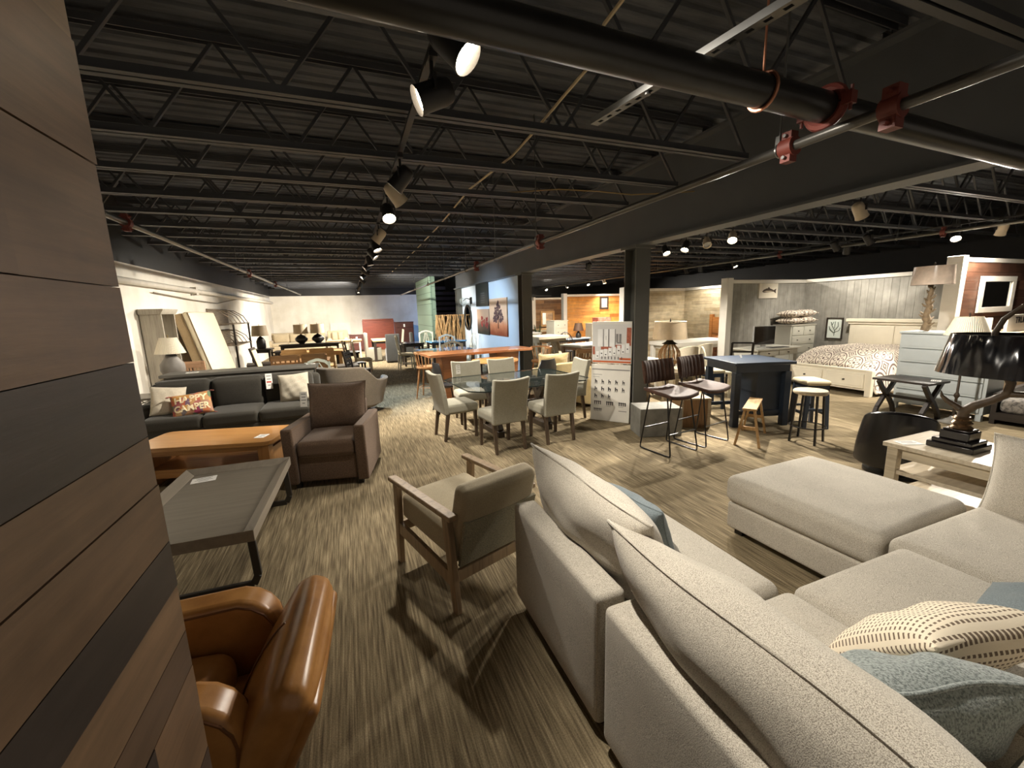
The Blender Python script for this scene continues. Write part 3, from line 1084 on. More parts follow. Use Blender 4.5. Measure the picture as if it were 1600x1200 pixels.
m.done('back_shell', TAN, lc, ang=70)

# ---------------------------------------------------------------- grey coffee table with tray top
GREYW = wood('grey taupe wood', (120, 112, 100), (113, 105, 94), 'x', 0.42, 0.8, 0.03)
GREYW2 = wood('grey taupe wood border', (134, 125, 112), (126, 117, 105), 'y', 0.42, 0.8, 0.03)
gt = thing('coffee_table', 'grey taupe coffee table with a raised tray rim and black loop legs', 'table', (-1.045, 3.46, 0), R(-1.5))
m = MB()
m.box(-0.36, 0.36, -0.66, 0.66, 0.372, 0.386)
m.done('tabletop', GREYW, gt)
m = MB()
W, Lh = 0.40, 0.70
for (a, b, c, d) in (((-W, -Lh), (W, -Lh), (W - 0.075, -Lh + 0.075), (-W + 0.075, -Lh + 0.075)), ((W, -Lh), (W, Lh), (W - 0.075, Lh - 0.075), (W - 0.075, -Lh + 0.075)),
                     ((W, Lh), (-W, Lh), (-W + 0.075, Lh - 0.075), (W - 0.075, Lh - 0.075)), ((-W, Lh), (-W, -Lh), (-W + 0.075, -Lh + 0.075), (-W + 0.075, Lh - 0.075))):
    m.hexa([(a[0], a[1], 0.35), (b[0], b[1], 0.35), (c[0], c[1], 0.35), (d[0], d[1], 0.35), (a[0], a[1], 0.425), (b[0], b[1], 0.425), (c[0], c[1], 0.388), (d[0], d[1], 0.388)])
m.done('tray_rim', GREYW2, gt, bevel=0.002)
for sy in (-1, 1):
    m = MB()
    y = sy * 0.62
    loop = [(-0.36, y, 0.349), (-0.37, y, 0.08), (-0.34, y, 0.022), (0.34, y, 0.022), (0.37, y, 0.08), (0.36, y, 0.349)]
    for p, q in zip(loop, loop[1:]):
        m.bar(p, q, 0.045, 0.028, up=(0, 1, 0))
    m.done('leg', plain('black brown metal', (50, 46, 42), 0.45), gt, bevel=0.004)

def card(label, loc, size=(0.11, 0.16, 0.002), rot=(0, 0, 0), ink=True, name='price_card', cat='price card'):
    t = thing(name, label, cat, loc)
    t.rotation_euler = [R(a) for a in rot]
    m = MB()
    m.box(-size[0] / 2, size[0] / 2, -size[1] / 2, size[1] / 2, 0, size[2])
    m.done('card', TAGM, t)
    if ink:
        m = MB()
        for k in range(4):
            w_ = size[0] * (0.34, 0.28, 0.36, 0.2)[k]
            y = size[1] * (0.32 - 0.2 * k)
            m.box(-w_, w_, y, y + size[1] * 0.05, size[2], size[2] + 0.0004)
        m.done('print', plain('grey print', (120, 118, 116), 0.7), t)
    return t
card('white price card lying on the grey tray coffee table', (-1.245, 3.95, 0.3865), (0.17, 0.12, 0.002), (0, 0, 8))

# ---------------------------------------------------------------- honey oak coffee table
OAK = wood('honey oak', (176, 128, 74), (154, 106, 58), 'x', 0.35, 0.9, 0.05, 0.2)
OAKD = wood('honey oak legs', (160, 112, 62), (138, 92, 48), 'z', 0.4, 0.9)
ct = thing('coffee_table', 'long honey oak coffee table with rounded top corners in front of the charcoal sofa', 'table', (-1.45, 5.16, 0), R(-14))
m = MB()
m.prism(rrect(-0.68, 0.68, -0.33, 0.33, 0.09), 0.405, 0.45)
m.done('tabletop', OAK, ct, bevel=0.004)
m = MB()
m.box(-0.6, 0.6, -0.27, 0.27, 0.345, 0.404)
m.done('apron', OAK, ct)
for sx in (-1, 1):
    for sy in (-1, 1):
        m = MB()
        m.box(sx * 0.595 - 0.055, sx * 0.595 + 0.055, sy * 0.26 - 0.055, sy * 0.26 + 0.055, 0, 0.404)
        m.done('leg', OAKD, ct, bevel=0.004)
    m = MB()
    m.box(sx * 0.595 - 0.03, sx * 0.595 + 0.03, -0.205, 0.205, 0.0, 0.34)
    m.done('end_panel', OAKD, ct)
m = MB()
m.box(-0.565, 0.565, -0.24, 0.24, 0.10, 0.19)
m.done('shelf', OAK, ct)
card('white price card on the right end of the honey oak coffee table', (-0.985, 4.93, 0.451), (0.10, 0.13, 0.002), (0, 0, -20))

# ---------------------------------------------------------------- brown fabric armchair
BROWN = fabric('brown chenille', (112, 92, 76), (84, 68, 56), scale=160, bump=0.3, contrast=0.15)
bc = thing('armchair', 'brown chenille armchair with straight arms beside the honey oak table', 'armchair', (-0.255, 4.70, 0), R(-12))
m = MB()
m.rbox((0, 0.02, 0.20), (0.56, 0.78, 0.27), 0.02, seg=4)
m.done('seat_base', BROWN, bc)
m = MB()
m.rbox((0, -0.07, 0.40), (0.545, 0.66, 0.16), 0.04, (0, 0, 0.02), 8)
m.done('seat_cushion', BROWN, bc)
for sx in (-1, 1):
    m = MB()
    a = sx * 0.335
    m.hexa([(a - 0.055, -0.40, 0.05), (a + 0.055, -0.40, 0.05), (a + 0.055, 0.42, 0.05), (a - 0.055, 0.42, 0.05), (a - 0.055, -0.43, 0.63), (a + 0.055, -0.43, 0.63), (a + 0.055, 0.42, 0.60), (a - 0.055, 0.42, 0.60)])
    m.done('arm', BROWN, bc, bevel=0.02, seg=3)
m = MB()
m.rbox((0, 0.36, 0.46), (0.56, 0.14, 0.6), 0.04, seg=5)
m.done('back_frame', BROWN, bc)
m = MB()
m.pillow(0.60, 0.52, 0.26, T(0, 0.215, 0.70) @ RX(-14), 20, 0.03, 0.006, 0.006, 31)
m.done('back_cushion', BROWN, bc, ang=70)
for sx in (-1, 1):
    for sy in (-1, 1):
        m = MB()
        m.cbox((sx * 0.3, sy * 0.34 + 0.01, 0.026), (0.05, 0.05, 0.052))
        m.done('foot', BLACKFOOT, bc)

# ---------------------------------------------------------------- charcoal sofa
CHAR = fabric('charcoal twill', (60, 57, 50), (46, 43, 38), scale=220, bump=0.25, contrast=0.15)
so = thing('sofa', 'charcoal three seat sofa with scatter pillows behind the honey oak table', 'sofa', (-1.56, 6.62, 0), R(0))
m = MB()
m.rbox((0, 0.0, 0.2), (2.0, 0.86, 0.26), 0.02, seg=4)
m.done('seat_base', CHAR, so)
for k in (-1, 0, 1):
    m = MB()
    m.rbox((k * 0.635, -0.08, 0.40), (0.63, 0.72, 0.17), 0.045, (0, 0.0, 0.02), 8)
    m.done('seat_cushion', CHAR, so)
m = MB()
m.rbox((0, 0.37, 0.48), (2.1, 0.16, 0.72), 0.06, seg=6)
m.done('back_frame', CHAR, so)
for k in (-1, 0, 1):
    m = MB()
    m.rbox((k * 0.645, 0.235, 0.655), (0.64, 0.20, 0.44), 0.07, (0, 0.03, 0.015), 8, T(0, 0.16, 0) @ RX(-8) @ T(0, -0.16, 0) if False else None)
    m.done('back_cushion', CHAR, so)
for sx in (-1, 1):
    m = MB()
    m.rbox((sx * 1.06, -0.02, 0.34), (0.16, 0.88, 0.54), 0.07, (0.012, 0, 0), 7)
    m.done('arm', CHAR, so)
for sx in (-1, 1):
    for sy in (-1, 1):
        m = MB()
        m.cbox((sx * 0.95, sy * 0.36, 0.036), (0.06, 0.06, 0.072))
        m.done('foot', BLACKFOOT, so)
LINEN = fabric('cream linen', (206, 196, 176), (182, 170, 150), scale=200, bump=0.3, contrast=0.1)
LINEN2 = fabric('grey linen', (186, 178, 160), (160, 152, 136), scale=200, bump=0.3, contrast=0.1)
tpillow('throw_pillow', 'cream linen throw pillow at the left end of the charcoal sofa', (-2.29, 6.52, 0.66), 0.36, 0.38, 0.14, (-24, 8, 16), LINEN, 41)
tpillow('throw_pillow', 'grey linen throw pillow at the right end of the charcoal sofa', (-0.83, 6.60, 0.69), 0.40, 0.40, 0.14, (-18, -4, -6), LINEN2, 42)

def patch():
    m, nt, b = _new('colourful patchwork')
    v = _coords(nt, (1, 1, 1))
    vo = nt.nodes.new('ShaderNodeTexVoronoi')
    vo.inputs['Scale'].default_value = 13
    nt.links.new(v, vo.inputs['Vector'])
    sp = nt.nodes.new('ShaderNodeSeparateColor')
    nt.links.new(vo.outputs['Color'], sp.inputs[0])
    nt.links.new(_ramp(nt, sp.outputs[0], [(0.0, srgb((176, 66, 70))), (0.2, srgb((196, 150, 78))), (0.4, srgb((120, 88, 112))), (0.55, srgb((92, 120, 80))), (0.7, srgb((206, 132, 60))), (0.85, srgb((150, 54, 84))), (1.0, srgb((178, 150, 96)))]), b.inputs['Base Color'])
    b.inputs['Roughness'].default_value = 0.95
    _bump(nt, b, _noise(nt, v, 160, 2), 0.4, 0.004)
    return m
hp = thing('lettered_pillow', 'colourful patchwork pillow reading HAPPY CAMPER with corner tassels on the sofa', 'pillow', (-2.0, 6.38, 0.615))
hp.rotation_euler = (R(-30), R(-5), R(10))
hp.scale = (0.84, 0.9, 0.9)
m = MB()
m.pillow(0.50, 0.33, 0.14, None, 20, 0.02, 0.004, 0.004, 51, 0.03)
m.done('cover', patch(), hp, ang=70)
def textmesh(txt, size, depth=0.004):
    cu = bpy.data.curves.new('text', 'FONT')
    cu.body = txt
    cu.size = size
    cu.extrude = depth / 2
    cu.offset = size * 0.03
    cu.align_x = 'CENTER'
    cu.resolution_u = 3
    o = bpy.data.objects.new('text', cu)
    COL.objects.link(o)
    dg = bpy.context.evaluated_depsgraph_get()
    me = bpy.data.meshes.new_from_object(o.evaluated_get(dg))
    bpy.data.objects.remove(o)
    bpy.data.curves.remove(cu)
    return me
def lettering(txt, size, mat, parent, M, sx=1.0, curve=None):
    me = textmesh(txt, size)
    for v in me.vertices:
        p = Vector((v.co.x * sx, v.co.y, v.co.z))
        q = M @ p
        if curve:
            q = curve(q)
        v.co = q
    me.materials.clear()
    me.materials.append(mat)
    o = bpy.data.objects.new('lettering', me)
    COL.objects.link(o)
    o.parent = parent
    return o
def on_pillow(q):
    a, b = q.x / 0.25, q.z / 0.165
    k = max(0.0, (1 - abs(a) ** 2.6)) * max(0.0, (1 - abs(b) ** 2.6))
    return Vector((q.x, q.y - 0.07 * k ** 0.55 - 0.007, q.z))
LETT = plain('cream letters', (232, 214, 176), 0.9)
lettering('HAPPY', 0.135, LETT, hp, T(0, 0, 0.022) @ RX(90), 1.0, on_pillow)
lettering('CAMPER', 0.128, LETT, hp, T(0, 0, -0.108) @ RX(90), 0.92, on_pillow)
for sx in (-1, 1):
    for sz in (-1, 1):
        m = MB()
        for k in range(7):
            a = k * 0.9
            m.tube([(sx * 0.247, 0, sz * 0.163), (sx * 0.262 + 0.006 * math.cos(a), 0.012 * math.sin(a), sz * 0.172), (sx * 0.288 + 0.02 * math.cos(a), -0.012 + 0.02 * math.sin(a), sz * 0.175 - 0.02)], 0.004, 5)
        m.done('tassel', plain('rose tassel', (170, 110, 100), 0.9), hp)
t = card('white sale tag hanging from the middle back cushion of the charcoal sofa', (-1.16, 6.735, 0.79), (0.085, 0.22, 0.003), (82, 0, 4), True, 'price_tag', 'price tag')
m = MB()
m.box(-0.03, 0.03, -0.02, 0.0, 0.003, 0.0036)
m.done('red_line', plain('red print', (190, 70, 60), 0.6), t)
t = card('white tag hanging from the left shoulder of the brown armchair cushion', (-0.53, 4.80, 0.83), (0.07, 0.16, 0.003), (80, 0, -14), True, 'price_tag', 'price tag')

# ---------------------------------------------------------------- sofa table behind the sofa
CG = wood('charcoal grey wood', (96, 93, 86), (84, 80, 74), 'x', 0.45)
st = thing('console_table', 'long dark grey console table standing behind the charcoal sofa', 'table', (-1.62, 7.62, 0), R(0))
m = MB()
m.box(-1.05, 1.05, -0.22, 0.22, 0.86, 0.90)
m.done('tabletop', CG, st, bevel=0.004)
m = MB()
m.box(-1.0, 1.0, -0.19, 0.19, 0.74, 0.86)
m.done('apron', CG, st)
for sx in (-1, 1):
    for sy in (-1, 1):
        m = MB()
        m.cbox((sx * 0.96, sy * 0.16, 0.37), (0.07, 0.06, 0.74))
        m.done('leg', CG, st)
m = MB()
m.box(-0.95, 0.95, -0.17, 0.17, 0.18, 0.21)
m.done('shelf', CG, st)
card('white price card at the left end of the dark grey console table', (-2.3, 7.56, 0.901), (0.16, 0.1, 0.002), (0, 0, 5))
card('white price card at the right end of the dark grey console table', (-0.68, 7.70, 0.901), (0.14, 0.1, 0.002), (0, 0, 5))

WHITEW = wood('white painted wood', (226, 222, 214), (206, 202, 194), 'z', 0.5)
et = thing('end_table', 'white end table with lattice side standing left of the charcoal sofa', 'table', (-2.92, 7.36, 0))
m = MB()
m.box(-0.24, 0.24, -0.26, 0.26, 0.60, 0.63)
m.done('tabletop', GREYW, et, bevel=0.004)
for sx in (-1, 1):
    for sy in (-1, 1):
        m = MB()
        m.cbox((sx * 0.2, sy * 0.22, 0.30), (0.04, 0.04, 0.60))
        m.done('leg', WHITEW, et)
for yy in (-0.22, 0.22):
    m = MB()
    for k in range(2):
        z0, z1 = 0.12 + 0.24 * k, 0.34 + 0.24 * k
        m.tube([(-0.18 + 0.36 * u / 8, yy, z0 + (z1 - z0) * 0.5 * (1 + math.sin((u / 8 - 0.5) * PI))) for u in range(9)], 0.009, 6)
        m.tube([(0.18 - 0.36 * u / 8, yy, z0 + (z1 - z0) * 0.5 * (1 + math.sin((u / 8 - 0.5) * PI))) for u in range(9)], 0.009, 6)
    m.done('lattice', WHITEW, et)
m = MB()
m.box(-0.2, 0.2, -0.22, 0.22, 0.09, 0.11)
m.done('shelf', WHITEW, et)

# ---------------------------------------------------------------- swivel barrel chair seen from behind
TAUPE = fabric('taupe velvet', (112, 102, 88), (92, 82, 70), scale=150, bump=0.2, contrast=0.12, sheen=0.4)
sw = thing('swivel_chair', 'taupe barrel swivel chair facing away beside the charcoal sofa', 'armchair', (-0.03, 7.72, 0), R(150))
sw.scale = (1.25, 1.2, 1.0)
m = MB()
m.lathe([(0.001, 0), (0.26, 0), (0.26, 0.03), (0.08, 0.05), (0.08, 0.12)], 24)
m.done('swivel_base', BLACKFOOT, sw)
m = MB()
m.lathe([(0.001, 0.10), (0.30, 0.10), (0.355, 0.16), (0.37, 0.34), (0.34, 0.36), (0.001, 0.36)], 28)
m.done('seat_base', TAUPE, sw)
m = MB()
m.lathe([(0.001, 0.36), (0.28, 0.36), (0.315, 0.40), (0.29, 0.455), (0.15, 0.485), (0.001, 0.49)], 28)
m.done('seat_cushion', fabric('beige velvet', (150, 138, 116), (126, 114, 96), scale=150, contrast=0.1), sw)
m = MB()
def shell(u, v, off):
    a = R(-50 + 280 * u)
    q_ = min(1.0, max(0.0, (0.27 - abs(u - 0.5)) / 0.12))
    hgt = 0.60 + 0.25 * q_ * q_ * (3 - 2 * q_)
    z = 0.14 + (hgt - 0.14) * v
    rr = 0.375 + off + 0.10 * v
    return Vector((rr * math.cos(a), rr * math.sin(a), z))
n1, n2 = 36, 8
O_ = [[m.bm.verts.new(shell(i / n1, j / n2, 0.0)) for j in range(n2 + 1)] for i in range(n1 + 1)]
I_ = [[m.bm.verts.new(shell(i / n1, j / n2, -0.07)) for j in range(n2 + 1)] for i in range(n1 + 1)]
for i in range(n1):
    for j in range(n2):
        m._face([O_[i][j], O_[i + 1][j], O_[i + 1][j + 1], O_[i][j + 1]])
        m._face([I_[i][j + 1], I_[i + 1][j + 1], I_[i + 1][j], I_[i][j]])
    m._face([O_[i][n2], O_[i + 1][n2], I_[i + 1][n2], I_[i][n2]])
    m._face([I_[i][0], I_[i + 1][0], O_[i + 1][0], O_[i][0]])
for j in range(n2):
    for i in (0, n1):
        m._face([O_[i][j], O_[i][j + 1], I_[i][j + 1], I_[i][j]])
m.done('backrest', TAUPE, sw, bevel=0.025, seg=3, ang=70)

# ---------------------------------------------------------------- wood frame lounge chair
ASH = wood('grey washed ash', (150, 128, 100), (118, 98, 74), 'z', 0.5)
SAGE = fabric('beige linen upholstery', (172, 160, 134), (146, 134, 112), scale=380, bump=0.25, contrast=0.1)
wc = thing('lounge_chair', 'wood framed lounge chair with beige cushions standing behind the sectional', 'armchair', (0.585, 2.52, 0), R(200))
# local: faces -y
for sx in (-1, 1):
    m = MB()
    m.bar((sx * 0.30, -0.34, 0), (sx * 0.30, -0.31, 0.575), 0.034, 0.05, 0.04, 0.055)
    m.done('leg', ASH, wc, bevel=0.004)
    m = MB()
    m.bar((sx * 0.30, 0.36, 0), (sx * 0.30, 0.30, 0.575), 0.034, 0.05, 0.04, 0.06)
    m.done('leg', ASH, wc, bevel=0.004)
    m = MB()
    m.bar((sx * 0.30, -0.39, 0.60), (sx * 0.30, 0.37, 0.585), 0.06, 0.03)
    m.done('arm', ASH, wc, bevel=0.006)
    m = MB()
    m.bar((sx * 0.30, -0.33, 0.27), (sx * 0.30, 0.33, 0.20), 0.028, 0.085)
    m.done('side_rail', ASH, wc, bevel=0.003)
m = MB()
m.bar((-0.285, -0.325, 0.265), (0.285, -0.325, 0.265), 0.026, 0.07)
m.done('cross_rail', ASH, wc, bevel=0.003)
m = MB()
m.bar((-0.285, 0.325, 0.205), (0.285, 0.325, 0.205), 0.026, 0.07)
m.done('cross_rail', ASH, wc, bevel=0.003)
m = MB()
m.rbox((0, -0.03, 0.385), (0.545, 0.68, 0.19), 0.045, (0, 0, 0.02), 8, RX(-4))
m.done('seat_cushion', SAGE, wc)
m = MB()
m.rbox((0, 0, 0), (0.545, 0.13, 0.46), 0.045, (0, 0.02, 0), 8, T(0, 0.335, 0.535) @ RX(-16))
m.done('back_cushion', SAGE, wc)
m = MB()
m.cbox((0, 0, 0), (0.535, 0.02, 0.30), T(0, 0.385, 0.42) @ RX(-14))
m.done('back_panel', fabric('sage lining', (150, 144, 122), scale=200), wc)
# ================================================================ dining set in the middle
GREYF = fabric('grey beige linen', (164, 160, 144), (140, 136, 120), scale=230, bump=0.2, contrast=0.1)
DARKLEG = wood('espresso leg', (88, 72, 56), (66, 52, 40), 'z', 0.5)
def parson(label, loc, rz, group='upholstered dining chairs'):
    t = thing('dining_chair', label, 'chair', loc, rz, group)
    m = MB()
    m.rbox((0, 0.0, 0.425), (0.46, 0.46, 0.12), 0.035, (0, 0, 0.022), 7)
    m.done('seat', GREYF, t)
    m = MB()
    n1, n2 = 10, 10
    def P(u, v, side):
        x = (u - 0.5) * (0.455 + 0.02 * v)
        a = (u - 0.5) * 2
        z = 0.36 + v * (0.56 - 0.022 * (1 - a * a)) if v > 0.5 else 0.36 + v * 0.56 - 0.022 * (1 - a * a) * v
        y = 0.225 + 0.10 * max(0, v - 0.12) ** 1.4 + 0.012 * (1 - a * a) * v + side * 0.032
        return Vector((x, y, z))
    F_ = [[m.bm.verts.new(P(i / n1, j / n2, -1)) for j in range(n2 + 1)] for i in range(n1 + 1)]
    B_ = [[m.bm.verts.new(P(i / n1, j / n2, 1)) for j in range(n2 + 1)] for i in range(n1 + 1)]
    for i in range(n1):
        for j in range(n2):
            m._face([F_[i][j], F_[i + 1][j], F_[i + 1][j + 1], F_[i][j + 1]])
            m._face([B_[i][j + 1], B_[i + 1][j + 1], B_[i + 1][j], B_[i][j]])
        m._face([F_[i][n2], F_[i + 1][n2], B_[i + 1][n2], B_[i][n2]])
        m._face([F_[i + 1][0], F_[i][0], B_[i][0], B_[i + 1][0]])
    for j in range(n2):
        for i in (0, n1):
            m._face([F_[i][j], F_[i][j + 1], B_[i][j + 1], B_[i][j]])
    m.done('backrest', GREYF, t, bevel=0.014, seg=3, ang=60)
    for sx in (-1, 1):
        m = MB()
        m.bar((sx * 0.195, -0.19, 0.37), (sx * 0.195, -0.195, 0), 0.044, 0.044, 0.032, 0.032)
        m.done('leg', DARKLEG, t)
        m = MB()
        m.bar((sx * 0.195, 0.20, 0.37), (sx * 0.195, 0.255, 0), 0.042, 0.044, 0.03, 0.034)
        m.done('leg', DARKLEG, t)
    return t
pc = parson('grey beige upholstered dining chair with its back to the viewer, nearer the aisle', (1.66, 4.74, 0), R(180 + 7))
dup(pc, (2.38, 4.80, 0), R(180 + 5), 'grey beige upholstered dining chair with its back to the viewer, nearer the grey column')
dup(pc, (1.27, 5.47, 0), R(90 + 8), 'grey beige upholstered dining chair seen sideways at the aisle end of the table')
dup(pc, (1.66, 6.14, 0), R(-4), 'grey beige upholstered dining chair facing the viewer with a hanging tag')
dup(pc, (2.30, 6.14, 0), R(4), 'grey beige upholstered dining chair facing the viewer without a tag')
dup(pc, (3.06, 5.66, 0), R(-92), 'grey beige upholstered dining chair at the end of the glass table beside the display board')
card('white tag hanging on the far dining chair back', (1.53, 6.345, 0.80), (0.07, 0.15, 0.003), (84, 0, -4), True, 'price_tag', 'price tag')

dt = thing('dining_table', 'glass topped dining table with dark pedestal among the grey beige chairs', 'table', (2.13, 5.40, 0), R(5))
m = MB()
a, b, c = 0.90, 0.66, 0.16
m.prism([(a, -b + c), (a, b - c), (a - c, b), (-a + c, b), (-a, b - c), (-a, -b + c), (-a + c, -b), (a - c, -b)], 0.722, 0.734)
m.done('tabletop', glass('smoked glass', (40, 48, 46), 0.02, 0.42), dt)
m = MB()
m.tube([(a, -b + c, 0.728), (a, b - c, 0.728), (a - c, b, 0.728), (-a + c, b, 0.728), (-a, b - c, 0.728), (-a, -b + c, 0.728), (-a + c, -b, 0.728), (a - c, -b, 0.728)], 0.008, 6, closed=True)
m.done('glass_edge', plain('dark glass edge', (26, 34, 32), 0.1), dt)
ESP = wood('espresso pedestal', (70, 58, 46), (48, 40, 32), 'z', 0.45)
for sx in (-1, 1):
    m = MB()
    m.bar((sx * 0.38, -0.30, 0.04), (sx * 0.38, 0.30, 0.04), 0.09, 0.08)
    m.done('foot', ESP, dt, bevel=0.006)
    m = MB()
    m.bar((sx * 0.38, -0.26, 0.08), (sx * 0.38, 0.20, 0.70), 0.07, 0.10)
    m.bar((sx * 0.38, 0.26, 0.08), (sx * 0.38, -0.20, 0.70), 0.07, 0.10)
    m.done('cross_leg', ESP, dt, bevel=0.006)
m = MB()
m.bar((-0.38, 0, 0.36), (0.38, 0, 0.36), 0.07, 0.09)
m.done('stretcher', ESP, dt)
m = MB()
m.bar((-0.6, 0, 0.70), (0.6, 0, 0.70), 0.10, 0.04)
m.done('top_rail', ESP, dt)

# ---------------------------------------------------------------- display board in front of the column
db = thing('display_board', 'tall white display board with a furniture photograph above rows of small furniture pictures', 'sign', (3.52, 5.12, 0), R(-53))
m = MB()
m.cbox((0, 0.02, 0.43), (0.60, 0.035, 0.86), RX(-3))
m.done('lower_panel', WHITEP, db, bevel=0.003)
m = MB()
m.cbox((0.0, 0.085, 1.18), (0.60, 0.03, 0.62))
m.done('upper_panel', WHITEP, db, bevel=0.003)
m = MB()
for sx in (-0.24, 0.24):
    m.box(sx - 0.02, sx + 0.02, 0.10, 0.14, 0, 1.3)
    m.bar((sx, 0.12, 0.7), (sx, 0.38, 0.02), 0.03)
m.done('stand', plain('easel wood', (160, 130, 96), 0.6), db)
LIGHTG = plain('pale grey print', (214, 212, 208), 0.6, var=0.02)
MIDG = plain('mid grey print', (130, 128, 126), 0.6)
INKB = plain('black print', (42, 42, 44), 0.6)
REDB = plain('brick red print', (168, 92, 66), 0.7, var=0.2, scale=40)
ORNG = plain('orange floor print', (196, 96, 48), 0.7, var=0.1, scale=30)
def on_up(name, mat, rects, y=0.0695):
    m = MB()
    for (x0, x1, z0, z1) in rects:
        m.box(x0, x1, y - 0.0015, y + 0.001, z0, z1)
    return m.done(name, mat, db)
on_up('printed_photo', LIGHTG, [(-0.29, 0.29, 0.885, 1.45)])
on_up('printed_photo', REDB, [(0.225, 0.29, 1.14, 1.40), (-0.29, -0.255, 1.0, 1.12), (0.02, 0.17, 1.10, 1.15), (-0.16, 0.0, 1.08, 1.12)], 0.067)
on_up('printed_photo', ORNG, [(-0.29, 0.29, 0.885, 0.91), (0.12, 0.29, 0.93, 0.96)], 0.0665)
on_up('printed_photo', plain('white furniture print', (240, 239, 236), 0.6), [(-0.21, -0.13, 1.12, 1.38), (-0.11, -0.05, 1.12, 1.38), (-0.03, 0.05, 1.12, 1.38)] + [(-0.24 + 0.065 * k, -0.19 + 0.065 * k, 0.95 + 0.012 * k, 1.05 + 0.018 * k) for k in range(8)], 0.066)
on_up('printed_photo', MIDG, [(-0.13, -0.12, 1.12, 1.38), (-0.05, -0.035, 1.12, 1.38), (0.05, 0.06, 1.12, 1.38), (-0.085, -0.08, 1.22, 1.28), (0.08, 0.15, 1.17, 1.19)] + [(0.07 + 0.045 * k, 0.10 + 0.045 * k, 1.19, 1.31) for k in range(2)], 0.0655)
on_up('printed_photo', INKB, [(-0.225 + 0.065 * k, -0.205 + 0.065 * k, 0.97 + 0.012 * k + 0.03 * (k % 2), 0.985 + 0.012 * k + 0.03 * (k % 2)) for k in range(8)] + [(-0.15 + 0.05 * k, -0.14 + 0.05 * k, 0.935, 0.975) for k in range(7)], 0.065)
m = MB()
r_ = random.Random(4)
Ml = RX(-3)
def lo(x0, x1, z0, z1, mm=None):
    (mm or m).box(x0, x1, 0.0005, 0.0035, z0, z1, Ml)
for rI, (z, n) in enumerate(((0.60, 5), (0.49, 5), (0.38, 3))):
    for k in range(n):
        x = -0.22 + k * 0.105
        w_ = 0.016 + 0.006 * r_.random()
        lo(x - w_, x - w_ * 0.3, z - 0.028, z + 0.03)
        lo(x - w_, x + w_, z - 0.006, z + 0.008)
        lo(x + w_ * 0.4, x + w_, z - 0.028, z + 0.004)
for k, x in enumerate((-0.19, 0.0, 0.19)):
    lo(x - 0.055, x + 0.055, 0.285, 0.295)
    for q in range(4):
        lo(x - 0.05 + q * 0.03, x - 0.036 + q * 0.03, 0.245, 0.30)
lo(-0.25, -0.12, 0.17, 0.178)
for q in range(5):
    lo(-0.24 + q * 0.026, -0.232 + q * 0.026, 0.14, 0.19)
lo(0.14, 0.26, 0.165, 0.172)
m.done('printed_pictures', INKB, db)
def cap(*q):
    mm = MB()
    lo(*q, mm=mm)
    mm.done('caption_print', MIDG, db)
for (z, n) in ((0.565, 5), (0.455, 5), (0.345, 3)):
    for k in range(n):
        x = -0.22 + k * 0.105
        cap(x - 0.03, x + 0.025, z - 0.004, z)
for x in (-0.19, 0.0, 0.19):
    cap(x - 0.055, x + 0.02, 0.228, 0.232)
cap(-0.27, -0.13, 0.70, 0.706)
cap(-0.27, -0.17, 0.665, 0.669)
cap(-0.29, 0.29, 0.775, 0.79)


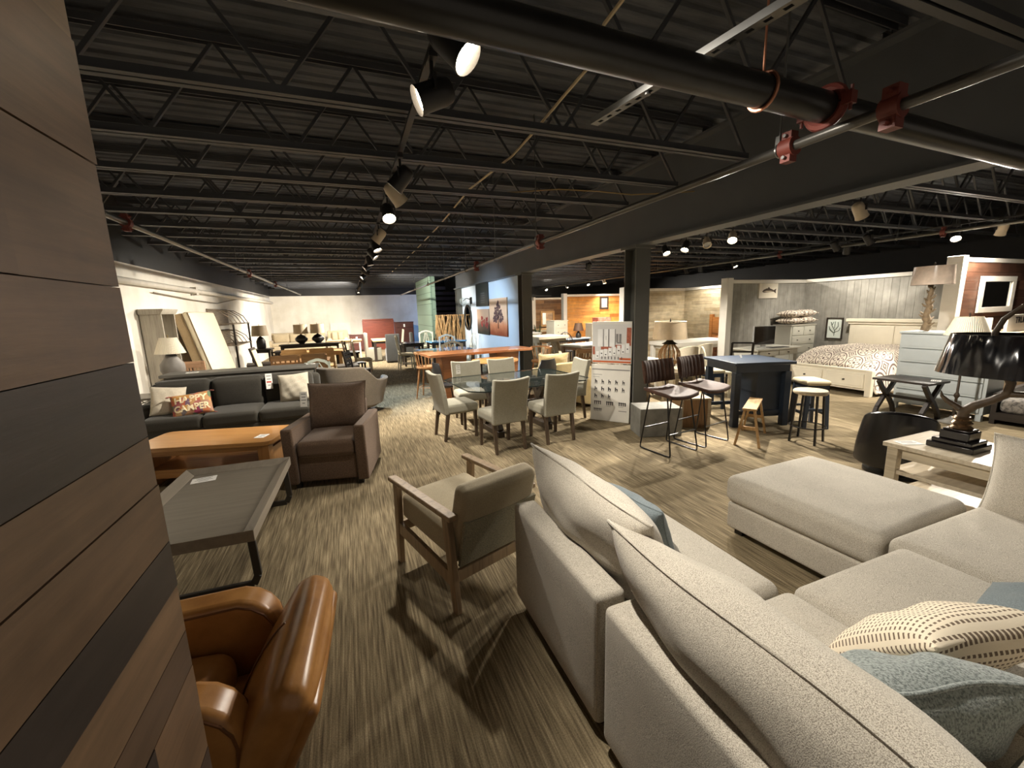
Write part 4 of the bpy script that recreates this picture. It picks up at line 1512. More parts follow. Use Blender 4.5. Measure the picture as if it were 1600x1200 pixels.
# ---------------------------------------------------------------- ribbed brown counter stools
BRL = leather('brown ribbed leather', (80, 56, 44), (58, 40, 31), 0.62, 9)
BRL.node_tree.nodes['Principled BSDF'].inputs['Specular IOR Level'].default_value = 0.25
def barstool(label, loc, rz):
    t = thing('counter_stool', label, 'stool', loc, rz, 'brown ribbed counter stools')
    # faces -y
    m = MB()
    def sp(u, v, o):
        a, b = 2 * u - 1, 2 * v - 1
        x = a * (0.235 - 0.02 * (b > 0) * b)
        y = b * 0.215 - 0.02 * (b < 0) * (1 - a * a) * -b
        z = 0.70 + 0.022 * a * a - 0.012 * (1 - b) * 0.4 + (0.03 * max(0, -b - 0.7) * -1) + 0.012 * b
        return Vector((x, y, z + o))
    n = 12
    A = [[m.bm.verts.new(sp(i / n, j / n, 0.022)) for j in range(n + 1)] for i in range(n + 1)]
    B = [[m.bm.verts.new(sp(i / n, j / n, -0.022)) for j in range(n + 1)] for i in range(n + 1)]
    for i in range(n):
        for j in range(n):
            m._face([A[i][j], A[i + 1][j], A[i + 1][j + 1], A[i][j + 1]])
            m._face([B[i][j + 1], B[i + 1][j + 1], B[i + 1][j], B[i][j]])
    rim = [(i, 0) for i in range(n)] + [(n, j) for j in range(n)] + [(n - i, n) for i in range(n)] + [(0, n - j) for j in range(n)]
    for p, q in zip(rim, rim[1:] + rim[:1]):
        m._face([A[p[0]][p[1]], B[p[0]][p[1]], B[q[0]][q[1]], A[q[0]][q[1]]])
    m.done('seat', BRL, t, bevel=0.014, seg=3, ang=60)
    # padded back with vertical channels
    m = MB()
    nr, ns_, nz = 8, 6, 6
    nx = nr * ns_
    def bp_(i, j, side):
        x = (i / nx - 0.5) * 0.50
        t_ = (i % ns_) / ns_
        zz = (j / nz - 0.5) * 0.27
        edge = min(1.0, (1 - abs(2 * j / nz - 1)) * 2.2) ** 0.5 * min(1.0, (1 - abs(2 * i / nx - 1)) * 9) ** 0.5
        th = 0.012 + 0.016 * edge
        y = 0.235 - 0.05 * (x / 0.25) ** 2
        if side < 0:
            y -= th + 0.010 * abs(math.sin(PI * t_)) * edge
        else:
            y += th
        return T(0, 0, 0.925) @ RX(-10) @ Vector((x, y, zz)) + Vector((0, 0, 0.042))
    A = [[m.bm.verts.new(bp_(i, j, -1)) for j in range(nz + 1)] for i in range(nx + 1)]
    B = [[m.bm.verts.new(bp_(i, j, 1)) for j in range(nz + 1)] for i in range(nx + 1)]
    for i in range(nx):
        for j in range(nz):
            m._face([A[i][j], A[i + 1][j], A[i + 1][j + 1], A[i][j + 1]])
            m._face([B[i][j + 1], B[i + 1][j + 1], B[i + 1][j], B[i][j]])
        m._face([A[i][nz], A[i + 1][nz], B[i + 1][nz], B[i][nz]])
        m._face([B[i][0], B[i + 1][0], A[i + 1][0], A[i][0]])
    for j in range(nz):
        for i in (0, nx):
            m._face([A[i][j], A[i][j + 1], B[i][j + 1], B[i][j]])
    m.done('backrest', BRL, t, ang=50)
    m = MB()
    for k in range(0, 1):
        pts = [(-0.225 + 0.45 * u / 10, 0.262 - 0.06 * ((u / 5 - 1) ** 2), 0.925) for u in range(11)]
        m.tube(pts, 0.008, 6)
    m.done('back_frame', BLACKM, t)
    for sx in (-1, 1):
        m = MB()
        m.tube([(sx * 0.15, 0.12, 0.675), (sx * 0.15, 0.19, 0.70), (sx * 0.15, 0.215, 0.80), (sx * 0.15, 0.245, 0.92)], 0.008, 8)
        m.done('back_post', BLACKM, t)
        m = MB()
        m.tube([(sx * 0.19, -0.13, 0.672), (sx * 0.225, -0.225, 0.04), (sx * 0.225, -0.222, 0.014), (sx * 0.225, -0.19, 0.009), (sx * 0.225, 0.19, 0.009), (sx * 0.225, 0.222, 0.014), (sx * 0.225, 0.225, 0.04), (sx * 0.19, 0.13, 0.672)], 0.0085, 8)
        m.done('sled_leg', BLACKM, t)
    m = MB()
    m.tube([(-0.213, -0.195, 0.26), (0.213, -0.195, 0.26)], 0.0085, 8)
    m.done('footrest', GALV, t)
    m = MB()
    m.tube([(-0.213, 0.195, 0.26), (0.213, 0.195, 0.26)], 0.0085, 8)
    m.done('stretcher', BLACKM, t)
    return t
bs = barstool('brown ribbed leather counter stool with black sled legs, beside the grey column', (3.42, 3.75, 0), R(7))
dup(bs, (4.02, 3.84, 0), R(10), 'brown ribbed leather counter stool with black sled legs, beside the navy table')

# concrete plinth, leaning board, lamp and its table behind the stools
CONC = plain('concrete', (116, 114, 106), 0.85, var=0.2, scale=9.0, bump=0.3)
pl = MB()
pl.box(-0.28, 0.28, -0.2, 0.2, 0, 0.38)
o = pl.done('concrete_planter', CONC, None, bevel=0.008, loc=(3.74, 4.36, 0), rz=R(-19))
tag(o, 'grey concrete box planter standing on the floor behind the brown counter stools', 'planter')
wp = thing('wooden_crate', 'brown wood crate standing on the floor beside the concrete planter', 'crate', (4.46, 4.48, 0), R(-25))
m = MB()
m.box(-0.2, 0.2, -0.2, 0.2, 0, 0.40)
m.done('body', wood('brown crate wood', (118, 88, 54), (92, 66, 40), 'z', 0.6), wp, bevel=0.004)
m = MB()
for sx in (-0.185, 0.185):
    m.box(sx - 0.02, sx + 0.02, -0.21, -0.2, 0, 0.40)
m.box(-0.21, 0.21, -0.21, 0.21, 0.40, 0.42)
m.done('top_frame', wood('pale weathered top', (150, 136, 112), (124, 110, 90), 'x', 0.5), wp)
stb = thing('side_table', 'weathered wood side table carrying the beaded lamp behind the brown stools', 'table', (5.04, 5.52, 0), R(-10))
m = MB()
m.box(-0.33, 0.33, -0.33, 0.33, 0.58, 0.62)
m.done('tabletop', MATS['pale weathered top'], stb, bevel=0.004)
for sx in (-1, 1):
    for sy in (-1, 1):
        m = MB()
        m.cbox((sx * 0.28, sy * 0.28, 0.29), (0.07, 0.07, 0.58))
        m.done('leg', MATS['pale weathered top'], stb)
m = MB()
m.box(-0.28, 0.28, -0.28, 0.28, 0.12, 0.15)
m.done('shelf', MATS['pale weathered top'], stb)

SHADEW = plain('wrapped beige lamp shade', (196, 176, 146), 0.3, var=0.1, scale=12)
lw = thing('table_lamp', 'beaded wire table lamp with a plastic wrapped beige drum shade behind the brown stools', 'lamp', (4.98, 5.52, 0.621), 0)
lw.scale = (1.28, 1.28, 1.28)
RATT = plain('wooden bead strands', (156, 118, 74), 0.6, var=0.2, scale=30)
m = MB()
m.lathe([(0.001, 0), (0.075, 0), (0.075, 0.015), (0.02, 0.03), (0.014, 0.10), (0.014, 0.42)], 16)
m.done('stem', BLACKM, lw)
for k in range(14):
    a = k * 2 * PI / 14
    m = MB()
    pts = []
    for q in range(9):
        u = q / 8
        rr = 0.05 + 0.085 * math.sin(PI * min(1, u * 1.1)) ** 0.7
        pts.append((rr * math.cos(a), rr * math.sin(a), 0.06 + 0.30 * u))
    m.tube(pts, [0.007 + 0.004 * (q % 2) for q in range(9)], 6)
    m.done('bead_strand', RATT, lw)
m = MB()
m.lathe([(0.10, 0.345), (0.05, 0.375), (0.018, 0.42), (0.012, 0.44)], 16)
m.done('cap', plain('bronze cap', (84, 74, 56), 0.4, metal=0.5), lw)
m = MB()
m.lathe([(0.215, 0.41), (0.195, 0.63), (0.192, 0.63), (0.212, 0.41)], 32)
m.done('lamp_shade', SHADEW, lw)
m = MB()
m.tube([(0.193 * math.cos(k * PI / 16), 0.193 * math.sin(k * PI / 16), 0.632) for k in range(32)], 0.006, 6, closed=True)
m.done('shade_trim', plain('cream shade trim', (226, 214, 186), 0.6), lw)
m = MB()
m.lathe([(0.008, 0.55), (0.010, 0.64), (0.004, 0.67), (0.001, 0.675)], 10)
m.tube([(-0.19, 0, 0.615), (0.19, 0, 0.615)], 0.004, 5)
m.done('finial', BLACKM, lw)

# ---------------------------------------------------------------- navy counter table and stools
NAVY = plain('navy painted wood', (42, 52, 66), 0.42, var=0.12, scale=10)
nt_ = thing('counter_table', 'tall navy painted counter table with square legs beside the brown stools', 'table', (5.32, 4.32, 0), R(-18))
m = MB()
m.box(-0.43, 0.43, -0.43, 0.43, 0.865, 0.905)
m.done('tabletop', NAVY, nt_, bevel=0.005)
m = MB()
m.box(-0.38, 0.38, -0.38, 0.38, 0.765, 0.865)
m.done('apron', NAVY, nt_)
for sx in (-1, 1):
    for sy in (-1, 1):
        m = MB()
        m.cbox((sx * 0.355, sy * 0.355, 0.3825), (0.085, 0.085, 0.765))
        m.done('leg', NAVY, nt_, bevel=0.004)
m = MB()
m.box(-0.34, 0.34, -0.34, -0.30, 0.16, 0.21)
m.box(-0.34, 0.34, 0.30, 0.34, 0.16, 0.21)
m.done('stretcher', NAVY, nt_)
m = MB()
m.box(-0.02, 0.33, -0.31, -0.29, 0.12, 0.765)
m.box(-0.02, 0.0, -0.29, 0.29, 0.12, 0.765)
m.box(-0.02, 0.33, 0.29, 0.31, 0.12, 0.765)
m.box(-0.02, 0.33, -0.29, 0.29, 0.12, 0.14)
m.box(-0.02, 0.33, -0.29, 0.29, 0.44, 0.455)
m.done('storage_base', NAVY, nt_)
card('small white price tag standing on the navy counter table', (5.36, 4.45, 0.906), (0.06, 0.09, 0.002), (70, 0, 20), True, 'price_tag', 'price tag')

CREAM = fabric('cream seat pad', (206, 192, 160), (184, 170, 140), scale=200, contrast=0.08)
def nstool(label, loc, rz):
    t = thing('counter_stool', label, 'stool', loc, rz, 'navy counter stools')
    m = MB()
    m.rbox((0, 0, 0.625), (0.40, 0.30, 0.06), 0.028, (0, 0, 0.012), 6)
    m.done('seat', CREAM, t)
    m = MB()
    m.box(-0.18, 0.18, -0.13, 0.13, 0.53, 0.598)
    m.done('apron', NAVY, t)
    for sx in (-1, 1):
        for sy in (-1, 1):
            m = MB()
            m.bar((sx * 0.155, sy * 0.11, 0.596), (sx * 0.175, sy * 0.14, 0), 0.045)
            m.done('leg', NAVY, t)
    m = MB()
    m.bar((-0.165, -0.13, 0.2), (0.165, -0.13, 0.2), 0.03)
    m.bar((-0.165, 0.13, 0.2), (0.165, 0.13, 0.2), 0.03)
    m.bar((-0.165, -0.13, 0.26), (-0.165, 0.13, 0.26), 0.03)
    m.bar((0.165, -0.13, 0.26), (0.165, 0.13, 0.26), 0.03)
    m.done('stretcher', NAVY, t)
    return t
ns = nstool('navy counter stool with cream seat pad standing in front of the white bed', (5.44, 3.92, 0), R(62))
ns.location = (5.80, 3.70, 0)
dup(ns, (5.50, 5.12, 0), R(70), 'navy counter stool with cream seat pad behind the navy counter table')

# pale round stool
rs_ = thing('round_stool', 'round stool with pale wood seat and black ring footrest', 'stool', (5.12, 3.26, 0), R(15))
m = MB()
m.lathe([(0.001, 0.60), (0.17, 0.60), (0.18, 0.612), (0.18, 0.632), (0.17, 0.645), (0.001, 0.645)], 32)
m.done('seat', wood('pale round wood', (204, 190, 164), (188, 172, 146), 'x', 0.5), rs_)
for k in range(4):
    a = R(45 + 90 * k)
    m = MB()
    m.bar((0.15 * math.cos(a), 0.15 * math.sin(a), 0.6), (0.19 * math.cos(a), 0.19 * math.sin(a), 0), 0.03, 0.02)
    m.done('leg', BLACKM, rs_)
m = MB()
m.tube([(0.185 * math.cos(k * PI / 16), 0.185 * math.sin(k * PI / 16), 0.2) for k in range(32)], 0.008, 6, closed=True)
m.done('footrest', BLACKM, rs_)

# narrow sawhorse stool
sh_ = thing('sawhorse_stool', 'narrow natural wood sawhorse with splayed legs in front of the navy table', 'stool', (4.62, 3.62, 0), R(-57))
SAW = wood('raw pine', (172, 138, 92), (146, 112, 70), 'y', 0.6)
m = MB()
m.box(-0.075, 0.075, -0.36, 0.36, 0.44, 0.465)
m.done('tabletop', SAW, sh_, bevel=0.003)
for sx in (-1, 1):
    for sy in (-1, 1):
        m = MB()
        m.bar((sx * 0.05, sy * 0.31, 0.44), (sx * 0.13, sy * 0.36, 0), 0.026, 0.05)
        m.done('leg', SAW, sh_)
for sy in (-1, 1):
    m = MB()
    m.bar((-0.085, sy * 0.335, 0.22), (0.085, sy * 0.335, 0.22), 0.02, 0.04)
    m.done('stretcher', SAW, sh_)

# ================================================================ bar table, windsor stools, round table, black chairs
CHEST = wood('chestnut tabletop', (158, 104, 66), (128, 80, 50), 'x', 0.3, 0.7, 0.04, 0.3)
MAPLE = wood('light maple', (182, 134, 88), (154, 108, 66), 'z', 0.4)
bt = thing('bar_table', 'long chestnut bar table on two block pedestals behind the dining set', 'table', (2.25, 7.64, 0), R(6))
m = MB()
m.prism(rrect(-1.06, 1.06, -0.32, 0.32, 0.06), 0.91, 0.955)
m.done('tabletop', CHEST, bt, bevel=0.004)
for sx in (-1, 1):
    m = MB()
    m.hexa([(sx * 0.55 - 0.18, -0.16, 0.04), (sx * 0.55 + 0.18, -0.16, 0.04), (sx * 0.55 + 0.18, 0.16, 0.04), (sx * 0.55 - 0.18, 0.16, 0.04), (sx * 0.55 - 0.24, -0.2, 0.905), (sx * 0.55 + 0.24, -0.2, 0.905), (sx * 0.55 + 0.24, 0.2, 0.905), (sx * 0.55 - 0.24, 0.2, 0.905)])
    m.box(sx * 0.55 - 0.26, sx * 0.55 + 0.26, -0.24, 0.24, 0, 0.04)
    m.done('pedestal', CHEST, bt, bevel=0.006)
def windsor(label, loc, rz):
    t = thing('windsor_stool', label, 'stool', loc, rz, 'maple windsor stools')
    m = MB()
    m.lathe([(0.001, 0.60), (0.19, 0.60), (0.205, 0.62), (0.20, 0.645), (0.12, 0.635), (0.001, 0.63)], 24)
    m.done('seat', MAPLE, t)
    m = MB()
    top = [(0.225 * math.cos(R(a)), 0.225 * math.sin(R(a)), 0.91) for a in range(-20, 201, 20)]
    for p, q in zip(top, top[1:]):
        m.bar(p, q, 0.035, 0.03)
    m.done('arm_bow', MAPLE, t)
    for a in range(-15, 196, 21):
        m = MB()
        m.tube([(0.175 * math.cos(R(a)), 0.175 * math.sin(R(a)), 0.635), (0.222 * math.cos(R(a)), 0.222 * math.sin(R(a)), 0.91)], 0.008, 6)
        m.done('spindle', MAPLE, t)
    for sx in (-1, 1):
        for sy in (-1, 1):
            m = MB()
            m.tube([(sx * 0.11, sy * 0.11, 0.61), (sx * 0.145, sy * 0.145, 0.32), (sx * 0.18, sy * 0.18, 0)], [0.017, 0.02, 0.013], 8)
            m.done('leg', MAPLE, t)
    m = MB()
    c4 = [(-0.155, -0.155, 0.22), (0.155, -0.155, 0.22), (0.155, 0.155, 0.22), (-0.155, 0.155, 0.22)]
    m.tube(c4, 0.010, 6, closed=True)
    m.done('stretcher', MAPLE, t)
    return t
wi = windsor('maple windsor counter stool at the aisle end of the long chestnut bar table', (1.36, 8.3, 0), R(60))
dup(wi, (3.70, 7.88, 0), R(-70), 'maple windsor counter stool at the right end of the long chestnut bar table')

rt_ = thing('dining_table', 'round honey wood dining table behind the upholstered dining chairs', 'table', (2.38, 7.0, 0), 0)
rt_.location = (2.36, 6.97, 0)
m = MB()
m.lathe([(0.001, 0.80), (0.40, 0.80), (0.42, 0.815), (0.415, 0.835), (0.001, 0.835)], 40)
m.done('tabletop', wood('honey round top', (196, 140, 82), (166, 112, 60), 'x', 0.35, 0.8, 0.04, 0.2), rt_)
for k in range(4):
    a = R(45 + 90 * k)
    m = MB()
    m.bar((0.28 * math.cos(a), 0.28 * math.sin(a), 0.80), (0.28 * math.cos(a), 0.28 * math.sin(a), 0), 0.025, 0.05)
    m.done('leg', BLACKM, rt_)
m = MB()
m.lathe([(0.27, 0.52), (0.27, 0.54), (0.001, 0.54)], 24)
m.done('shelf', MAPLE, rt_)

BLKP = plain('black moulded plastic', (38, 38, 40), 0.38, var=0.05)
def shellchair(label, loc, rz):
    t = thing('moulded_chair', label, 'chair', loc, rz, 'black moulded chairs')
    m = MB()
    m.lathe([(0.001, 0.42), (0.14, 0.425), (0.20, 0.45), (0.21, 0.475), (0.20, 0.47), (0.13, 0.445), (0.001, 0.44)], 20)
    m.done('seat', BLKP, t)
    m = MB()
    def bk(u, v, o):
        a = (u - 0.5) * 2
        w_ = 0.225 * (1 - 0.9 * max(0, v - 0.35) ** 2.4)
        return Vector((a * w_, 0.16 + 0.05 * v - 0.05 * a * a + o, 0.46 + 0.40 * v))
    n1, n2 = 10, 10
    A = [[m.bm.verts.new(bk(i / n1, j / n2, -0.01)) for j in range(n2 + 1)] for i in range(n1 + 1)]
    B = [[m.bm.verts.new(bk(i / n1, j / n2, 0.01)) for j in range(n2 + 1)] for i in range(n1 + 1)]
    for i in range(n1):
        for j in range(n2):
            m._face([A[i][j], A[i + 1][j], A[i + 1][j + 1], A[i][j + 1]])
            m._face([B[i][j + 1], B[i + 1][j + 1], B[i + 1][j], B[i][j]])
        m._face([A[i][n2], A[i + 1][n2], B[i + 1][n2], B[i][n2]])
        m._face([B[i][0], B[i + 1][0], A[i + 1][0], A[i][0]])
    for j in range(n2):
        for i in (0, n1):
            m._face([A[i][j], A[i][j + 1], B[i][j + 1], B[i][j]])
    m.done('backrest', BLKP, t, ang=60)
    for sx in (-1, 1):
        for sy in (-1, 1):
            m = MB()
            m.tube([(sx * 0.12, sy * 0.12, 0.43), (sx * 0.2, sy * 0.2, 0)], 0.012, 8)
            m.done('leg', BLACKM, t)
    return t
s1 = shellchair('black moulded chair beside the maple windsor stool by the aisle', (1.45, 6.95, 0), R(95))
dup(s1, (3.02, 6.42, 0), R(200), 'black moulded chair at the right of the round honey wood table')

# cream barrel chairs seen from behind with a pillow
CRM = fabric('cream velvet', (198, 180, 136), (172, 154, 112), scale=150, contrast=0.1, sheen=0.4)
lv = thing('barrel_chair', 'wide cream velvet chair seen from behind, past the glass table', 'armchair', (3.72, 7.05, 0), R(188))
m = MB()
m.rbox((0, 0, 0.22), (0.86, 0.70, 0.32), 0.05, seg=5)
m.done('seat_base', CRM, lv)
m = MB()
m.rbox((0, -0.05, 0.42), (0.70, 0.62, 0.13), 0.05, (0, 0, 0.02), 6)
m.done('seat_cushion', CRM, lv)
m = MB()
pts = [(-0.47, -0.3), (-0.46, 0.1)] + arc(-0.22, 0.16, 0.24, 170, 95, 5) + arc(0.22, 0.16, 0.24, 85, 10, 5) + [(0.46, 0.1), (0.47, -0.3)]
inn = [(x * 0.84, y * 0.84 - 0.01) for x, y in pts]
def wallstrip(m, o_, i_, z0, z1f):
    n = len(o_)
    V = []
    for k in range(n):
        z1 = z1f(k / (n - 1))
        V.append([m.bm.verts.new((o_[k][0] * 0.96, o_[k][1] * 0.96, z0)), m.bm.verts.new((o_[k][0], o_[k][1], z1)), m.bm.verts.new((i_[k][0], i_[k][1], z1)), m.bm.verts.new((i_[k][0], i_[k][1], z0))])
    for a, b in zip(V, V[1:]):
        for q in range(4):
            m._face([a[q], a[(q + 1) % 4], b[(q + 1) % 4], b[q]])
    m._face(V[0])
    m._face(V[-1][::-1])
wallstrip(m, pts, inn, 0.06, lambda u: 0.58 + 0.14 * math.sin(PI * u) ** 0.7)
m.done('backrest', CRM, lv, bevel=0.03, seg=3, ang=60)
o = tpillow('lumbar_pillow', 'long cream lumbar pillow lying on top of the cream velvet chair', (3.60, 7.12, 0.72), 0.62, 0.26, 0.15, (10, 0, -4), CRM, 61)
lv2 = dup(lv, (4.05, 6.15, 0), R(120), 'cream velvet barrel chair half hidden behind the display board')
# ================================================================ reusable furniture kinds
def chair(label, loc, rz, mat, style='slat', seatmat=None, h=0.95, group=None, w=0.44, name='dining_chair'):
    """faces -y. style: slat | carved | ladder | slip | panel | windsor | metal"""
    t = thing(name, label, 'chair', loc, rz, group)
    hw = w / 2
    if style == 'slip':
        m = MB()
        m.rbox((0, 0, 0.26), (w, 0.5, 0.46), 0.03, seg=4)
        m.done('skirted_seat', mat, t)
        m = MB()
        m.rbox((0, 0.24, h / 2 + 0.02), (w, 0.09, h - 0.04), 0.035, seg=5)
        m.done('backrest', mat, t)
        return t
    m = MB()
    if seatmat:
        m.rbox((0, 0, 0.46), (w, 0.43, 0.06), 0.025, (0, 0, 0.015), 5)
    else:
        m.box(-hw, hw, -0.21, 0.21, 0.44, 0.47)
    m.done('seat', seatmat or mat, t)
    for sx in (-1, 1):
        m = MB()
        m.bar((sx * (hw - 0.03), -0.18, 0.44), (sx * (hw - 0.03), -0.19, 0), 0.042, 0.042, 0.032, 0.032)
        m.done('leg', mat, t)
        m = MB()
        m.bar((sx * (hw - 0.025), 0.19, 0.45), (sx * (hw - 0.025), 0.235, 0), 0.04, 0.04, 0.03, 0.03)
        m.done('leg', mat, t)
        if style != 'windsor':
            m = MB()
            m.bar((sx * (hw - 0.025), 0.19, 0.44), (sx * (hw - 0.025), 0.27, h - 0.02), 0.04, 0.034)
            m.done('back_post', mat, t)
    m = MB()
    m.bar((-hw + 0.04, -0.185, 0.17), (-hw + 0.04, 0.215, 0.17), 0.025)
    m.done('stretcher', mat, t)
    m = MB()
    m.bar((hw - 0.04, -0.185, 0.17), (hw - 0.04, 0.215, 0.17), 0.025)
    m.done('stretcher', mat, t)
    if style == 'slat':
        m = MB()
        m.bar((-hw + 0.01, 0.265, h - 0.06), (hw - 0.01, 0.265, h - 0.06), 0.025, 0.11)
        m.done('top_rail', mat, t)
        for k in range(5):
            x = (-2 + k) * (w - 0.12) / 4.6
            m = MB()
            m.bar((x, 0.21, 0.56), (x, 0.262, h - 0.1), 0.028, 0.012)
            m.done('slat', mat, t)
        m = MB()
        m.bar((-hw + 0.03, 0.208, 0.56), (hw - 0.03, 0.208, 0.56), 0.022, 0.04)
        m.done('lower_rail', mat, t)
    elif style == 'ladder':
        for k in range(4):
            z = 0.58 + k * (h - 0.66) / 3
            m = MB()
            m.bar((-hw + 0.03, 0.2 + (z - 0.45) * 0.14, z), (hw - 0.03, 0.2 + (z - 0.45) * 0.14, z), 0.018, 0.055)
            m.done('slat', mat, t)
    elif style == 'panel':
        m = MB()
        m.hexa([(-hw + 0.02, 0.20, 0.55), (hw - 0.02, 0.20, 0.55), (hw - 0.02, 0.225, 0.55), (-hw + 0.02, 0.225, 0.55), (-hw + 0.02, 0.255, h), (hw - 0.02, 0.255, h), (hw - 0.02, 0.28, h), (-hw + 0.02, 0.28, h)])
        m.done('back_panel', mat, t)
    elif style == 'carved':
        m = MB()
        top = [(-hw + 0.02, 0.262, h - 0.08), (-hw * 0.6, 0.268, h - 0.01), (0, 0.27, h + 0.03), (hw * 0.6, 0.268, h - 0.01), (hw - 0.02, 0.262, h - 0.08)]
        for p, q in zip(top, top[1:]):
            m.bar(p, q, 0.028, 0.05)
        m.done('top_rail', mat, t)
        m = MB()
        for k in range(3):
            x = (k - 1) * 0.055
            m.tube([(x * 0.6, 0.205, 0.55), (x * 1.6, 0.235, 0.72), (x * 0.5, 0.262, h - 0.03)], 0.010, 6)
        m.done('splat', mat, t)
        m = MB()
        m.bar((-hw + 0.03, 0.205, 0.55), (hw - 0.03, 0.205, 0.55), 0.022, 0.04)
        m.done('lower_rail', mat, t)
    elif style == 'windsor':
        m = MB()
        m.tube([(hw * 0.98 * math.cos(R(a)), 0.21 + 0.05 * math.sin(R(a)), 0.46 + (h - 0.46) * math.sin(R(a)) ** 0.75) for a in range(0, 181, 15)], 0.013, 6)
        m.done('bow', mat, t)
        for k in range(7):
            a = R(30 + 20 * k)
            m = MB()
            m.tube([((k - 3) * -0.045, 0.18, 0.46), (hw * 0.98 * math.cos(a), 0.21 + 0.05 * math.sin(a), 0.46 + (h - 0.46) * math.sin(a) ** 0.75)], 0.007, 5)
            m.done('spindle', mat, t)
    elif style == 'metal':
        for z in (h - 0.02, h - 0.2):
            m = MB()
            m.bar((-hw + 0.02, 0.268 - (h - z) * 0.14, z), (hw - 0.02, 0.268 - (h - z) * 0.14, z), 0.022, 0.03)
            m.done('rail', mat, t)
    return t

def table(label, loc, rz, sx, sy, h, topm, legm, leg=0.07, style='legs', top=0.04, name='dining_table', group=None, apron=True):
    t = thing(name, label, 'table', loc, rz, group)
    m = MB()
    m.box(-sx / 2, sx / 2, -sy / 2, sy / 2, h - top, h)
    m.done('tabletop', topm, t, bevel=0.004)
    if apron:
        m = MB()
        m.box(-sx / 2 + 0.06, sx / 2 - 0.06, -sy / 2 + 0.06, sy / 2 - 0.06, h - top - 0.08, h - top)
        m.done('apron', legm, t)
    if style == 'legs':
        for ax in (-1, 1):
            for ay in (-1, 1):
                m = MB()
                m.bar((ax * (sx / 2 - 0.07), ay * (sy / 2 - 0.07), h - top), (ax * (sx / 2 - 0.07), ay * (sy / 2 - 0.07), 0), leg, leg, leg * 0.8, leg * 0.8)
                m.done('leg', legm, t)
    elif style == 'trestle':
        for ax in (-1, 1):
            for ay in (-1, 1):
                m = MB()
                m.bar((ax * sx * 0.30, ay * 0.06, h - top - 0.02), (ax * sx * 0.34, ay * sy * 0.42, 0), leg, leg * 1.5)
                m.done('trestle_leg', legm, t)
        m = MB()
        m.bar((-sx * 0.32, 0, 0.25), (sx * 0.32, 0, 0.25), 0.05, 0.09)
        m.done('stretcher', legm, t)
    elif style == 'block':
        m = MB()
        m.box(-sx * 0.2, sx * 0.2, -sy * 0.25, sy * 0.25, 0, h - top)
        m.done('pedestal', legm, t)
    return t

def cabinet(label, loc, rz, w, d, h, mat, rows, cols, knob, name='dresser', cat='dresser', topm=None, group=None, foot=0.06, shrink=0.0):
    """front faces -y"""
    t = thing(name, label, cat, loc, rz, group)
    m = MB()
    m.box(-w / 2, w / 2, -d / 2 + 0.02, d / 2, foot, h - 0.03)
    m.done('body', mat, t)
    m = MB()
    m.box(-w / 2 - 0.015, w / 2 + 0.015, -d / 2 - 0.005, d / 2 + 0.005, h - 0.03, h)
    m.done('top', topm or mat, t, bevel=0.004)
    rh = (h - 0.06 - foot) / rows
    for r_ in range(rows):
        nc = cols if isinstance(cols, int) else cols[r_]
        cw = (w - 0.06) / nc
        for c in range(nc):
            x0 = -w / 2 + 0.03 + c * cw + 0.008
            z0 = foot + 0.015 + r_ * rh + 0.008
            m = MB()
            m.box(x0, x0 + cw - 0.016, -d / 2, -d / 2 + 0.02, z0, z0 + rh - 0.016)
            m.box(x0 + 0.03, x0 + cw - 0.046, -d / 2 - 0.003, -d / 2, z0 + 0.03, z0 + rh - 0.046)
            dr = m.done('drawer', mat, t, bevel=0.003)
            for q in (() if knob is None else (0.5,) if cw < 0.5 else (0.22, 0.78)):
                m = MB()
                m.lathe([(0.001, 0.0), (0.012, 0.0), (0.006, 0.01), (0.013, 0.022), (0.001, 0.028)], 8, M=T(x0 + (cw - 0.016) * q, -d / 2 - 0.003, z0 + (rh - 0.016) / 2) @ RX(90))
                m.done('knob', knob, dr)
    if foot > 0.01:
        for sx in (-1, 1):
            for sy in (-1, 1):
                m = MB()
                m.cbox((sx * (w / 2 - 0.035), sy * (d / 2 - 0.035) , foot / 2), (0.06, 0.06, foot))
                m.done('foot', mat, t)
    return t

def lamp(label, loc, basem, shadem, prof, z0, z1, r0, r1, name='table_lamp', finial=True, n=28):
    t = thing(name, label, 'lamp', loc)
    m = MB()
    m.lathe(prof, 20)
    m.done('base', basem, t)
    m = MB()
    m.lathe([(r0, z0), (r1, z1), (r1 - 0.004, z1), (r0 - 0.004, z0)], n)
    m.done('lamp_shade', shadem, t)
    m = MB()
    m.tube([(0, 0, prof[-1][1] - 0.005), (0, 0, z1 + 0.025)], 0.006, 6)
    m.tube([(-r1 * 0.98, 0, z1 - 0.012), (r1 * 0.98, 0, z1 - 0.012)], 0.004, 5)
    if finial:
        m.lathe([(0.001, z1 + 0.02), (0.012, z1 + 0.03), (0.001, z1 + 0.05)], 8)
    m.done('harp', plain('brass harp', (150, 130, 84), 0.4, metal=0.6), t)
    return t

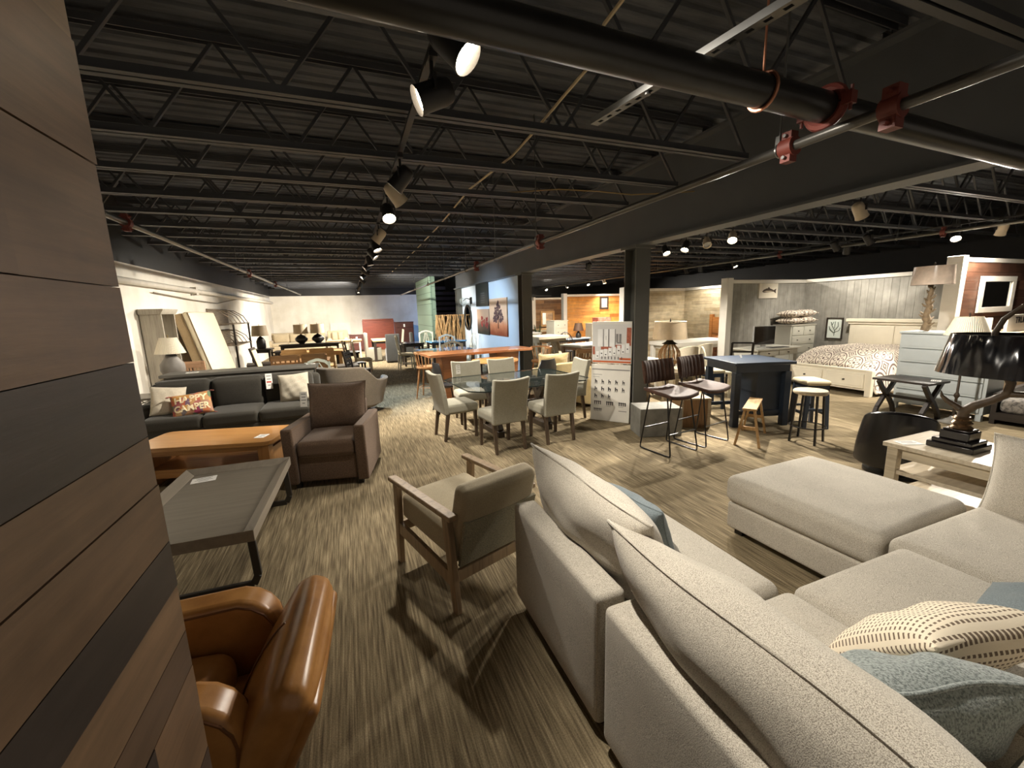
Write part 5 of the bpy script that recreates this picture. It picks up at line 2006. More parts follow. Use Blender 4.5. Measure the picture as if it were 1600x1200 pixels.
def pleats(name, c):
    if name in MATS:
        return MATS[name]
    m, nt, b = _new(name)
    b.inputs['Base Color'].default_value = srgb(c)
    b.inputs['Roughness'].default_value = 0.75
    tc = nt.nodes.new('ShaderNodeTexCoord')
    sp = nt.nodes.new('ShaderNodeSeparateXYZ')
    nt.links.new(tc.outputs['Object'], sp.inputs[0])
    a = nt.nodes.new('ShaderNodeMath')
    a.operation = 'ARCTAN2'
    nt.links.new(sp.outputs[1], a.inputs[0])
    nt.links.new(sp.outputs[0], a.inputs[1])
    s_ = nt.nodes.new('ShaderNodeMath')
    s_.operation = 'MULTIPLY'
    s_.inputs[1].default_value = 60
    nt.links.new(a.outputs[0], s_.inputs[0])
    q = nt.nodes.new('ShaderNodeMath')
    q.operation = 'SINE'
    nt.links.new(s_.outputs[0], q.inputs[0])
    _bump(nt, b, q.outputs[0], 0.7, 0.004)
    MATS[name] = m
    return m
PLEAT = pleats('cream pleated shade', (226, 214, 190))
DRUM = plain('linen drum shade', (206, 186, 156), 0.8, var=0.05)
STONEB = plain('grey stone lamp base', (118, 112, 104), 0.6, var=0.2)
DKBASE = plain('dark bronze base', (46, 42, 38), 0.45, metal=0.2)
OAKL = wood('light oak', (196, 158, 108), (168, 130, 84), 'x', 0.5)
OAKLZ = wood('light oak upright', (190, 152, 104), (162, 126, 82), 'z', 0.5)
CREAMW = plain('cream painted wood', (218, 210, 190), 0.5, var=0.04)
GRN = plain('pale sage paint', (186, 192, 178), 0.55, var=0.05)
WALN = wood('brown slat wood', (142, 106, 68), (112, 80, 50), 'x', 0.45)
DKW = wood('near black wood', (50, 42, 36), (36, 30, 26), 'x', 0.45)
MAH = wood('mahogany', (112, 52, 36), (84, 38, 28), 'x', 0.4)
MAHZ = wood('dark mahogany', (78, 38, 30), (58, 30, 24), 'x', 0.4)
IVORY = plain('ivory painted chair', (208, 202, 184), 0.5, var=0.05)
BLUEREFL = plain('glossy top with painted blue reflection', (104, 164, 212), 0.12, var=0.03, coat=0.6)  # blue of the window's reflection is painted into the base colour
KNOB = plain('dark knob', (60, 54, 46), 0.4, metal=0.5)

# ---------------------------------------------------------------- along the left wall
bk = thing('bookcase', 'tall grey crowned bookcase against the white left wall, left of the leaning mattress', 'bookcase', (-3.1, 9.15, 0))
GRB = wood('driftwood grey', (166, 158, 142), (144, 136, 122), 'z', 0.6)
m = MB()
m.box(-0.20, 0.10, -0.30, -0.27, 0, 1.8)
m.box(-0.20, 0.10, 0.27, 0.30, 0, 1.8)
m.box(-0.20, -0.17, -0.27, 0.27, 0, 1.8)
m.done('carcass', GRB, bk)
m = MB()
m.prism([(-0.20, 1.8), (0.11, 1.8), (0.15, 1.87), (0.15, 1.89), (-0.20, 1.89)], -0.34, 0.34, 'y')
m.done('crown', GRB, bk)
for z in (0.08, 0.5, 0.92, 1.34):
    m = MB()
    m.box(-0.17, 0.09, -0.27, 0.27, z, z + 0.025)
    m.done('shelf', GRB, bk)

ma = thing('mattress', 'cream quilted mattress leaning upright against the white left wall', 'mattress', (-2.68, 11.1, 0))
QM = MATS.setdefault('quilt', None) or None
def quilt():
    m, nt, b = _new('cream quilting')
    v = _coords(nt, (1, 1, 1))
    w_ = nt.nodes.new('ShaderNodeTexVoronoi')
    w_.inputs['Scale'].default_value = 14
    nt.links.new(v, w_.inputs['Vector'])
    b.inputs['Base Color'].default_value = srgb((226, 214, 186))
    b.inputs['Roughness'].default_value = 0.8
    _bump(nt, b, w_.outputs['Distance'], 0.8, 0.012)
    return m
MATS.pop('quilt')
Mm = T(0.06, 0, 0.0) @ RY(-12.5)
m = MB()
m.rbox((-0.05, 0, 0.96), (0.11, 1.75, 1.88), 0.04, (0.012, 0, 0), 6, Mm)
m.done('quilted_face', quilt(), ma)
m = MB()
m.rbox((-0.19, 0, 0.96), (0.17, 1.74, 1.87), 0.03, seg=4, M=Mm)
m.done('border', fabric('tan mattress border', (176, 154, 120), (156, 134, 102), scale=150), ma)
m = MB()
for xx in (-0.005, -0.105):
    m.tube([Mm @ Vector((xx, a, b)) for a, b in ((-0.87, 0.04), (-0.87, 1.88), (0.87, 1.88), (0.87, 0.04))], 0.009, 6)
m.done('piping', plain('brown mattress piping', (110, 90, 66), 0.7), ma)

table('small dark side table under the pleated shade lamp near the left wall', (-2.72, 8.13, 0), 0, 0.4, 0.4, 0.74, DKW, DKW, 0.05, name='side_table')
lamp('grey urn lamp with cream pleated shade in front of the grey bookcase', (-2.72, 8.13, 0.741), STONEB, PLEAT,
     [(0.001, 0), (0.09, 0), (0.09, 0.02), (0.12, 0.06), (0.165, 0.16), (0.16, 0.26), (0.09, 0.36), (0.07, 0.41), (0.03, 0.42), (0.02, 0.44)], 0.43, 0.68, 0.205, 0.115)
chair('small pinkish wood chair with open back beside the grey urn lamp', (-2.55, 8.75, 0), R(180), wood('pinkish pine', (186, 146, 112), (160, 120, 90), 'x', 0.5), 'slat', None, 1.0, None, 0.34)

rk = thing('wall_rack', 'weathered wood and iron two tier rack with curved arms beyond the mattress', 'rack', (-3.31, 13.4, 0))
WEA = wood('weathered rack board', (136, 122, 104), (110, 98, 82), 'y', 0.7)
for z in (1.5, 0.95):
    m = MB()
    m.box(0.0, 0.03, -0.9, 0.9, z, z + 0.45)
    m.done('back_board', WEA, rk)
    for k in range(5):
        y = -0.85 + k * 0.425
        m = MB()
        m.tube([(0.03, y, z + 0.42), (0.2, y, z + 0.40), (0.42, y, z + 0.25), (0.52, y, z + 0.06)], 0.012, 6)
        m.tube([(0.03, y, z + 0.05), (0.54, y, z + 0.05)], 0.012, 6)
        m.done('curved_arm', WEA, rk)
    m = MB()
    m.box(0.5, 0.55, -0.9, 0.9, z + 0.035, z + 0.06)
    m.done('front_rail', WEA, rk)
for y in (-0.85, 0.85):
    m = MB()
    m.box(0.5, 0.54, y - 0.02, y + 0.02, 0, 1.55)
    m.done('post', DKBASE, rk)
table('dark side table under the drum shade lamp beyond the iron rack', (-2.66, 15.0, 0), 0, 0.6, 0.6, 0.72, DKW, DKW, 0.06, name='side_table')
lamp('dark bottle lamp with a wrapped drum shade near the far left corner', (-2.66, 15.0, 0.721), DKBASE, SHADEW,
     [(0.001, 0), (0.12, 0), (0.13, 0.05), (0.13, 0.24), (0.08, 0.34), (0.03, 0.38), (0.02, 0.42)], 0.40, 0.72, 0.24, 0.20)
table('small white topped table in front of the iron rack', (-2.25, 12.45, 0), R(5), 0.62, 0.5, 0.5, WHITEP, WHITEP, 0.05, name='coffee_table')
table('dark coffee table stacked with frames left of the slat chairs', (-2.05, 11.3, 0), R(10), 0.6, 0.6, 0.62, DKW, DKW, 0.07, name='coffee_table')
pn = thing('leaning_panel', 'cream panel in dark frame leaning beside the slat back chairs', 'panel', (-1.80, 10.5, 0))
pn.rotation_euler = (0, R(-14), 0)
m = MB()
m.box(-0.02, 0.02, -0.24, 0.24, 0.0, 1.08)
m.done('frame', DKW, pn)
m = MB()
m.box(0.02, 0.026, -0.2, 0.2, 0.5, 1.02)
m.done('panel', plain('cream panel', (232, 216, 164), 0.6), pn)

# ---------------------------------------------------------------- chairs and tables behind the sofa
chair('brown slat back chair facing away, left one behind the console table', (-1.26, 9.35, 0), R(184), WALN, 'slat', None, 0.96, 'brown slat back chairs', 0.52)
chair('brown scalloped chair facing away, right one behind the console table', (-0.73, 9.4, 0), R(180), WALN, 'panel', None, 0.95, 'brown slat back chairs', 0.48)
chair('pale sage chair with scalloped top right behind the end of the console table', (-0.62, 8.55, 0), R(180), GRN, 'carved', None, 0.88, None, 0.44)
table('brown dining table before the slat back chairs', (-1.05, 10.2, 0), 0, 1.1, 0.8, 0.74, WALN, WALN)
for k, (x, lab) in enumerate(((-1.3, 'cream oak panel back bench, left one in the middle of the back rows'), (-0.7, 'cream oak panel back bench, right one in the middle of the back rows'))):
    chair(lab, (x, 11.3, 0), R(180), OAKL, 'panel', None, 0.92, 'cream oak panel back benches', 0.56, name='dining_bench')
table('pale oak dining table beyond the panel back benches', (-1.0, 12.5, 0), 0, 1.5, 0.9, 0.76, OAKL, OAKLZ)
table('low grey topped coffee table beside the brown chairs', (-0.14, 10.8, 0), R(4), 0.48, 0.6, 0.5, GREYW, OAKLZ, name='coffee_table')
table('low pale coffee table with turned legs nearest the aisle', (-0.12, 9.0, 0), R(4), 0.55, 0.6, 0.5, GREYW, CREAMW, 0.08, name='coffee_table')
table('dark end table between the pale coffee tables and the dresser', (-0.15, 13.35, 0), 0, 0.7, 0.6, 0.6, DKW, DKW, name='end_table')
chair('tall dark ladder back chair at the edge of the aisle', (0.06, 11.5, 0), R(100), DKW, 'ladder', None, 1.06, None, 0.42)
chair('dark leaning ladder back chair nearest the aisle', (0.10, 10.0, 0), R(70), DKW, 'ladder', None, 0.92, None, 0.40)
chair('ivory carved chair seen from the side at the edge of the aisle', (0.26, 12.2, 0), R(95), IVORY, 'carved', CREAM, 1.0, None, 0.44)
cons = table('long dark console carrying the two drum shade lamps', (-1.28, 15.2, 0), 0, 1.8, 0.45, 0.80, DKW, DKW, 0.06, name='console_table')
wreath = [(0.001, 0), (0.08, 0), (0.08, 0.02), (0.10, 0.03), (0.19, 0.12), (0.19, 0.18), (0.10, 0.27), (0.03, 0.30), (0.02, 0.34)]
lamp('drum shade lamp with round dark base, left of the pair on the dark console', (-1.53, 15.2, 0.801), DKBASE, DRUM, wreath, 0.33, 0.63, 0.215, 0.205)
lamp('drum shade lamp with round dark base, right of the pair on the dark console', (-1.03, 15.2, 0.801), DKBASE, DRUM, wreath, 0.33, 0.63, 0.215, 0.205)
table('dark low table with open frame behind the cream benches', (-1.6, 13.9, 0), 0, 1.1, 0.6, 0.7, DKW, DKW, 0.06, name='coffee_table')
table('pale oak table with thin legs before the mahogany dresser', (-0.25, 16.6, 0), 0, 1.2, 0.7, 0.78, OAKL, CREAMW, 0.06)
BSOFA = fabric('beige sofa cloth', (196, 180, 150), (174, 158, 130), scale=120, contrast=0.1)
def backsofa(label, loc, rz, L, H):
    t = thing('sofa', label, 'sofa', loc, rz)
    m = MB()
    m.rbox((0, 0, 0.23), (L, 0.85, 0.36), 0.05, seg=4)
    m.done('seat_base', BSOFA, t)
    n = max(2, int(L / 0.7))
    for k in range(n):
        m = MB()
        m.rbox((-L / 2 + 0.18 + (k + 0.5) * (L - 0.36) / n, -0.06, 0.47), ((L - 0.36) / n, 0.7, 0.14), 0.05, (0, 0, 0.02), 5)
        m.done('seat_cushion', BSOFA, t)
        m = MB()
        m.rbox((-L / 2 + 0.18 + (k + 0.5) * (L - 0.36) / n, 0.27, 0.73), ((L - 0.36) / n, 0.22, 0.42), 0.08, (0, 0.03, 0), 5)
        m.done('back_cushion', BSOFA, t)
    m = MB()
    m.rbox((0, 0.38, 0.5), (L, 0.12, H - 0.06), 0.05, seg=5)
    m.done('back_frame', BSOFA, t)
    for sx in (-1, 1):
        m = MB()
        m.rbox((sx * (L / 2 - 0.09), 0, 0.36), (0.2, 0.86, 0.6), 0.09, seg=5)
        m.done('arm', BSOFA, t)
    return t
backsofa('long beige sofa against the far white wall', (-2.28, 20.9, 0), 0, 2.3, 1.0)
backsofa('cream sofa against the far white wall, right of the long beige one', (-0.58, 20.9, 0), 0, 0.90, 1.02)

# red brown bedroom pieces against the far wall
cabinet('low mahogany dresser against the far white wall', (0.23, 20.6, 0), 0, 0.62, 0.5, 0.78, MAHZ, 3, 1, KNOB)
hb = thing('headboard', 'tall red brown headboard against the far white wall', 'headboard', (1.26, 20.9, 0))
m = MB()
m.box(-0.66, 0.66, -0.04, 0.04, 0, 1.40)
m.done('panel', MAH, hb, bevel=0.006)
m = MB()
m.box(-0.70, 0.70, -0.06, 0.06, 1.40, 1.46)
m.done('cap', MAH, hb, bevel=0.006)
for sx in (-1, 1):
    m = MB()
    m.box(sx * 0.67 - 0.05, sx * 0.67 + 0.05, -0.055, 0.055, 0, 1.40)
    m.done('post', MAH, hb, bevel=0.006)
cabinet('dark mahogany chest of drawers beside the tall red brown headboard', (2.42, 20.6, 0), 0, 0.84, 0.5, 1.29, MAHZ, 5, 1, KNOB, name='chest_of_drawers')
card('white card propped up on the pale topped table before the tall headboard', (1.28, 16.6, 0.765), (0.34, 0.17, 0.003), (0, 0, 0), False)
card('small white tag on the dark mahogany chest of drawers', (2.4, 20.335, 1.12), (0.07, 0.14, 0.003), (90, 0, 0), False, 'price_tag', 'price tag')
card('small white tag on the low mahogany dresser', (0.23, 20.335, 0.62), (0.07, 0.14, 0.003), (90, 0, 0), False, 'price_tag', 'price tag')
WHM = plain('white mat board', (236, 232, 214), 0.6)
m = MB()
m.box(-0.9, 0, 21.93, 21.98, 0.75, 1.32)
tag(m.done('wall_panel', WHM), 'pale cream panel on the far white wall left of the tall headboard', 'panel')

# slip covered set near the far wall
DSLIP = fabric('charcoal slip cover', (70, 70, 68), (54, 54, 52), scale=150, contrast=0.1)
table('pale topped dining table among the charcoal slip covered chairs', (1.15, 16.3, 0), 0, 0.9, 1.5, 0.76, OAKL, DKW, 0.1)
chair('charcoal slip covered chair with its back to the viewer', (1.33, 15.15, 0), R(180), DSLIP, 'slip', None, 1.0, 'charcoal slip covered chairs', 0.48)
chair('charcoal slip covered chair at the right of the pale topped table', (1.95, 16.6, 0), R(-90), DSLIP, 'slip', None, 0.95, 'charcoal slip covered chairs', 0.48)
chair('grey upholstered chair seen from the side at the left of the pale topped table', (0.72, 15.9, 0), R(95), GREYF, 'slip', None, 1.04, None, 0.46)
chair('ivory side chair beyond the pale topped table', (1.75, 17.6, 0), R(-90), IVORY, 'panel', CREAM, 1.05, None, 0.44)

# tables with a blue reflection coloured into their tops, ivory carved chairs
table('dining table beside the aisle, a blue window reflection painted into its top', (2.2, 10.5, 0), R(8), 1.35, 0.95, 0.76, BLUEREFL, WALN, 0.08)
table('table with a painted blue reflection on top, farther back in front of the twig screen', (2.95, 13.75, 0), R(6), 1.2, 0.75, 0.76, BLUEREFL, DKW, 0.08)
table('black table between the ivory carved chair and the green pier', (1.85, 13.9, 0), 0, 0.7, 0.8, 0.74, plain('glossy black top', (30, 30, 32), 0.1), DKW)
chair('ivory carved chair with cushioned seat facing the blue sheened table, nearest the aisle', (1.52, 12.9, 0), R(92), IVORY, 'carved', CREAM, 1.02, 'ivory carved chairs', 0.5)
chair('ivory carved chair in front of the green pier', (2.42, 14.45, 0), R(-8), IVORY, 'carved', CREAM, 1.04, 'ivory carved chairs', 0.5)
chair('ivory carved chair behind the nearer blue sheened table', (2.55, 11.6, 0), R(-5), IVORY, 'carved', CREAM, 1.02, 'ivory carved chairs', 0.48)
chair('ivory carved chair in front of the nearer blue sheened table', (2.15, 9.55, 0), R(176), IVORY, 'carved', CREAM, 1.0, 'ivory carved chairs', 0.5)
chair('ivory spindle chair against the pale blue wall under the round mirror', (3.45, 12.9, 0), R(-80), IVORY, 'windsor', None, 1.02, 'ivory carved chairs', 0.44)

# twig screen
tw = thing('twig_screen', 'tall folding screen woven of crossing natural branches', 'screen', (3.36, 14.75, 0))
TWIG = plain('bare branches', (176, 140, 92), 0.7, var=0.25, scale=12)
r_ = random.Random(8)
for k in range(56):
    m = MB()
    x0 = -0.5 + (k % 19) / 18.0
    x1 = max(-0.5, min(0.5, x0 + r_.uniform(-0.45, 0.45)))
    xm = (x0 + x1) / 2 + r_.uniform(-0.06, 0.06)
    y = r_.uniform(-0.03, 0.03)
    m.tube([(x0, y, 0.0), (xm, y + 0.01, 0.8), (x1, y, 1.6)], [0.020, 0.018, 0.013], 6)
    m.done('branch', TWIG, tw)
for z in (0.06, 1.57):
    m = MB()
    m.tube([(-0.52, 0, z), (0.52, 0, z)], 0.018, 6)
    m.done('rail', TWIG, tw)

# pictures and fittings on the pale blue wall (its face at x = 3.9)
def vcanvas(name, label, y0, y1, z0, z1, base, cat='picture', x=3.9):
    t = thing(name, label, cat, (x, (y0 + y1) / 2, z0))
    m = MB()
    m.box(-0.035, -0.003, -(y1 - y0) / 2, (y1 - y0) / 2, 0, z1 - z0)
    m.done('canvas', base, t)
    return t
def skymat(name, top, mid, low):
    m, nt, b = _new(name)
    tc = nt.nodes.new('ShaderNodeTexCoord')
    sp = nt.nodes.new('ShaderNodeSeparateXYZ')
    nt.links.new(tc.outputs['Object'], sp.inputs[0])
    n_ = _noise(nt, tc.outputs['Object'], 6, 5)
    ad = nt.nodes.new('ShaderNodeMath')
    ad.operation = 'MULTIPLY_ADD'
    nt.links.new(n_, ad.inputs[0])
    ad.inputs[1].default_value = 0.25
    nt.links.new(sp.outputs[2], ad.inputs[2])
    nt.links.new(_ramp(nt, ad.outputs[0], [(0.18, srgb(low)), (0.42, srgb(mid)), (0.62, srgb(top))]), b.inputs['Base Color'])
    b.inputs['Roughness'].default_value = 0.7
    return m
pa = vcanvas('tree_picture', 'large painting of a dark tree in an orange field on the pale blue wall', 10.3, 11.75, 1.0, 2.03, skymat('amber picture', (226, 186, 150), (206, 128, 84), (146, 66, 30)))
m = MB()
r_ = random.Random(3)
TRK = plain('painted tree', (92, 62, 58), 0.8, var=0.3, scale=20)
m.bar((-0.037, -0.05, 0.20), (-0.037, -0.05, 0.66), 0.004, 0.035, 0.004, 0.016, up=(1, 0, 0))
lobes = [(-0.34, 0.50, 0.11), (-0.24, 0.63, 0.12), (-0.12, 0.76, 0.11), (0.02, 0.82, 0.09), (0.14, 0.70, 0.12), (0.25, 0.56, 0.12), (0.33, 0.45, 0.08), (-0.08, 0.58, 0.12), (0.08, 0.54, 0.11), (-0.22, 0.44, 0.09), (0.16, 0.42, 0.08), (-0.05, 0.90, 0.05)]
kk = 0
for (ly, lz, lr) in lobes:
    m.bar((-0.0368, -0.05, 0.45), (-0.0368, ly, lz), 0.0035, 0.012, 0.0035, 0.005, up=(1, 0, 0))
    for k in range(26):
        a = r_.uniform(0, 2 * PI)
        q = lr * r_.random() ** 0.5
        y, z = ly + q * math.cos(a), lz + q * math.sin(a) * 0.85
        s_ = r_.uniform(0.018, 0.045)
        kk += 1
        m.prism([(y + s_ * math.cos(w_), z + s_ * 0.8 * math.sin(w_)) for w_ in [i * PI / 2.5 + k for i in range(5)]], -0.0365 - 0.000005 * kk, -0.035, 'x')
m.done('painted_tree', TRK, pa)
pb = vcanvas('landscape_picture', 'dark landscape painting with red trees on the pale blue wall', 11.85, 13.05, 0.98, 1.75, skymat('stormy picture', (196, 160, 130), (96, 70, 52), (34, 34, 20)))
m = MB()
for k in range(26):
    y = r_.uniform(-0.5, 0.15)
    z = 0.36 + r_.uniform(-0.12, 0.14)
    s_ = r_.uniform(0.03, 0.07)
    m.prism([(y + s_ * math.cos(w_), z + s_ * math.sin(w_)) for w_ in [i * PI / 3 + k for i in range(6)]], -0.0365 - 0.00001 * k, -0.035, 'x')
m.done('painted_tree', plain('painted red tree', (150, 52, 44), 0.8, var=0.3, scale=20), pb)
bp = vcanvas('hanging_banner', 'tall black panel hanging above the landscape painting on the pale blue wall', 11.85, 13.1, 1.84, 2.52, plain('black board', (30, 34, 36), 0.3), 'panel')
m = MB()
for k in range(5):
    m.box(-0.037, -0.035, -0.3, 0.1, 0.10 + k * 0.07, 0.115 + k * 0.07)
m.done('lettering', MIDG, bp)
mi = thing('round_mirror', 'round mirror in dark frame on the pale blue wall', 'mirror', (3.885, 14.2, 1.48))
m = MB()
m.lathe([(0.001, 0), (0.40, 0), (0.40, 0.012), (0.001, 0.014)], 32, M=RY(-90))
m.done('glass', plain('mirror glass', (200, 205, 205), 0.03, metal=1.0), mi)
m = MB()
m.tube([(-0.012, 0.41 * math.cos(k * PI / 20), 0.41 * math.sin(k * PI / 20)) for k in range(40)], 0.035, 8, closed=True)
m.done('frame', DKBASE, mi)
sc = thing('wall_sconce', 'black bracket light with clear glass globe on the pale blue wall', 'lamp', (3.9, 13.75, 2.05))
m = MB()
m.cbox((-0.02, 0, 0.0), (0.04, 0.16, 0.22))
m.tube([(-0.03, 0, 0.04), (-0.16, 0.1, 0.08), (-0.24, 0.2, 0.0)], 0.014, 8)
m.done('bracket', BLACKM, sc)
m = MB()
m.lathe([(0.13 * math.sin(R(a)), -0.13 * math.cos(R(a))) for a in range(0, 181, 15)], 20, (-0.24, 0.2, -0.02))
m.done('globe', glass('clear globe', (210, 225, 225), 0.02, 0.25), sc)
m = MB()
m.tube([(3.885, 13.85, 1.95), (3.885, 13.85, 0.0)], 0.012, 6)
tag(m.done('conduit', GALV), 'thin grey conduit running down the pale blue wall', 'pipe')
# ================================================================ grey bedroom alcove
def medallion(src):
    m, nt, b = _new('medallion print')
    tc = nt.nodes.new('ShaderNodeTexCoord')
    sp = nt.nodes.new('ShaderNodeSeparateXYZ')
    nt.links.new(tc.outputs[src], sp.inputs[0])
    def M_(op, a, b_=None, c=None):
        n = nt.nodes.new('ShaderNodeMath')
        n.operation = op
        for i, v in enumerate((a, b_, c)):
            if v is None:
                continue
            if isinstance(v, (int, float)):
                n.inputs[i].default_value = v
            else:
                nt.links.new(v, n.inputs[i])
        return n.outputs[0]
    u = M_('MULTIPLY', sp.outputs[0], 2.7)
    w = M_('MULTIPLY', sp.outputs[1 if src == 'UV' else 2], 2.7)
    fu = M_('SUBTRACT', M_('FRACT', u), 0.5)
    fw = M_('SUBTRACT', M_('FRACT', w), 0.5)
    r2 = M_('SQRT', M_('ADD', M_('MULTIPLY', fu, fu), M_('MULTIPLY', fw, fw)))
    th = M_('ARCTAN2', fw, fu)
    pet = M_('MULTIPLY_ADD', M_('COSINE', M_('MULTIPLY', th, 6)), 0.09, 0.24)
    inside = M_('LESS_THAN', M_('ABSOLUTE', M_('SUBTRACT', r2, pet)), 0.035)
    ring = M_('LESS_THAN', M_('ABSOLUTE', M_('SUBTRACT', r2, 0.43)), 0.028)
    corner = M_('GREATER_THAN', M_('MULTIPLY', M_('GREATER_THAN', r2, 0.5), M_('SINE', M_('MULTIPLY', r2, 70))), 0.1)
    dot = M_('LESS_THAN', r2, 0.07)
    k = M_('MAXIMUM', M_('MAXIMUM', inside, ring), M_('MAXIMUM', corner, dot))
    nt.links.new(_mix(nt, srgb((216, 205, 188)), srgb((104, 86, 80)), k, 'MIX'), b.inputs['Base Color'])
    b.inputs['Roughness'].default_value = 0.9
    _bump(nt, b, _noise(nt, tc.outputs['Object'], 12, 4), 0.3, 0.02)
    return m
MED = medallion('UV')
MEDP = medallion('Object')
IVW = plain('antique white wood', (226, 218, 198), 0.45, var=0.03)
bed = thing('bed', 'antique white storage bed with drawers in its footboard and a medallion print comforter', 'bed', (9.52, 5.14, 0))
# local: foot towards -x
m = MB()
m.box(-1.10, -1.04, -0.76, 0.76, 0.10, 0.44)
m.box(-1.115, -1.02, -0.78, 0.78, 0.44, 0.475)
m.done('footboard', IVW, bed, bevel=0.005)
for sy in (-1, 1):
    m = MB()
    m.box(-1.12, -1.03, sy * 0.74 - 0.045, sy * 0.74 + 0.045, 0, 0.46)
    m.done('foot_post', IVW, bed, bevel=0.005)
    m = MB()
    m.box(-1.125, -1.10, sy * 0.355 - 0.315, sy * 0.355 + 0.315, 0.14, 0.40)
    m.box(-1.13, -1.125, sy * 0.355 - 0.28, sy * 0.355 + 0.28, 0.175, 0.365)
    dr = m.done('drawer', IVW, bed, bevel=0.003)
    m = MB()
    m.lathe([(0.001, 0.0), (0.016, 0.0), (0.007, 0.012), (0.016, 0.026), (0.001, 0.032)], 8, M=T(-1.13, sy * 0.355, 0.27) @ RY(-90))
    m.done('knob', KNOB, dr)
    m = MB()
    m.box(-1.03, 1.0, sy * 0.74 - 0.02, sy * 0.74 + 0.02, 0.14, 0.36)
    m.done('side_rail', IVW, bed)
m = MB()
m.box(1.0, 1.06, -0.86, 0.86, 0, 1.22)
m.box(0.985, 1.0, -0.76, -0.02, 0.72, 1.14)
m.box(0.985, 1.0, 0.02, 0.76, 0.72, 1.14)
m.box(0.96, 1.09, -0.93, 0.93, 1.22, 1.29)
m.box(0.98, 1.075, -0.89, 0.89, 1.17, 1.22)
m.done('headboard', IVW, bed, bevel=0.006)
m = MB()
m.rbox((0.02, 0, 0.37), (1.88, 1.44, 0.26), 0.06, seg=5)
m.done('mattress', WHITEP, bed)
cf = MB()
def comf(u, v):
    s_ = (u - 0.5) * 2.0
    a = abs(s_)
    if a < 0.72:
        y = s_ / 0.72 * 0.72
        z = 0.66 + 0.10 * (1 - (a / 0.72) ** 2)
    else:
        k = (a - 0.72) / 0.28
        y = math.copysign(0.72 + 0.13 * math.sin(k * PI / 2), s_)
        z = 0.66 - 0.62 * k ** 1.15
    z += 0.06 * math.sin(PI * min(1.0, v * 1.15)) * (1 if a < 0.72 else 1 - (a - 0.72) / 0.28)
    x = -1.012 + 1.985 * v
    if v < 0.34:
        f_ = (0.34 - v) / 0.34
        z = max(0.06, z - 0.26 * f_ * f_)
        x -= 0.03 * math.sin(PI * f_)
        if a < 0.75:
            z = max(z, 0.455)
    y += 0.018 * math.sin(x * 9 + s_ * 3) * (1 if a > 0.7 else 0.2)
    z += 0.012 * math.sin(x * 7 + y * 5) + 0.01 * math.sin(y * 11 - x * 4)
    return Vector((x, y, z))
cf.sheet(comf, 48, 36)
o = cf.done('comforter', MED, bed, ang=80)
uvl = o.data.uv_layers.new(name='cloth')
for lp in o.data.loops:
    i, j = divmod(lp.vertex_index, 37)
    uvl.data[lp.index].uv = ((i / 48.0) * 2.75 + 0.05, (j / 36.0) * 2.05 + 0.06)
md = o.modifiers.new('Solid', 'SOLIDIFY')
md.thickness = 0.03

DSG = plain('pale grey painted furniture', (176, 174, 162), 0.5, var=0.05)
cabinet('pale grey dresser in the corner of the grey alcove with pillows stacked on top', (9.98, 6.88, 0), 0, 0.84, 0.46, 1.17, DSG, 5, (1, 1, 1, 1, 2), KNOB, topm=plain('dark edged top', (150, 146, 134), 0.45))
for (x, z, lab) in ((9.77, 1.255, 'lower left medallion print pillow stacked on the pale grey dresser'), (10.21, 1.26, 'lower right medallion print pillow stacked on the pale grey dresser'), (9.77, 1.415, 'upper left medallion print pillow stacked on the pale grey dresser'), (10.21, 1.425, 'upper right medallion print pillow stacked on the pale grey dresser')):
    o = tpillow('bed_pillow', lab, (x, 6.86, z), 0.45, 0.42, 0.16, (90, 0, 8 if x < 10 else -6), MEDP, int(x * 100 + z * 1000))
    o['group'] = 'pillows stacked on the dresser'

dk = thing('writing_desk', 'pale grey writing desk with two drawers carrying a computer', 'desk', (8.28, 6.28, 0))
m = MB()
m.box(-0.65, 0.65, -0.32, 0.32, 0.725, 0.76)
m.done('desktop', DSG, dk, bevel=0.004)
m = MB()
m.box(-0.6, 0.6, -0.27, 0.28, 0.60, 0.725)
m.done('apron', DSG, dk)
for k in (-1, 1):
    m = MB()
    m.box(k * 0.29 - 0.26, k * 0.29 + 0.26, -0.285, -0.27, 0.615, 0.71)
    dr = m.done('drawer', DSG, dk, bevel=0.003)
    m = MB()
    m.lathe([(0.001, 0), (0.014, 0), (0.006, 0.012), (0.014, 0.024), (0.001, 0.028)], 8, M=T(k * 0.29, -0.285, 0.66) @ RX(90))
    m.done('knob', KNOB, dr)
for sx in (-1, 1):
    for sy in (-1, 1):
        m = MB()
        m.bar((sx * 0.58, sy * 0.25, 0.60), (sx * 0.58, sy * 0.25, 0), 0.06, 0.06, 0.04, 0.04)
        m.done('leg', DSG, dk)
im = thing('computer', 'silver edged desktop computer with black screen on the writing desk', 'computer', (8.22, 6.30, 0.761), R(-14))
m = MB()
m.box(-0.25, 0.25, -0.012, 0.03, 0.05, 0.45)
m.done('casing', plain('silver casing', (176, 176, 174), 0.35, metal=0.4), im, bevel=0.006)
m = MB()
m.box(-0.236, 0.236, -0.018, -0.012, 0.062, 0.438)
m.done('screen', DARKSCREEN, im)
m = MB()
m.box(-0.05, 0.05, 0.0, 0.03, 0.0, 0.10)
m.box(-0.11, 0.11, -0.09, 0.08, 0.0, 0.008)
m.done('stand', plain('silver casing', (190, 190, 188), 0.3, metal=0.4), im)
kb = MB()
kb.box(-0.22, 0.22, -0.07, 0.07, 0, 0.012)
o = kb.done('keyboard', plain('dark keyboard', (60, 58, 56), 0.5), None, loc=(8.36, 6.08, 0.761), rz=R(-10))
tag(o, 'dark keyboard lying before the desktop computer', 'keyboard')
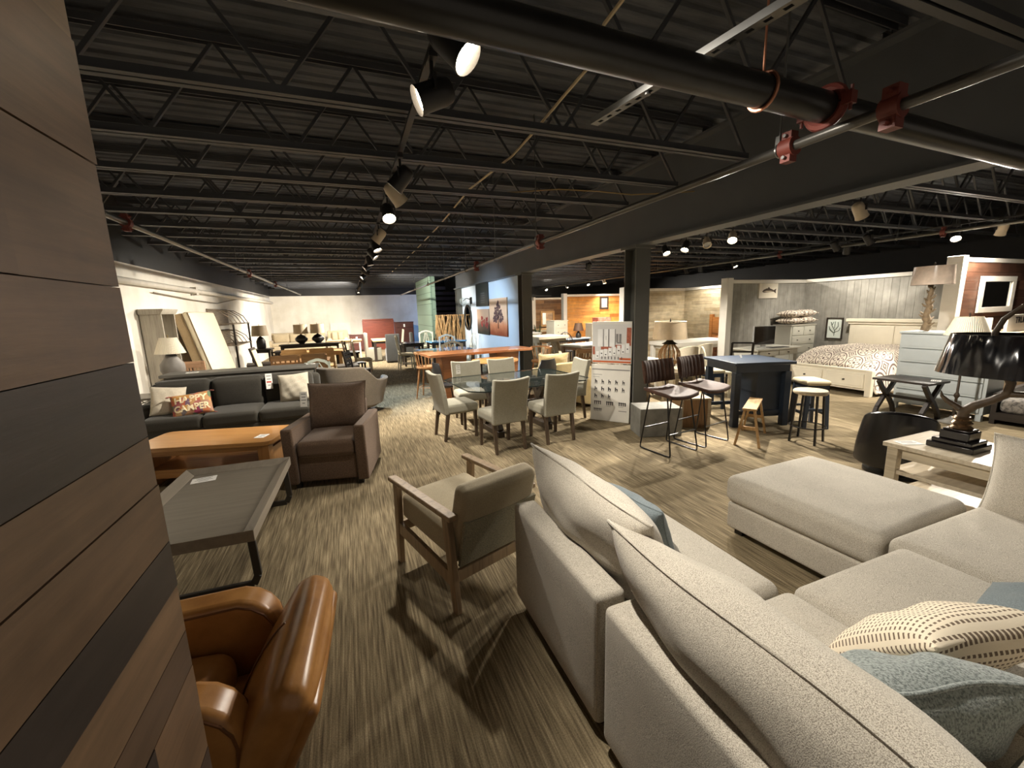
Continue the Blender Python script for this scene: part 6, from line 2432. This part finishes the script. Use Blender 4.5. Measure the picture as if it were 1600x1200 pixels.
chair('black metal frame chair in front of the writing desk', (7.35, 6.15, 0), R(140), BLACKM, 'metal', fabric('grey seat pad', (150, 142, 126), scale=200), 0.95, None, 0.42)

fp = thing('fish_print', 'square pale print of a dark spotted fish on the grey alcove wall', 'picture', (9.35, 7.175, 1.80))
m = MB()
m.box(-0.31, 0.31, -0.03, 0.0, 0, 0.345)
m.done('canvas', plain('pale print paper', (222, 214, 196), 0.7, var=0.05), fp)
m = MB()
body = [(-0.21, 0.15), (-0.17, 0.195), (-0.08, 0.225), (0.02, 0.23), (0.10, 0.21), (0.17, 0.185), (0.25, 0.22), (0.24, 0.165), (0.25, 0.11), (0.17, 0.15), (0.08, 0.145), (-0.05, 0.135), (-0.15, 0.13)]
m.prism(body, -0.033, -0.03, 'y')
m.prism([(-0.05, 0.22), (0.0, 0.26), (0.05, 0.22)], -0.033, -0.03, 'y')
m.done('fish', plain('fish brown', (74, 62, 52), 0.8, var=0.4, scale=60), fp)
m = MB()
m.prism([(-0.18, 0.152), (-0.05, 0.142), (0.08, 0.150), (0.15, 0.158), (0.06, 0.172), (-0.08, 0.172)], -0.034, -0.0331, 'y')
m.done('belly', plain('fish pale belly', (190, 176, 152), 0.8), fp)
tp = thing('coral_print', 'dark framed print of a branching plant on the grey wall beside the headboard', 'picture', (10.675, 6.40, 0.80))
m = MB()
for (a, b, c, d) in ((-0.18, 0.18, 0, 0.025), (-0.18, 0.18, 0.475, 0.50), (-0.18, -0.155, 0.025, 0.475), (0.155, 0.18, 0.025, 0.475)):
    m.box(-0.03, 0.0, a, b, c, d)
m.done('frame', DKW, tp)
m = MB()
m.box(-0.012, -0.002, -0.156, 0.156, 0.024, 0.476)
m.done('paper', plain('pale blue paper', (214, 222, 214), 0.7, var=0.03), tp)
m = MB()
for pts in ([(0, 0.08), (0.01, 0.2), (-0.06, 0.32), (-0.08, 0.40)], [(0.01, 0.2), (0.08, 0.30), (0.07, 0.40)], [(0, 0.14), (-0.09, 0.22), (-0.12, 0.30)], [(0.005, 0.16), (0.10, 0.20), (0.125, 0.27)], [(0.0, 0.25), (0.01, 0.41)], [(-0.06, 0.32), (-0.02, 0.40)]):
    m.tube([(-0.014, -y, z) for y, z in pts], 0.007, 5)
m.done('branches', plain('ink green', (70, 80, 72), 0.8), tp)

# grey blue chest, driftwood lamp, floor lamp, cross leg table
GBL = plain('grey blue painted chest', (174, 180, 180), 0.45, var=0.04)
ch = cabinet('wide grey blue chest of drawers between the bed and the sectional', (8.17, 3.30, 0), R(-90), 1.02, 0.46, 1.2, GBL, 5, 1, None, name='chest_of_drawers', foot=0.09)
dl = thing('driftwood_lamp', 'tall driftwood lamp with plastic wrapped rectangular shade on the grey blue chest', 'lamp', (8.12, 3.60, 1.207))
DRIFT = plain('driftwood', (116, 98, 74), 0.75, var=0.35, scale=18, bump=0.6)
m = MB()
r_ = random.Random(14)
m.tube([(0.01 * math.sin(k * 1.3), 0.012 * math.cos(k * 1.7), k * 0.062) for k in range(12)], [0.05 - 0.003 * k + 0.012 * (k % 2) for k in range(12)], 9)
for k in range(16):
    a = r_.uniform(0, 6.28)
    z = 0.04 + k * 0.04
    L = 0.12 - 0.005 * k
    m.tube([(0, 0, z), (L * 0.6 * math.cos(a), L * 0.6 * math.sin(a), z + 0.015), (L * math.cos(a), L * math.sin(a), z + 0.05)], [0.024, 0.016, 0.006], 6)
m.done('driftwood_base', DRIFT, dl)
WRAP = plain('plastic wrapped linen', (206, 188, 172), 0.16, var=0.12, scale=14, bump=0.0, coat=0.7)
m = MB()
m.lathe([(0.25, 0.68), (0.235, 0.95), (0.231, 0.95), (0.246, 0.68)], 32, sx=0.7)
m.done('lamp_shade', WRAP, dl)
m = MB()
m.tube([(0, 0, 0.66), (0, 0, 0.98)], 0.006, 6)
m.tube([(0, -0.234, 0.94), (0, 0.234, 0.94)], 0.004, 5)
m.lathe([(0.001, 0.97), (0.016, 0.985), (0.001, 1.01)], 8)
m.done('harp', KNOB, dl)

fl = thing('floor_lamp', 'slender dark stem lamp with white pleated shade behind the antler lamp', 'lamp', (7.56, 2.92, 0))
m = MB()
m.lathe([(0.001, 0), (0.14, 0), (0.15, 0.02), (0.10, 0.05), (0.05, 0.07), (0.03, 0.10)], 24)
m.done('base', plain('silver grey base', (160, 156, 148), 0.3, metal=0.5), fl)
m = MB()
m.lathe([(0.018, 0.08), (0.014, 0.35), (0.03, 0.38), (0.03, 0.40), (0.014, 0.43), (0.012, 1.2)], 12)
m.done('stem', plain('dark bronze stem', (70, 60, 50), 0.4, metal=0.4), fl)
m = MB()
m.lathe([(0.22, 1.20), (0.13, 1.44), (0.127, 1.44), (0.217, 1.20)], 32)
m.done('lamp_shade', PLEAT, fl)
m = MB()
m.tube([(0, 0, 1.19), (0, 0, 1.47)], 0.006, 6)
m.tube([(-0.125, 0, 1.43), (0.125, 0, 1.43)], 0.004, 5)
m.lathe([(0.001, 1.46), (0.012, 1.47), (0.001, 1.495)], 8)
m.done('harp', KNOB, fl)

xt = thing('cross_leg_table', 'black end table with curved crossing legs in front of the grey blue chest', 'table', (7.38, 3.36, 0), R(0))
BLKW = wood('black brown wood', (46, 40, 36), (34, 29, 26), 'y', 0.4)
m = MB()
m.box(-0.25, 0.25, -0.33, 0.33, 0.535, 0.565)
m.done('tabletop', BLKW, xt, bevel=0.004)
for sy in (-1, 1):
    for sx in (-1, 1):
        m = MB()
        pts = [(sx * 0.24, 0.534), (sx * 0.14, 0.42), (sx * 0.03, 0.31), (-sx * 0.03, 0.27), (-sx * 0.16, 0.12), (-sx * 0.21, 0.0)]
        for p, q in zip(pts, pts[1:]):
            m.bar((p[0], sy * 0.26 + sx * 0.012, p[1]), (q[0], sy * 0.26 + sx * 0.012, q[1]), 0.05, 0.045, up=(0, 1, 0))
        m.done('curved_leg', BLKW, xt)
m = MB()
m.bar((0, -0.26, 0.29), (0, 0.26, 0.29), 0.03, 0.04)
m.done('stretcher', BLKW, xt)
card('white price card on the black cross leg table', (7.48, 3.12, 0.566), (0.14, 0.10, 0.002), (0, 0, 20))

# ================================================================ beside the ottoman: end table, antler lamp, black chair
WASH = wood('whitewashed end table', (196, 184, 160), (168, 154, 130), 'y', 0.5)
WASHT = wood('whitewashed end table top', (206, 194, 172), (182, 168, 144), 'x', 0.42)
ew = thing('end_table', 'whitewashed two shelf end table beside the sectional carrying the antler lamp', 'table', (4.32, 1.55, 0))
m = MB()
m.box(-0.34, 0.34, -0.38, 0.38, 0.52, 0.555)
m.done('tabletop', WASHT, ew, bevel=0.004)
m = MB()
for sx in (-1, 1):
    m.box(sx * 0.29 - 0.015, sx * 0.29 + 0.015, -0.26, 0.26, 0.44, 0.52)
for sy in (-1, 1):
    m.box(-0.26, 0.26, sy * 0.32 - 0.015, sy * 0.32 + 0.015, 0.44, 0.52)
m.done('apron', WASH, ew)
for sx in (-1, 1):
    for sy in (-1, 1):
        m = MB()
        m.box(sx * 0.285 - 0.035, sx * 0.285 + 0.035, sy * 0.32 - 0.035, sy * 0.32 + 0.035, 0, 0.52)
        m.done('leg', WASH, ew, bevel=0.003)
for z in (0.30, 0.10):
    m = MB()
    m.box(-0.30, 0.30, -0.34, 0.34, z, z + 0.03)
    m.done('shelf', WASHT, ew)
card('white price card at the corner of the whitewashed end table', (4.10, 1.82, 0.556), (0.16, 0.10, 0.002), (0, 0, -25))

an = thing('antler_lamp', 'antler table lamp with stepped black base and plastic wrapped black shade', 'lamp', (4.28, 1.60, 0.556))
EBON = plain('ebony base', (26, 22, 22), 0.25, var=0.1, coat=0.4)
ANT = plain('brown antler', (78, 62, 44), 0.45, var=0.35, scale=14, bump=0.2)
m = MB()
for (h0, h1, w_) in ((0, 0.045, 0.135), (0.045, 0.075, 0.115), (0.075, 0.14, 0.085), (0.14, 0.155, 0.075)):
    m.box(-w_, w_, -w_, w_, h0, h1)
m.done('base', EBON, an, bevel=0.006)
m = MB()
m.lathe([(0.062, 0.155), (0.066, 0.165), (0.05, 0.18), (0.062, 0.20), (0.045, 0.22), (0.055, 0.235), (0.045, 0.25)], 20)
m.done('turned_collar', plain('bronze collar', (120, 96, 70), 0.25, metal=0.7), an)
def ant(pts, rad):
    m = MB()
    m.tube(pts, rad, 10)
    m.done('antler_tine', ANT, an)
def wl(dx, dy, dz):
    return (dx, dy, dz)
# the tines fan along the y axis (towards the viewer's left and right)
ant([(0, 0, 0.245), (0, 0, 0.29), (0.01, -0.05, 0.345), (0.03, -0.12, 0.39), (0.04, -0.19, 0.455), (0.04, -0.20, 0.53), (0.03, -0.155, 0.64), (0.0, -0.105, 0.78), (0.0, -0.09, 0.88), (0.01, -0.12, 0.98), (0.03, -0.20, 1.08), (0.05, -0.32, 1.14)], [0.036, 0.036, 0.032, 0.028, 0.027, 0.026, 0.023, 0.020, 0.018, 0.017, 0.012, 0.004])
ant([(0, 0, 0.285), (-0.01, 0.05, 0.325), (-0.02, 0.095, 0.355), (-0.03, 0.125, 0.39), (-0.03, 0.135, 0.43)], [0.026, 0.021, 0.017, 0.011, 0.003])
ant([(0.04, -0.18, 0.45), (0.06, -0.26, 0.455), (0.08, -0.38, 0.45), (0.1, -0.50, 0.48)], [0.024, 0.021, 0.016, 0.005])
def wrapblack():
    m, nt, b = _new('black shade in crinkled plastic')
    b.inputs['Base Color'].default_value = srgb((22, 22, 26))
    b.inputs['Roughness'].default_value = 0.12
    b.inputs['Coat Weight'].default_value = 1.0
    b.inputs['Coat Roughness'].default_value = 0.05
    v = _coords(nt, (5, 5, 1.6))
    f = _noise(nt, v, 2.0, 1.0, 0.4)
    _bump(nt, b, f, 0.5, 0.06)
    return m
m = MB()
m.lathe([(0.37, 0.585), (0.31, 0.875), (0.306, 0.875), (0.366, 0.585)], 40, (0.02, -0.17, 0), sx=0.72)
m.done('lamp_shade', wrapblack(), an)
m = MB()
m.tube([(0.0, -0.1, 0.8), (0.0, -0.1, 0.885)], 0.007, 6)
m.tube([(0.02, -0.47, 0.865), (0.02, 0.13, 0.865)], 0.004, 5)
m.done('shade_carrier', KNOB, an)

BLE = leather('black leather', (26, 24, 25), (16, 15, 16), 0.25, 8)
bch = thing('black_chair', 'black leather barrel chair behind the whitewashed end table', 'armchair', (4.90, 2.26, 0), R(115))
m = MB()
m.lathe([(0.001, 0), (0.24, 0), (0.24, 0.03), (0.07, 0.05), (0.07, 0.14)], 20)
m.done('swivel_base', BLACKFOOT, bch)
m = MB()
m.lathe([(0.001, 0.12), (0.22, 0.12), (0.25, 0.2), (0.24, 0.36), (0.21, 0.41), (0.001, 0.43)], 28)
m.done('seat', BLE, bch)
m = MB()
n1, n2 = 30, 8
def bsh(u, v, off):
    a = R(-30 + 240 * u)
    s_ = max(0.0, math.sin(R(180 * u)))
    z = 0.10 + (0.42 + 0.24 * s_ ** 0.7 - 0.10) * v
    rr = 0.32 + off - 0.05 * v * v
    return Vector((rr * math.cos(a), rr * math.sin(a), z))
O_ = [[m.bm.verts.new(bsh(i / n1, j / n2, 0.0)) for j in range(n2 + 1)] for i in range(n1 + 1)]
I_ = [[m.bm.verts.new(bsh(i / n1, j / n2, -0.055)) for j in range(n2 + 1)] for i in range(n1 + 1)]
for i in range(n1):
    for j in range(n2):
        m._face([O_[i][j], O_[i + 1][j], O_[i + 1][j + 1], O_[i][j + 1]])
        m._face([I_[i][j + 1], I_[i + 1][j + 1], I_[i + 1][j], I_[i][j]])
    m._face([O_[i][n2], O_[i + 1][n2], I_[i + 1][n2], I_[i][n2]])
    m._face([I_[i][0], I_[i + 1][0], O_[i + 1][0], O_[i][0]])
for j in range(n2):
    for i in (0, n1):
        m._face([O_[i][j], O_[i][j + 1], I_[i][j + 1], I_[i][j]])
m.done('backrest', BLE, bch, bevel=0.02, seg=3, ang=70)

# ================================================================ far right: mirror, cream dresser, signs, low bed
fm = thing('wall_mirror', 'white framed mirror on the dark red brown plank wall', 'mirror', (10.55, 3.80, 1.42))
W_, H_ = 0.58, 0.52
m = MB()
for (a, b, c, d) in ((-W_, W_, 0, 0.09), (-W_, W_, H_ - 0.0, H_ + 0.09), (-W_, -W_ + 0.11, 0.09, H_), (W_ - 0.11, W_, 0.09, H_)):
    m.box(a, b, -0.035, 0.0, c, d)
m.done('frame', WHITEP, fm, bevel=0.004)
m = MB()
m.box(-W_ + 0.1, W_ - 0.1, -0.012, -0.004, 0.08, H_ + 0.01)
m.done('glass', plain('mirror glass', (200, 205, 205), 0.03, metal=1.0), fm)
CRD = wood('cream drawer fronts', (206, 184, 156), (188, 166, 138), 'x', 0.5)
cabinet('cream dresser under the white framed mirror at the right edge', (10.0, 3.45, 0), 0, 2.3, 0.5, 1.12, CRD, 3, 3, KNOB, foot=0.05)
def signboard(label, loc, w, h, txt, size, rz=0):
    t = thing('sign', label, 'sign', loc, rz)
    m = MB()
    m.box(-w / 2, w / 2, -0.02, 0.02, 0, h)
    m.done('board', WHITEP, t, bevel=0.003)
    if txt:
        lettering(txt, size, INKB, t, T(0, -0.0215, h * 0.5) @ RX(90), 1.0)
    return t
signboard('white sign reading TRUE standing on the cream dresser at the right edge', (10.22, 3.36, 1.121), 0.80, 0.27, 'TRUE', 0.14)
signboard('white sign with faint words standing on the cream dresser below the mirror', (9.15, 3.38, 1.121), 0.5, 0.24, '', 0.1)
lbd = thing('low_bed', 'low bed with grey patterned cover and black edge at the right edge', 'bed', (8.75, 2.30, 0), R(6))
m = MB()
m.box(-0.75, 0.75, -0.55, 0.45, 0.06, 0.16)
m.done('frame', BLKW, lbd)
m = MB()
m.rbox((0, -0.05, 0.25), (1.46, 0.98, 0.19), 0.07, (0, 0, 0.02), 7)
m.done('cover', fabric('grey patterned cover', (132, 126, 118), (84, 80, 76), scale=26, contrast=0.2), lbd)
m = MB()
m.box(-0.75, 0.75, 0.45, 0.50, 0.0, 0.42)
m.done('headrail', BLKW, lbd)

# ================================================================ beige alcove
table('white dining table with thick top in the beige alcove', (8.2, 8.25, 0), 0, 2.0, 0.95, 0.80, WHITEP, WHITEP, 0.1, top=0.09)
UPH = fabric('ivory boucle', (216, 206, 184), (192, 182, 160), scale=120, contrast=0.08)
def curved(label, loc, rz):
    t = thing('curved_chair', label, 'chair', loc, rz, 'ivory curved chairs')
    m = MB()
    m.lathe([(0.001, 0.40), (0.22, 0.40), (0.24, 0.44), (0.22, 0.48), (0.001, 0.49)], 20)
    m.done('seat', UPH, t)
    m = MB()
    pts = arc(0, 0, 0.27, -10, 190, 12)
    wallstrip(m, pts, [(x * 0.82, y * 0.82) for x, y in pts], 0.44, lambda u: 0.68 + 0.13 * math.sin(PI * u))
    m.done('backrest', UPH, t, bevel=0.015, ang=60)
    for sx in (-1, 1):
        for sy in (-1, 1):
            m = MB()
            m.bar((sx * 0.16, sy * 0.16, 0.41), (sx * 0.19, sy * 0.19, 0), 0.03)
            m.done('leg', DKW, t)
    return t
c1 = curved('ivory curved back chair at the near side of the white table, left one', (7.0, 7.25, 0), R(170))
dup(c1, (7.75, 7.55, 0), R(180), 'ivory curved back chair at the near side of the white table, right one')
chair('ivory spindle chair between the navy table and the beige alcove', (6.30, 5.75, 0), R(60), IVORY, 'windsor', None, 0.92, None, 0.42)
hbx = thing('headboard', 'honey wood panel headboard at the back of the beige alcove', 'headboard', (10.05, 9.05, 0), R(-90))
HON = wood('honey headboard', (186, 124, 66), (156, 98, 48), 'x', 0.4)
m = MB()
m.box(-0.36, 0.36, -0.03, 0.03, 0, 1.32)
m.box(-0.30, 0.30, -0.045, -0.03, 0.85, 1.24)
m.done('panel', HON, hbx, bevel=0.006)
for sx in (-1, 1):
    m = MB()
    m.box(sx * 0.37 - 0.05, sx * 0.37 + 0.05, -0.05, 0.05, 0, 1.40)
    m.done('post', HON, hbx, bevel=0.006)
cabinet('honey wood chest standing in front of the honey headboard', (9.6, 8.45, 0), R(-90), 0.6, 0.45, 0.8, wood('red honey chest', (150, 92, 54), (122, 72, 40), 'x', 0.4), 3, 1, KNOB, name='chest_of_drawers')
table('low white table glimpsed to the right of the near grey column', (5.6, 7.1, 0), 0, 0.7, 0.6, 0.62, WHITEP, WHITEP, 0.06, name='side_table')

# ================================================================ between the columns: pine and barn alcoves
TRG = wood('grey washed trestle', (178, 166, 142), (150, 138, 116), 'x', 0.5)
table('grey washed tall trestle table beyond the cream barrel chair', (4.95, 10.3, 0), R(10), 1.0, 0.9, 0.98, TRG, TRG, 0.1, 'trestle', 0.07, name='counter_table')
BLW = plain('black painted chair', (40, 34, 32), 0.45)
chair('black windsor chair behind the grey washed trestle table, right one', (5.85, 10.85, 0), R(160), BLW, 'windsor', None, 1.02, 'black windsor chairs', 0.5)
chair('black windsor chair behind the grey washed trestle table, left one', (5.35, 12.75, 0), R(170), BLW, 'windsor', None, 1.02, 'black windsor chairs', 0.46)
table('ivory round edged table right of the black windsor chairs', (5.6, 9.1, 0), R(12), 1.2, 0.8, 0.80, IVORY, WALN, 0.07)
chair('brown slat chair pushed under the ivory table', (4.95, 8.35, 0), R(170), WALN, 'slat', None, 0.80, None, 0.42)
table('pale blue grey table between the columns, behind the black windsor chairs', (6.4, 11.9, 0), R(5), 1.5, 0.9, 0.76, plain('blue grey top', (170, 186, 200), 0.3), DKW, 0.07)
chair('ivory ladder chair glimpsed just right of the far grey column', (4.75, 12.0, 0), R(200), IVORY, 'ladder', None, 1.02, 'ivory ladder chairs', 0.44)
table('ivory counter table just right of the far grey column', (5.55, 13.4, 0), 0, 1.2, 0.8, 0.9, IVORY, IVORY, 0.08, name='counter_table')
cabinet('white tall dresser standing before the barn wood alcove', (6.72, 12.95, 0), R(12), 0.6, 0.45, 1.3, IVW, 5, 1, KNOB, name='chest_of_drawers')
cabinet('white cabinet in front of the orange pine alcove beside the display board', (8.75, 13.6, 0), 0, 0.7, 0.5, 1.12, IVW, 3, 1, KNOB, name='cabinet', cat='cabinet')
bx = MB()
bx.box(-0.28, 0.28, -0.2, 0.2, 0, 0.2)
o = bx.done('gift_box', plain('red white box', (206, 120, 100), 0.6, var=0.4, scale=9), None, loc=(8.95, 13.6, 1.121))
tag(o, 'red and white box on the white cabinet before the pine wall', 'box')
lamp('brown shaded lamp in front of the orange pine alcove', (6.75, 11.55, 0.77), DKBASE, plain('brown shade', (92, 66, 48), 0.7), [(0.001, 0), (0.08, 0), (0.09, 0.1), (0.03, 0.2), (0.02, 0.24)], 0.22, 0.46, 0.17, 0.11)
pp = thing('framed_print', 'small dark framed print on the orange pine wall', 'picture', (9.7, 14.575, 1.62))
m = MB()
m.box(-0.2, 0.2, -0.03, 0.0, 0, 0.5)
m.done('frame', DKW, pp)
m = MB()
m.box(-0.13, 0.13, -0.034, -0.03, 0.07, 0.43)
m.done('print', plain('grey sketch', (176, 168, 150), 0.7, var=0.4, scale=30), pp)
mw = thing('wall_mirror', 'wood framed mirror on the barn wood alcove wall', 'mirror', (9.0, 18.365, 0.86))
m = MB()
for (a, b, c, d) in ((-0.37, 0.37, 0, 0.09), (-0.37, 0.37, 0.65, 0.74), (-0.37, -0.28, 0.09, 0.65), (0.28, 0.37, 0.09, 0.65)):
    m.box(a, b, -0.04, 0.0, c, d)
m.done('frame', OAKL, mw)
m = MB()
m.box(-0.29, 0.29, -0.015, -0.005, 0.08, 0.66)
m.done('glass', plain('mirror glass', (200, 205, 205), 0.03, metal=1.0), mw)
bd = thing('barn_door', 'white sliding barn door hanging on a black rail in the far alcove', 'door', (7.78, 17.9, 0.05))
m = MB()
m.box(-0.38, 0.38, -0.02, 0.02, 0, 2.2)
m.done('panel', WHITEP, bd, bevel=0.003)
m = MB()
m.box(-0.5, 1.2, -0.05, -0.03, 2.24, 2.28)
m.done('rail', BLACKM, bd)
for sx in (-0.25, 0.25):
    m = MB()
    m.box(sx - 0.02, sx + 0.02, -0.035, -0.02, 2.05, 2.3)
    m.done('hanger_strap', BLACKM, bd)
table('ivory console table below the wood framed mirror in the barn wood alcove', (8.6, 17.4, 0), 0, 1.6, 0.5, 0.8, OAKL, IVORY, 0.07, name='console_table')
pt_ = thing('potted_plant', 'small green potted plant in front of the white barn door', 'plant', (7.75, 16.8, 0.0))
m = MB()
m.lathe([(0.001, 0), (0.16, 0), (0.2, 0.5), (0.17, 0.5), (0.001, 0.46)], 16)
m.done('pot', DKBASE, pt_)
r_ = random.Random(2)
m = MB()
for k in range(30):
    a = r_.uniform(0, 6.28)
    s_ = r_.uniform(0.05, 0.2)
    m.tube([(0.03 * math.cos(a), 0.03 * math.sin(a), 0.46), (s_ * math.cos(a), s_ * math.sin(a), 0.75 + r_.uniform(0, 0.3))], [0.014, 0.004], 5)
o = m.done('foliage', plain('dark green leaves', (70, 92, 62), 0.6, var=0.3), pt_)
o['kind'] = 'stuff'
# ---------------------------------------------------------------- camera and world
cd = bpy.data.cameras.new('camera')
cd.sensor_width = 36.0
cd.lens = 36.0 * 644.5 / 1600.0
cd.clip_start = 0.02
cam = bpy.data.objects.new('camera', cd)
COL.objects.link(cam)
yaw, pitch, roll = R(21.0), R(10.18), R(1.676)
fw = Vector((math.sin(yaw) * math.cos(pitch), math.cos(yaw) * math.cos(pitch), -math.sin(pitch)))
rt = Vector((math.cos(yaw), -math.sin(yaw), 0))
dn = fw.cross(rt)
r2 = rt * math.cos(roll) + dn * math.sin(roll)
d2 = -rt * math.sin(roll) + dn * math.cos(roll)
cam.matrix_world = Matrix(((r2.x, -d2.x, -fw.x, 0), (r2.y, -d2.y, -fw.y, 0), (r2.z, -d2.z, -fw.z, 1.7), (0, 0, 0, 1)))
SC.camera = cam
wd = bpy.data.worlds.new('world')
wd.use_nodes = True
wd.node_tree.nodes['Background'].inputs[0].default_value = (1.0, 0.86, 0.7, 1)
wd.node_tree.nodes['Background'].inputs[1].default_value = 0.19
SC.world = wd
vs_ = SC.view_settings
vs_.view_transform = 'Standard'
vs_.look = 'None'
vs_.gamma = 1.0
vs_.exposure = 0.58
vs_.use_curve_mapping = False
SC.cycles.use_denoising = True
SC.cycles.max_bounces = 6
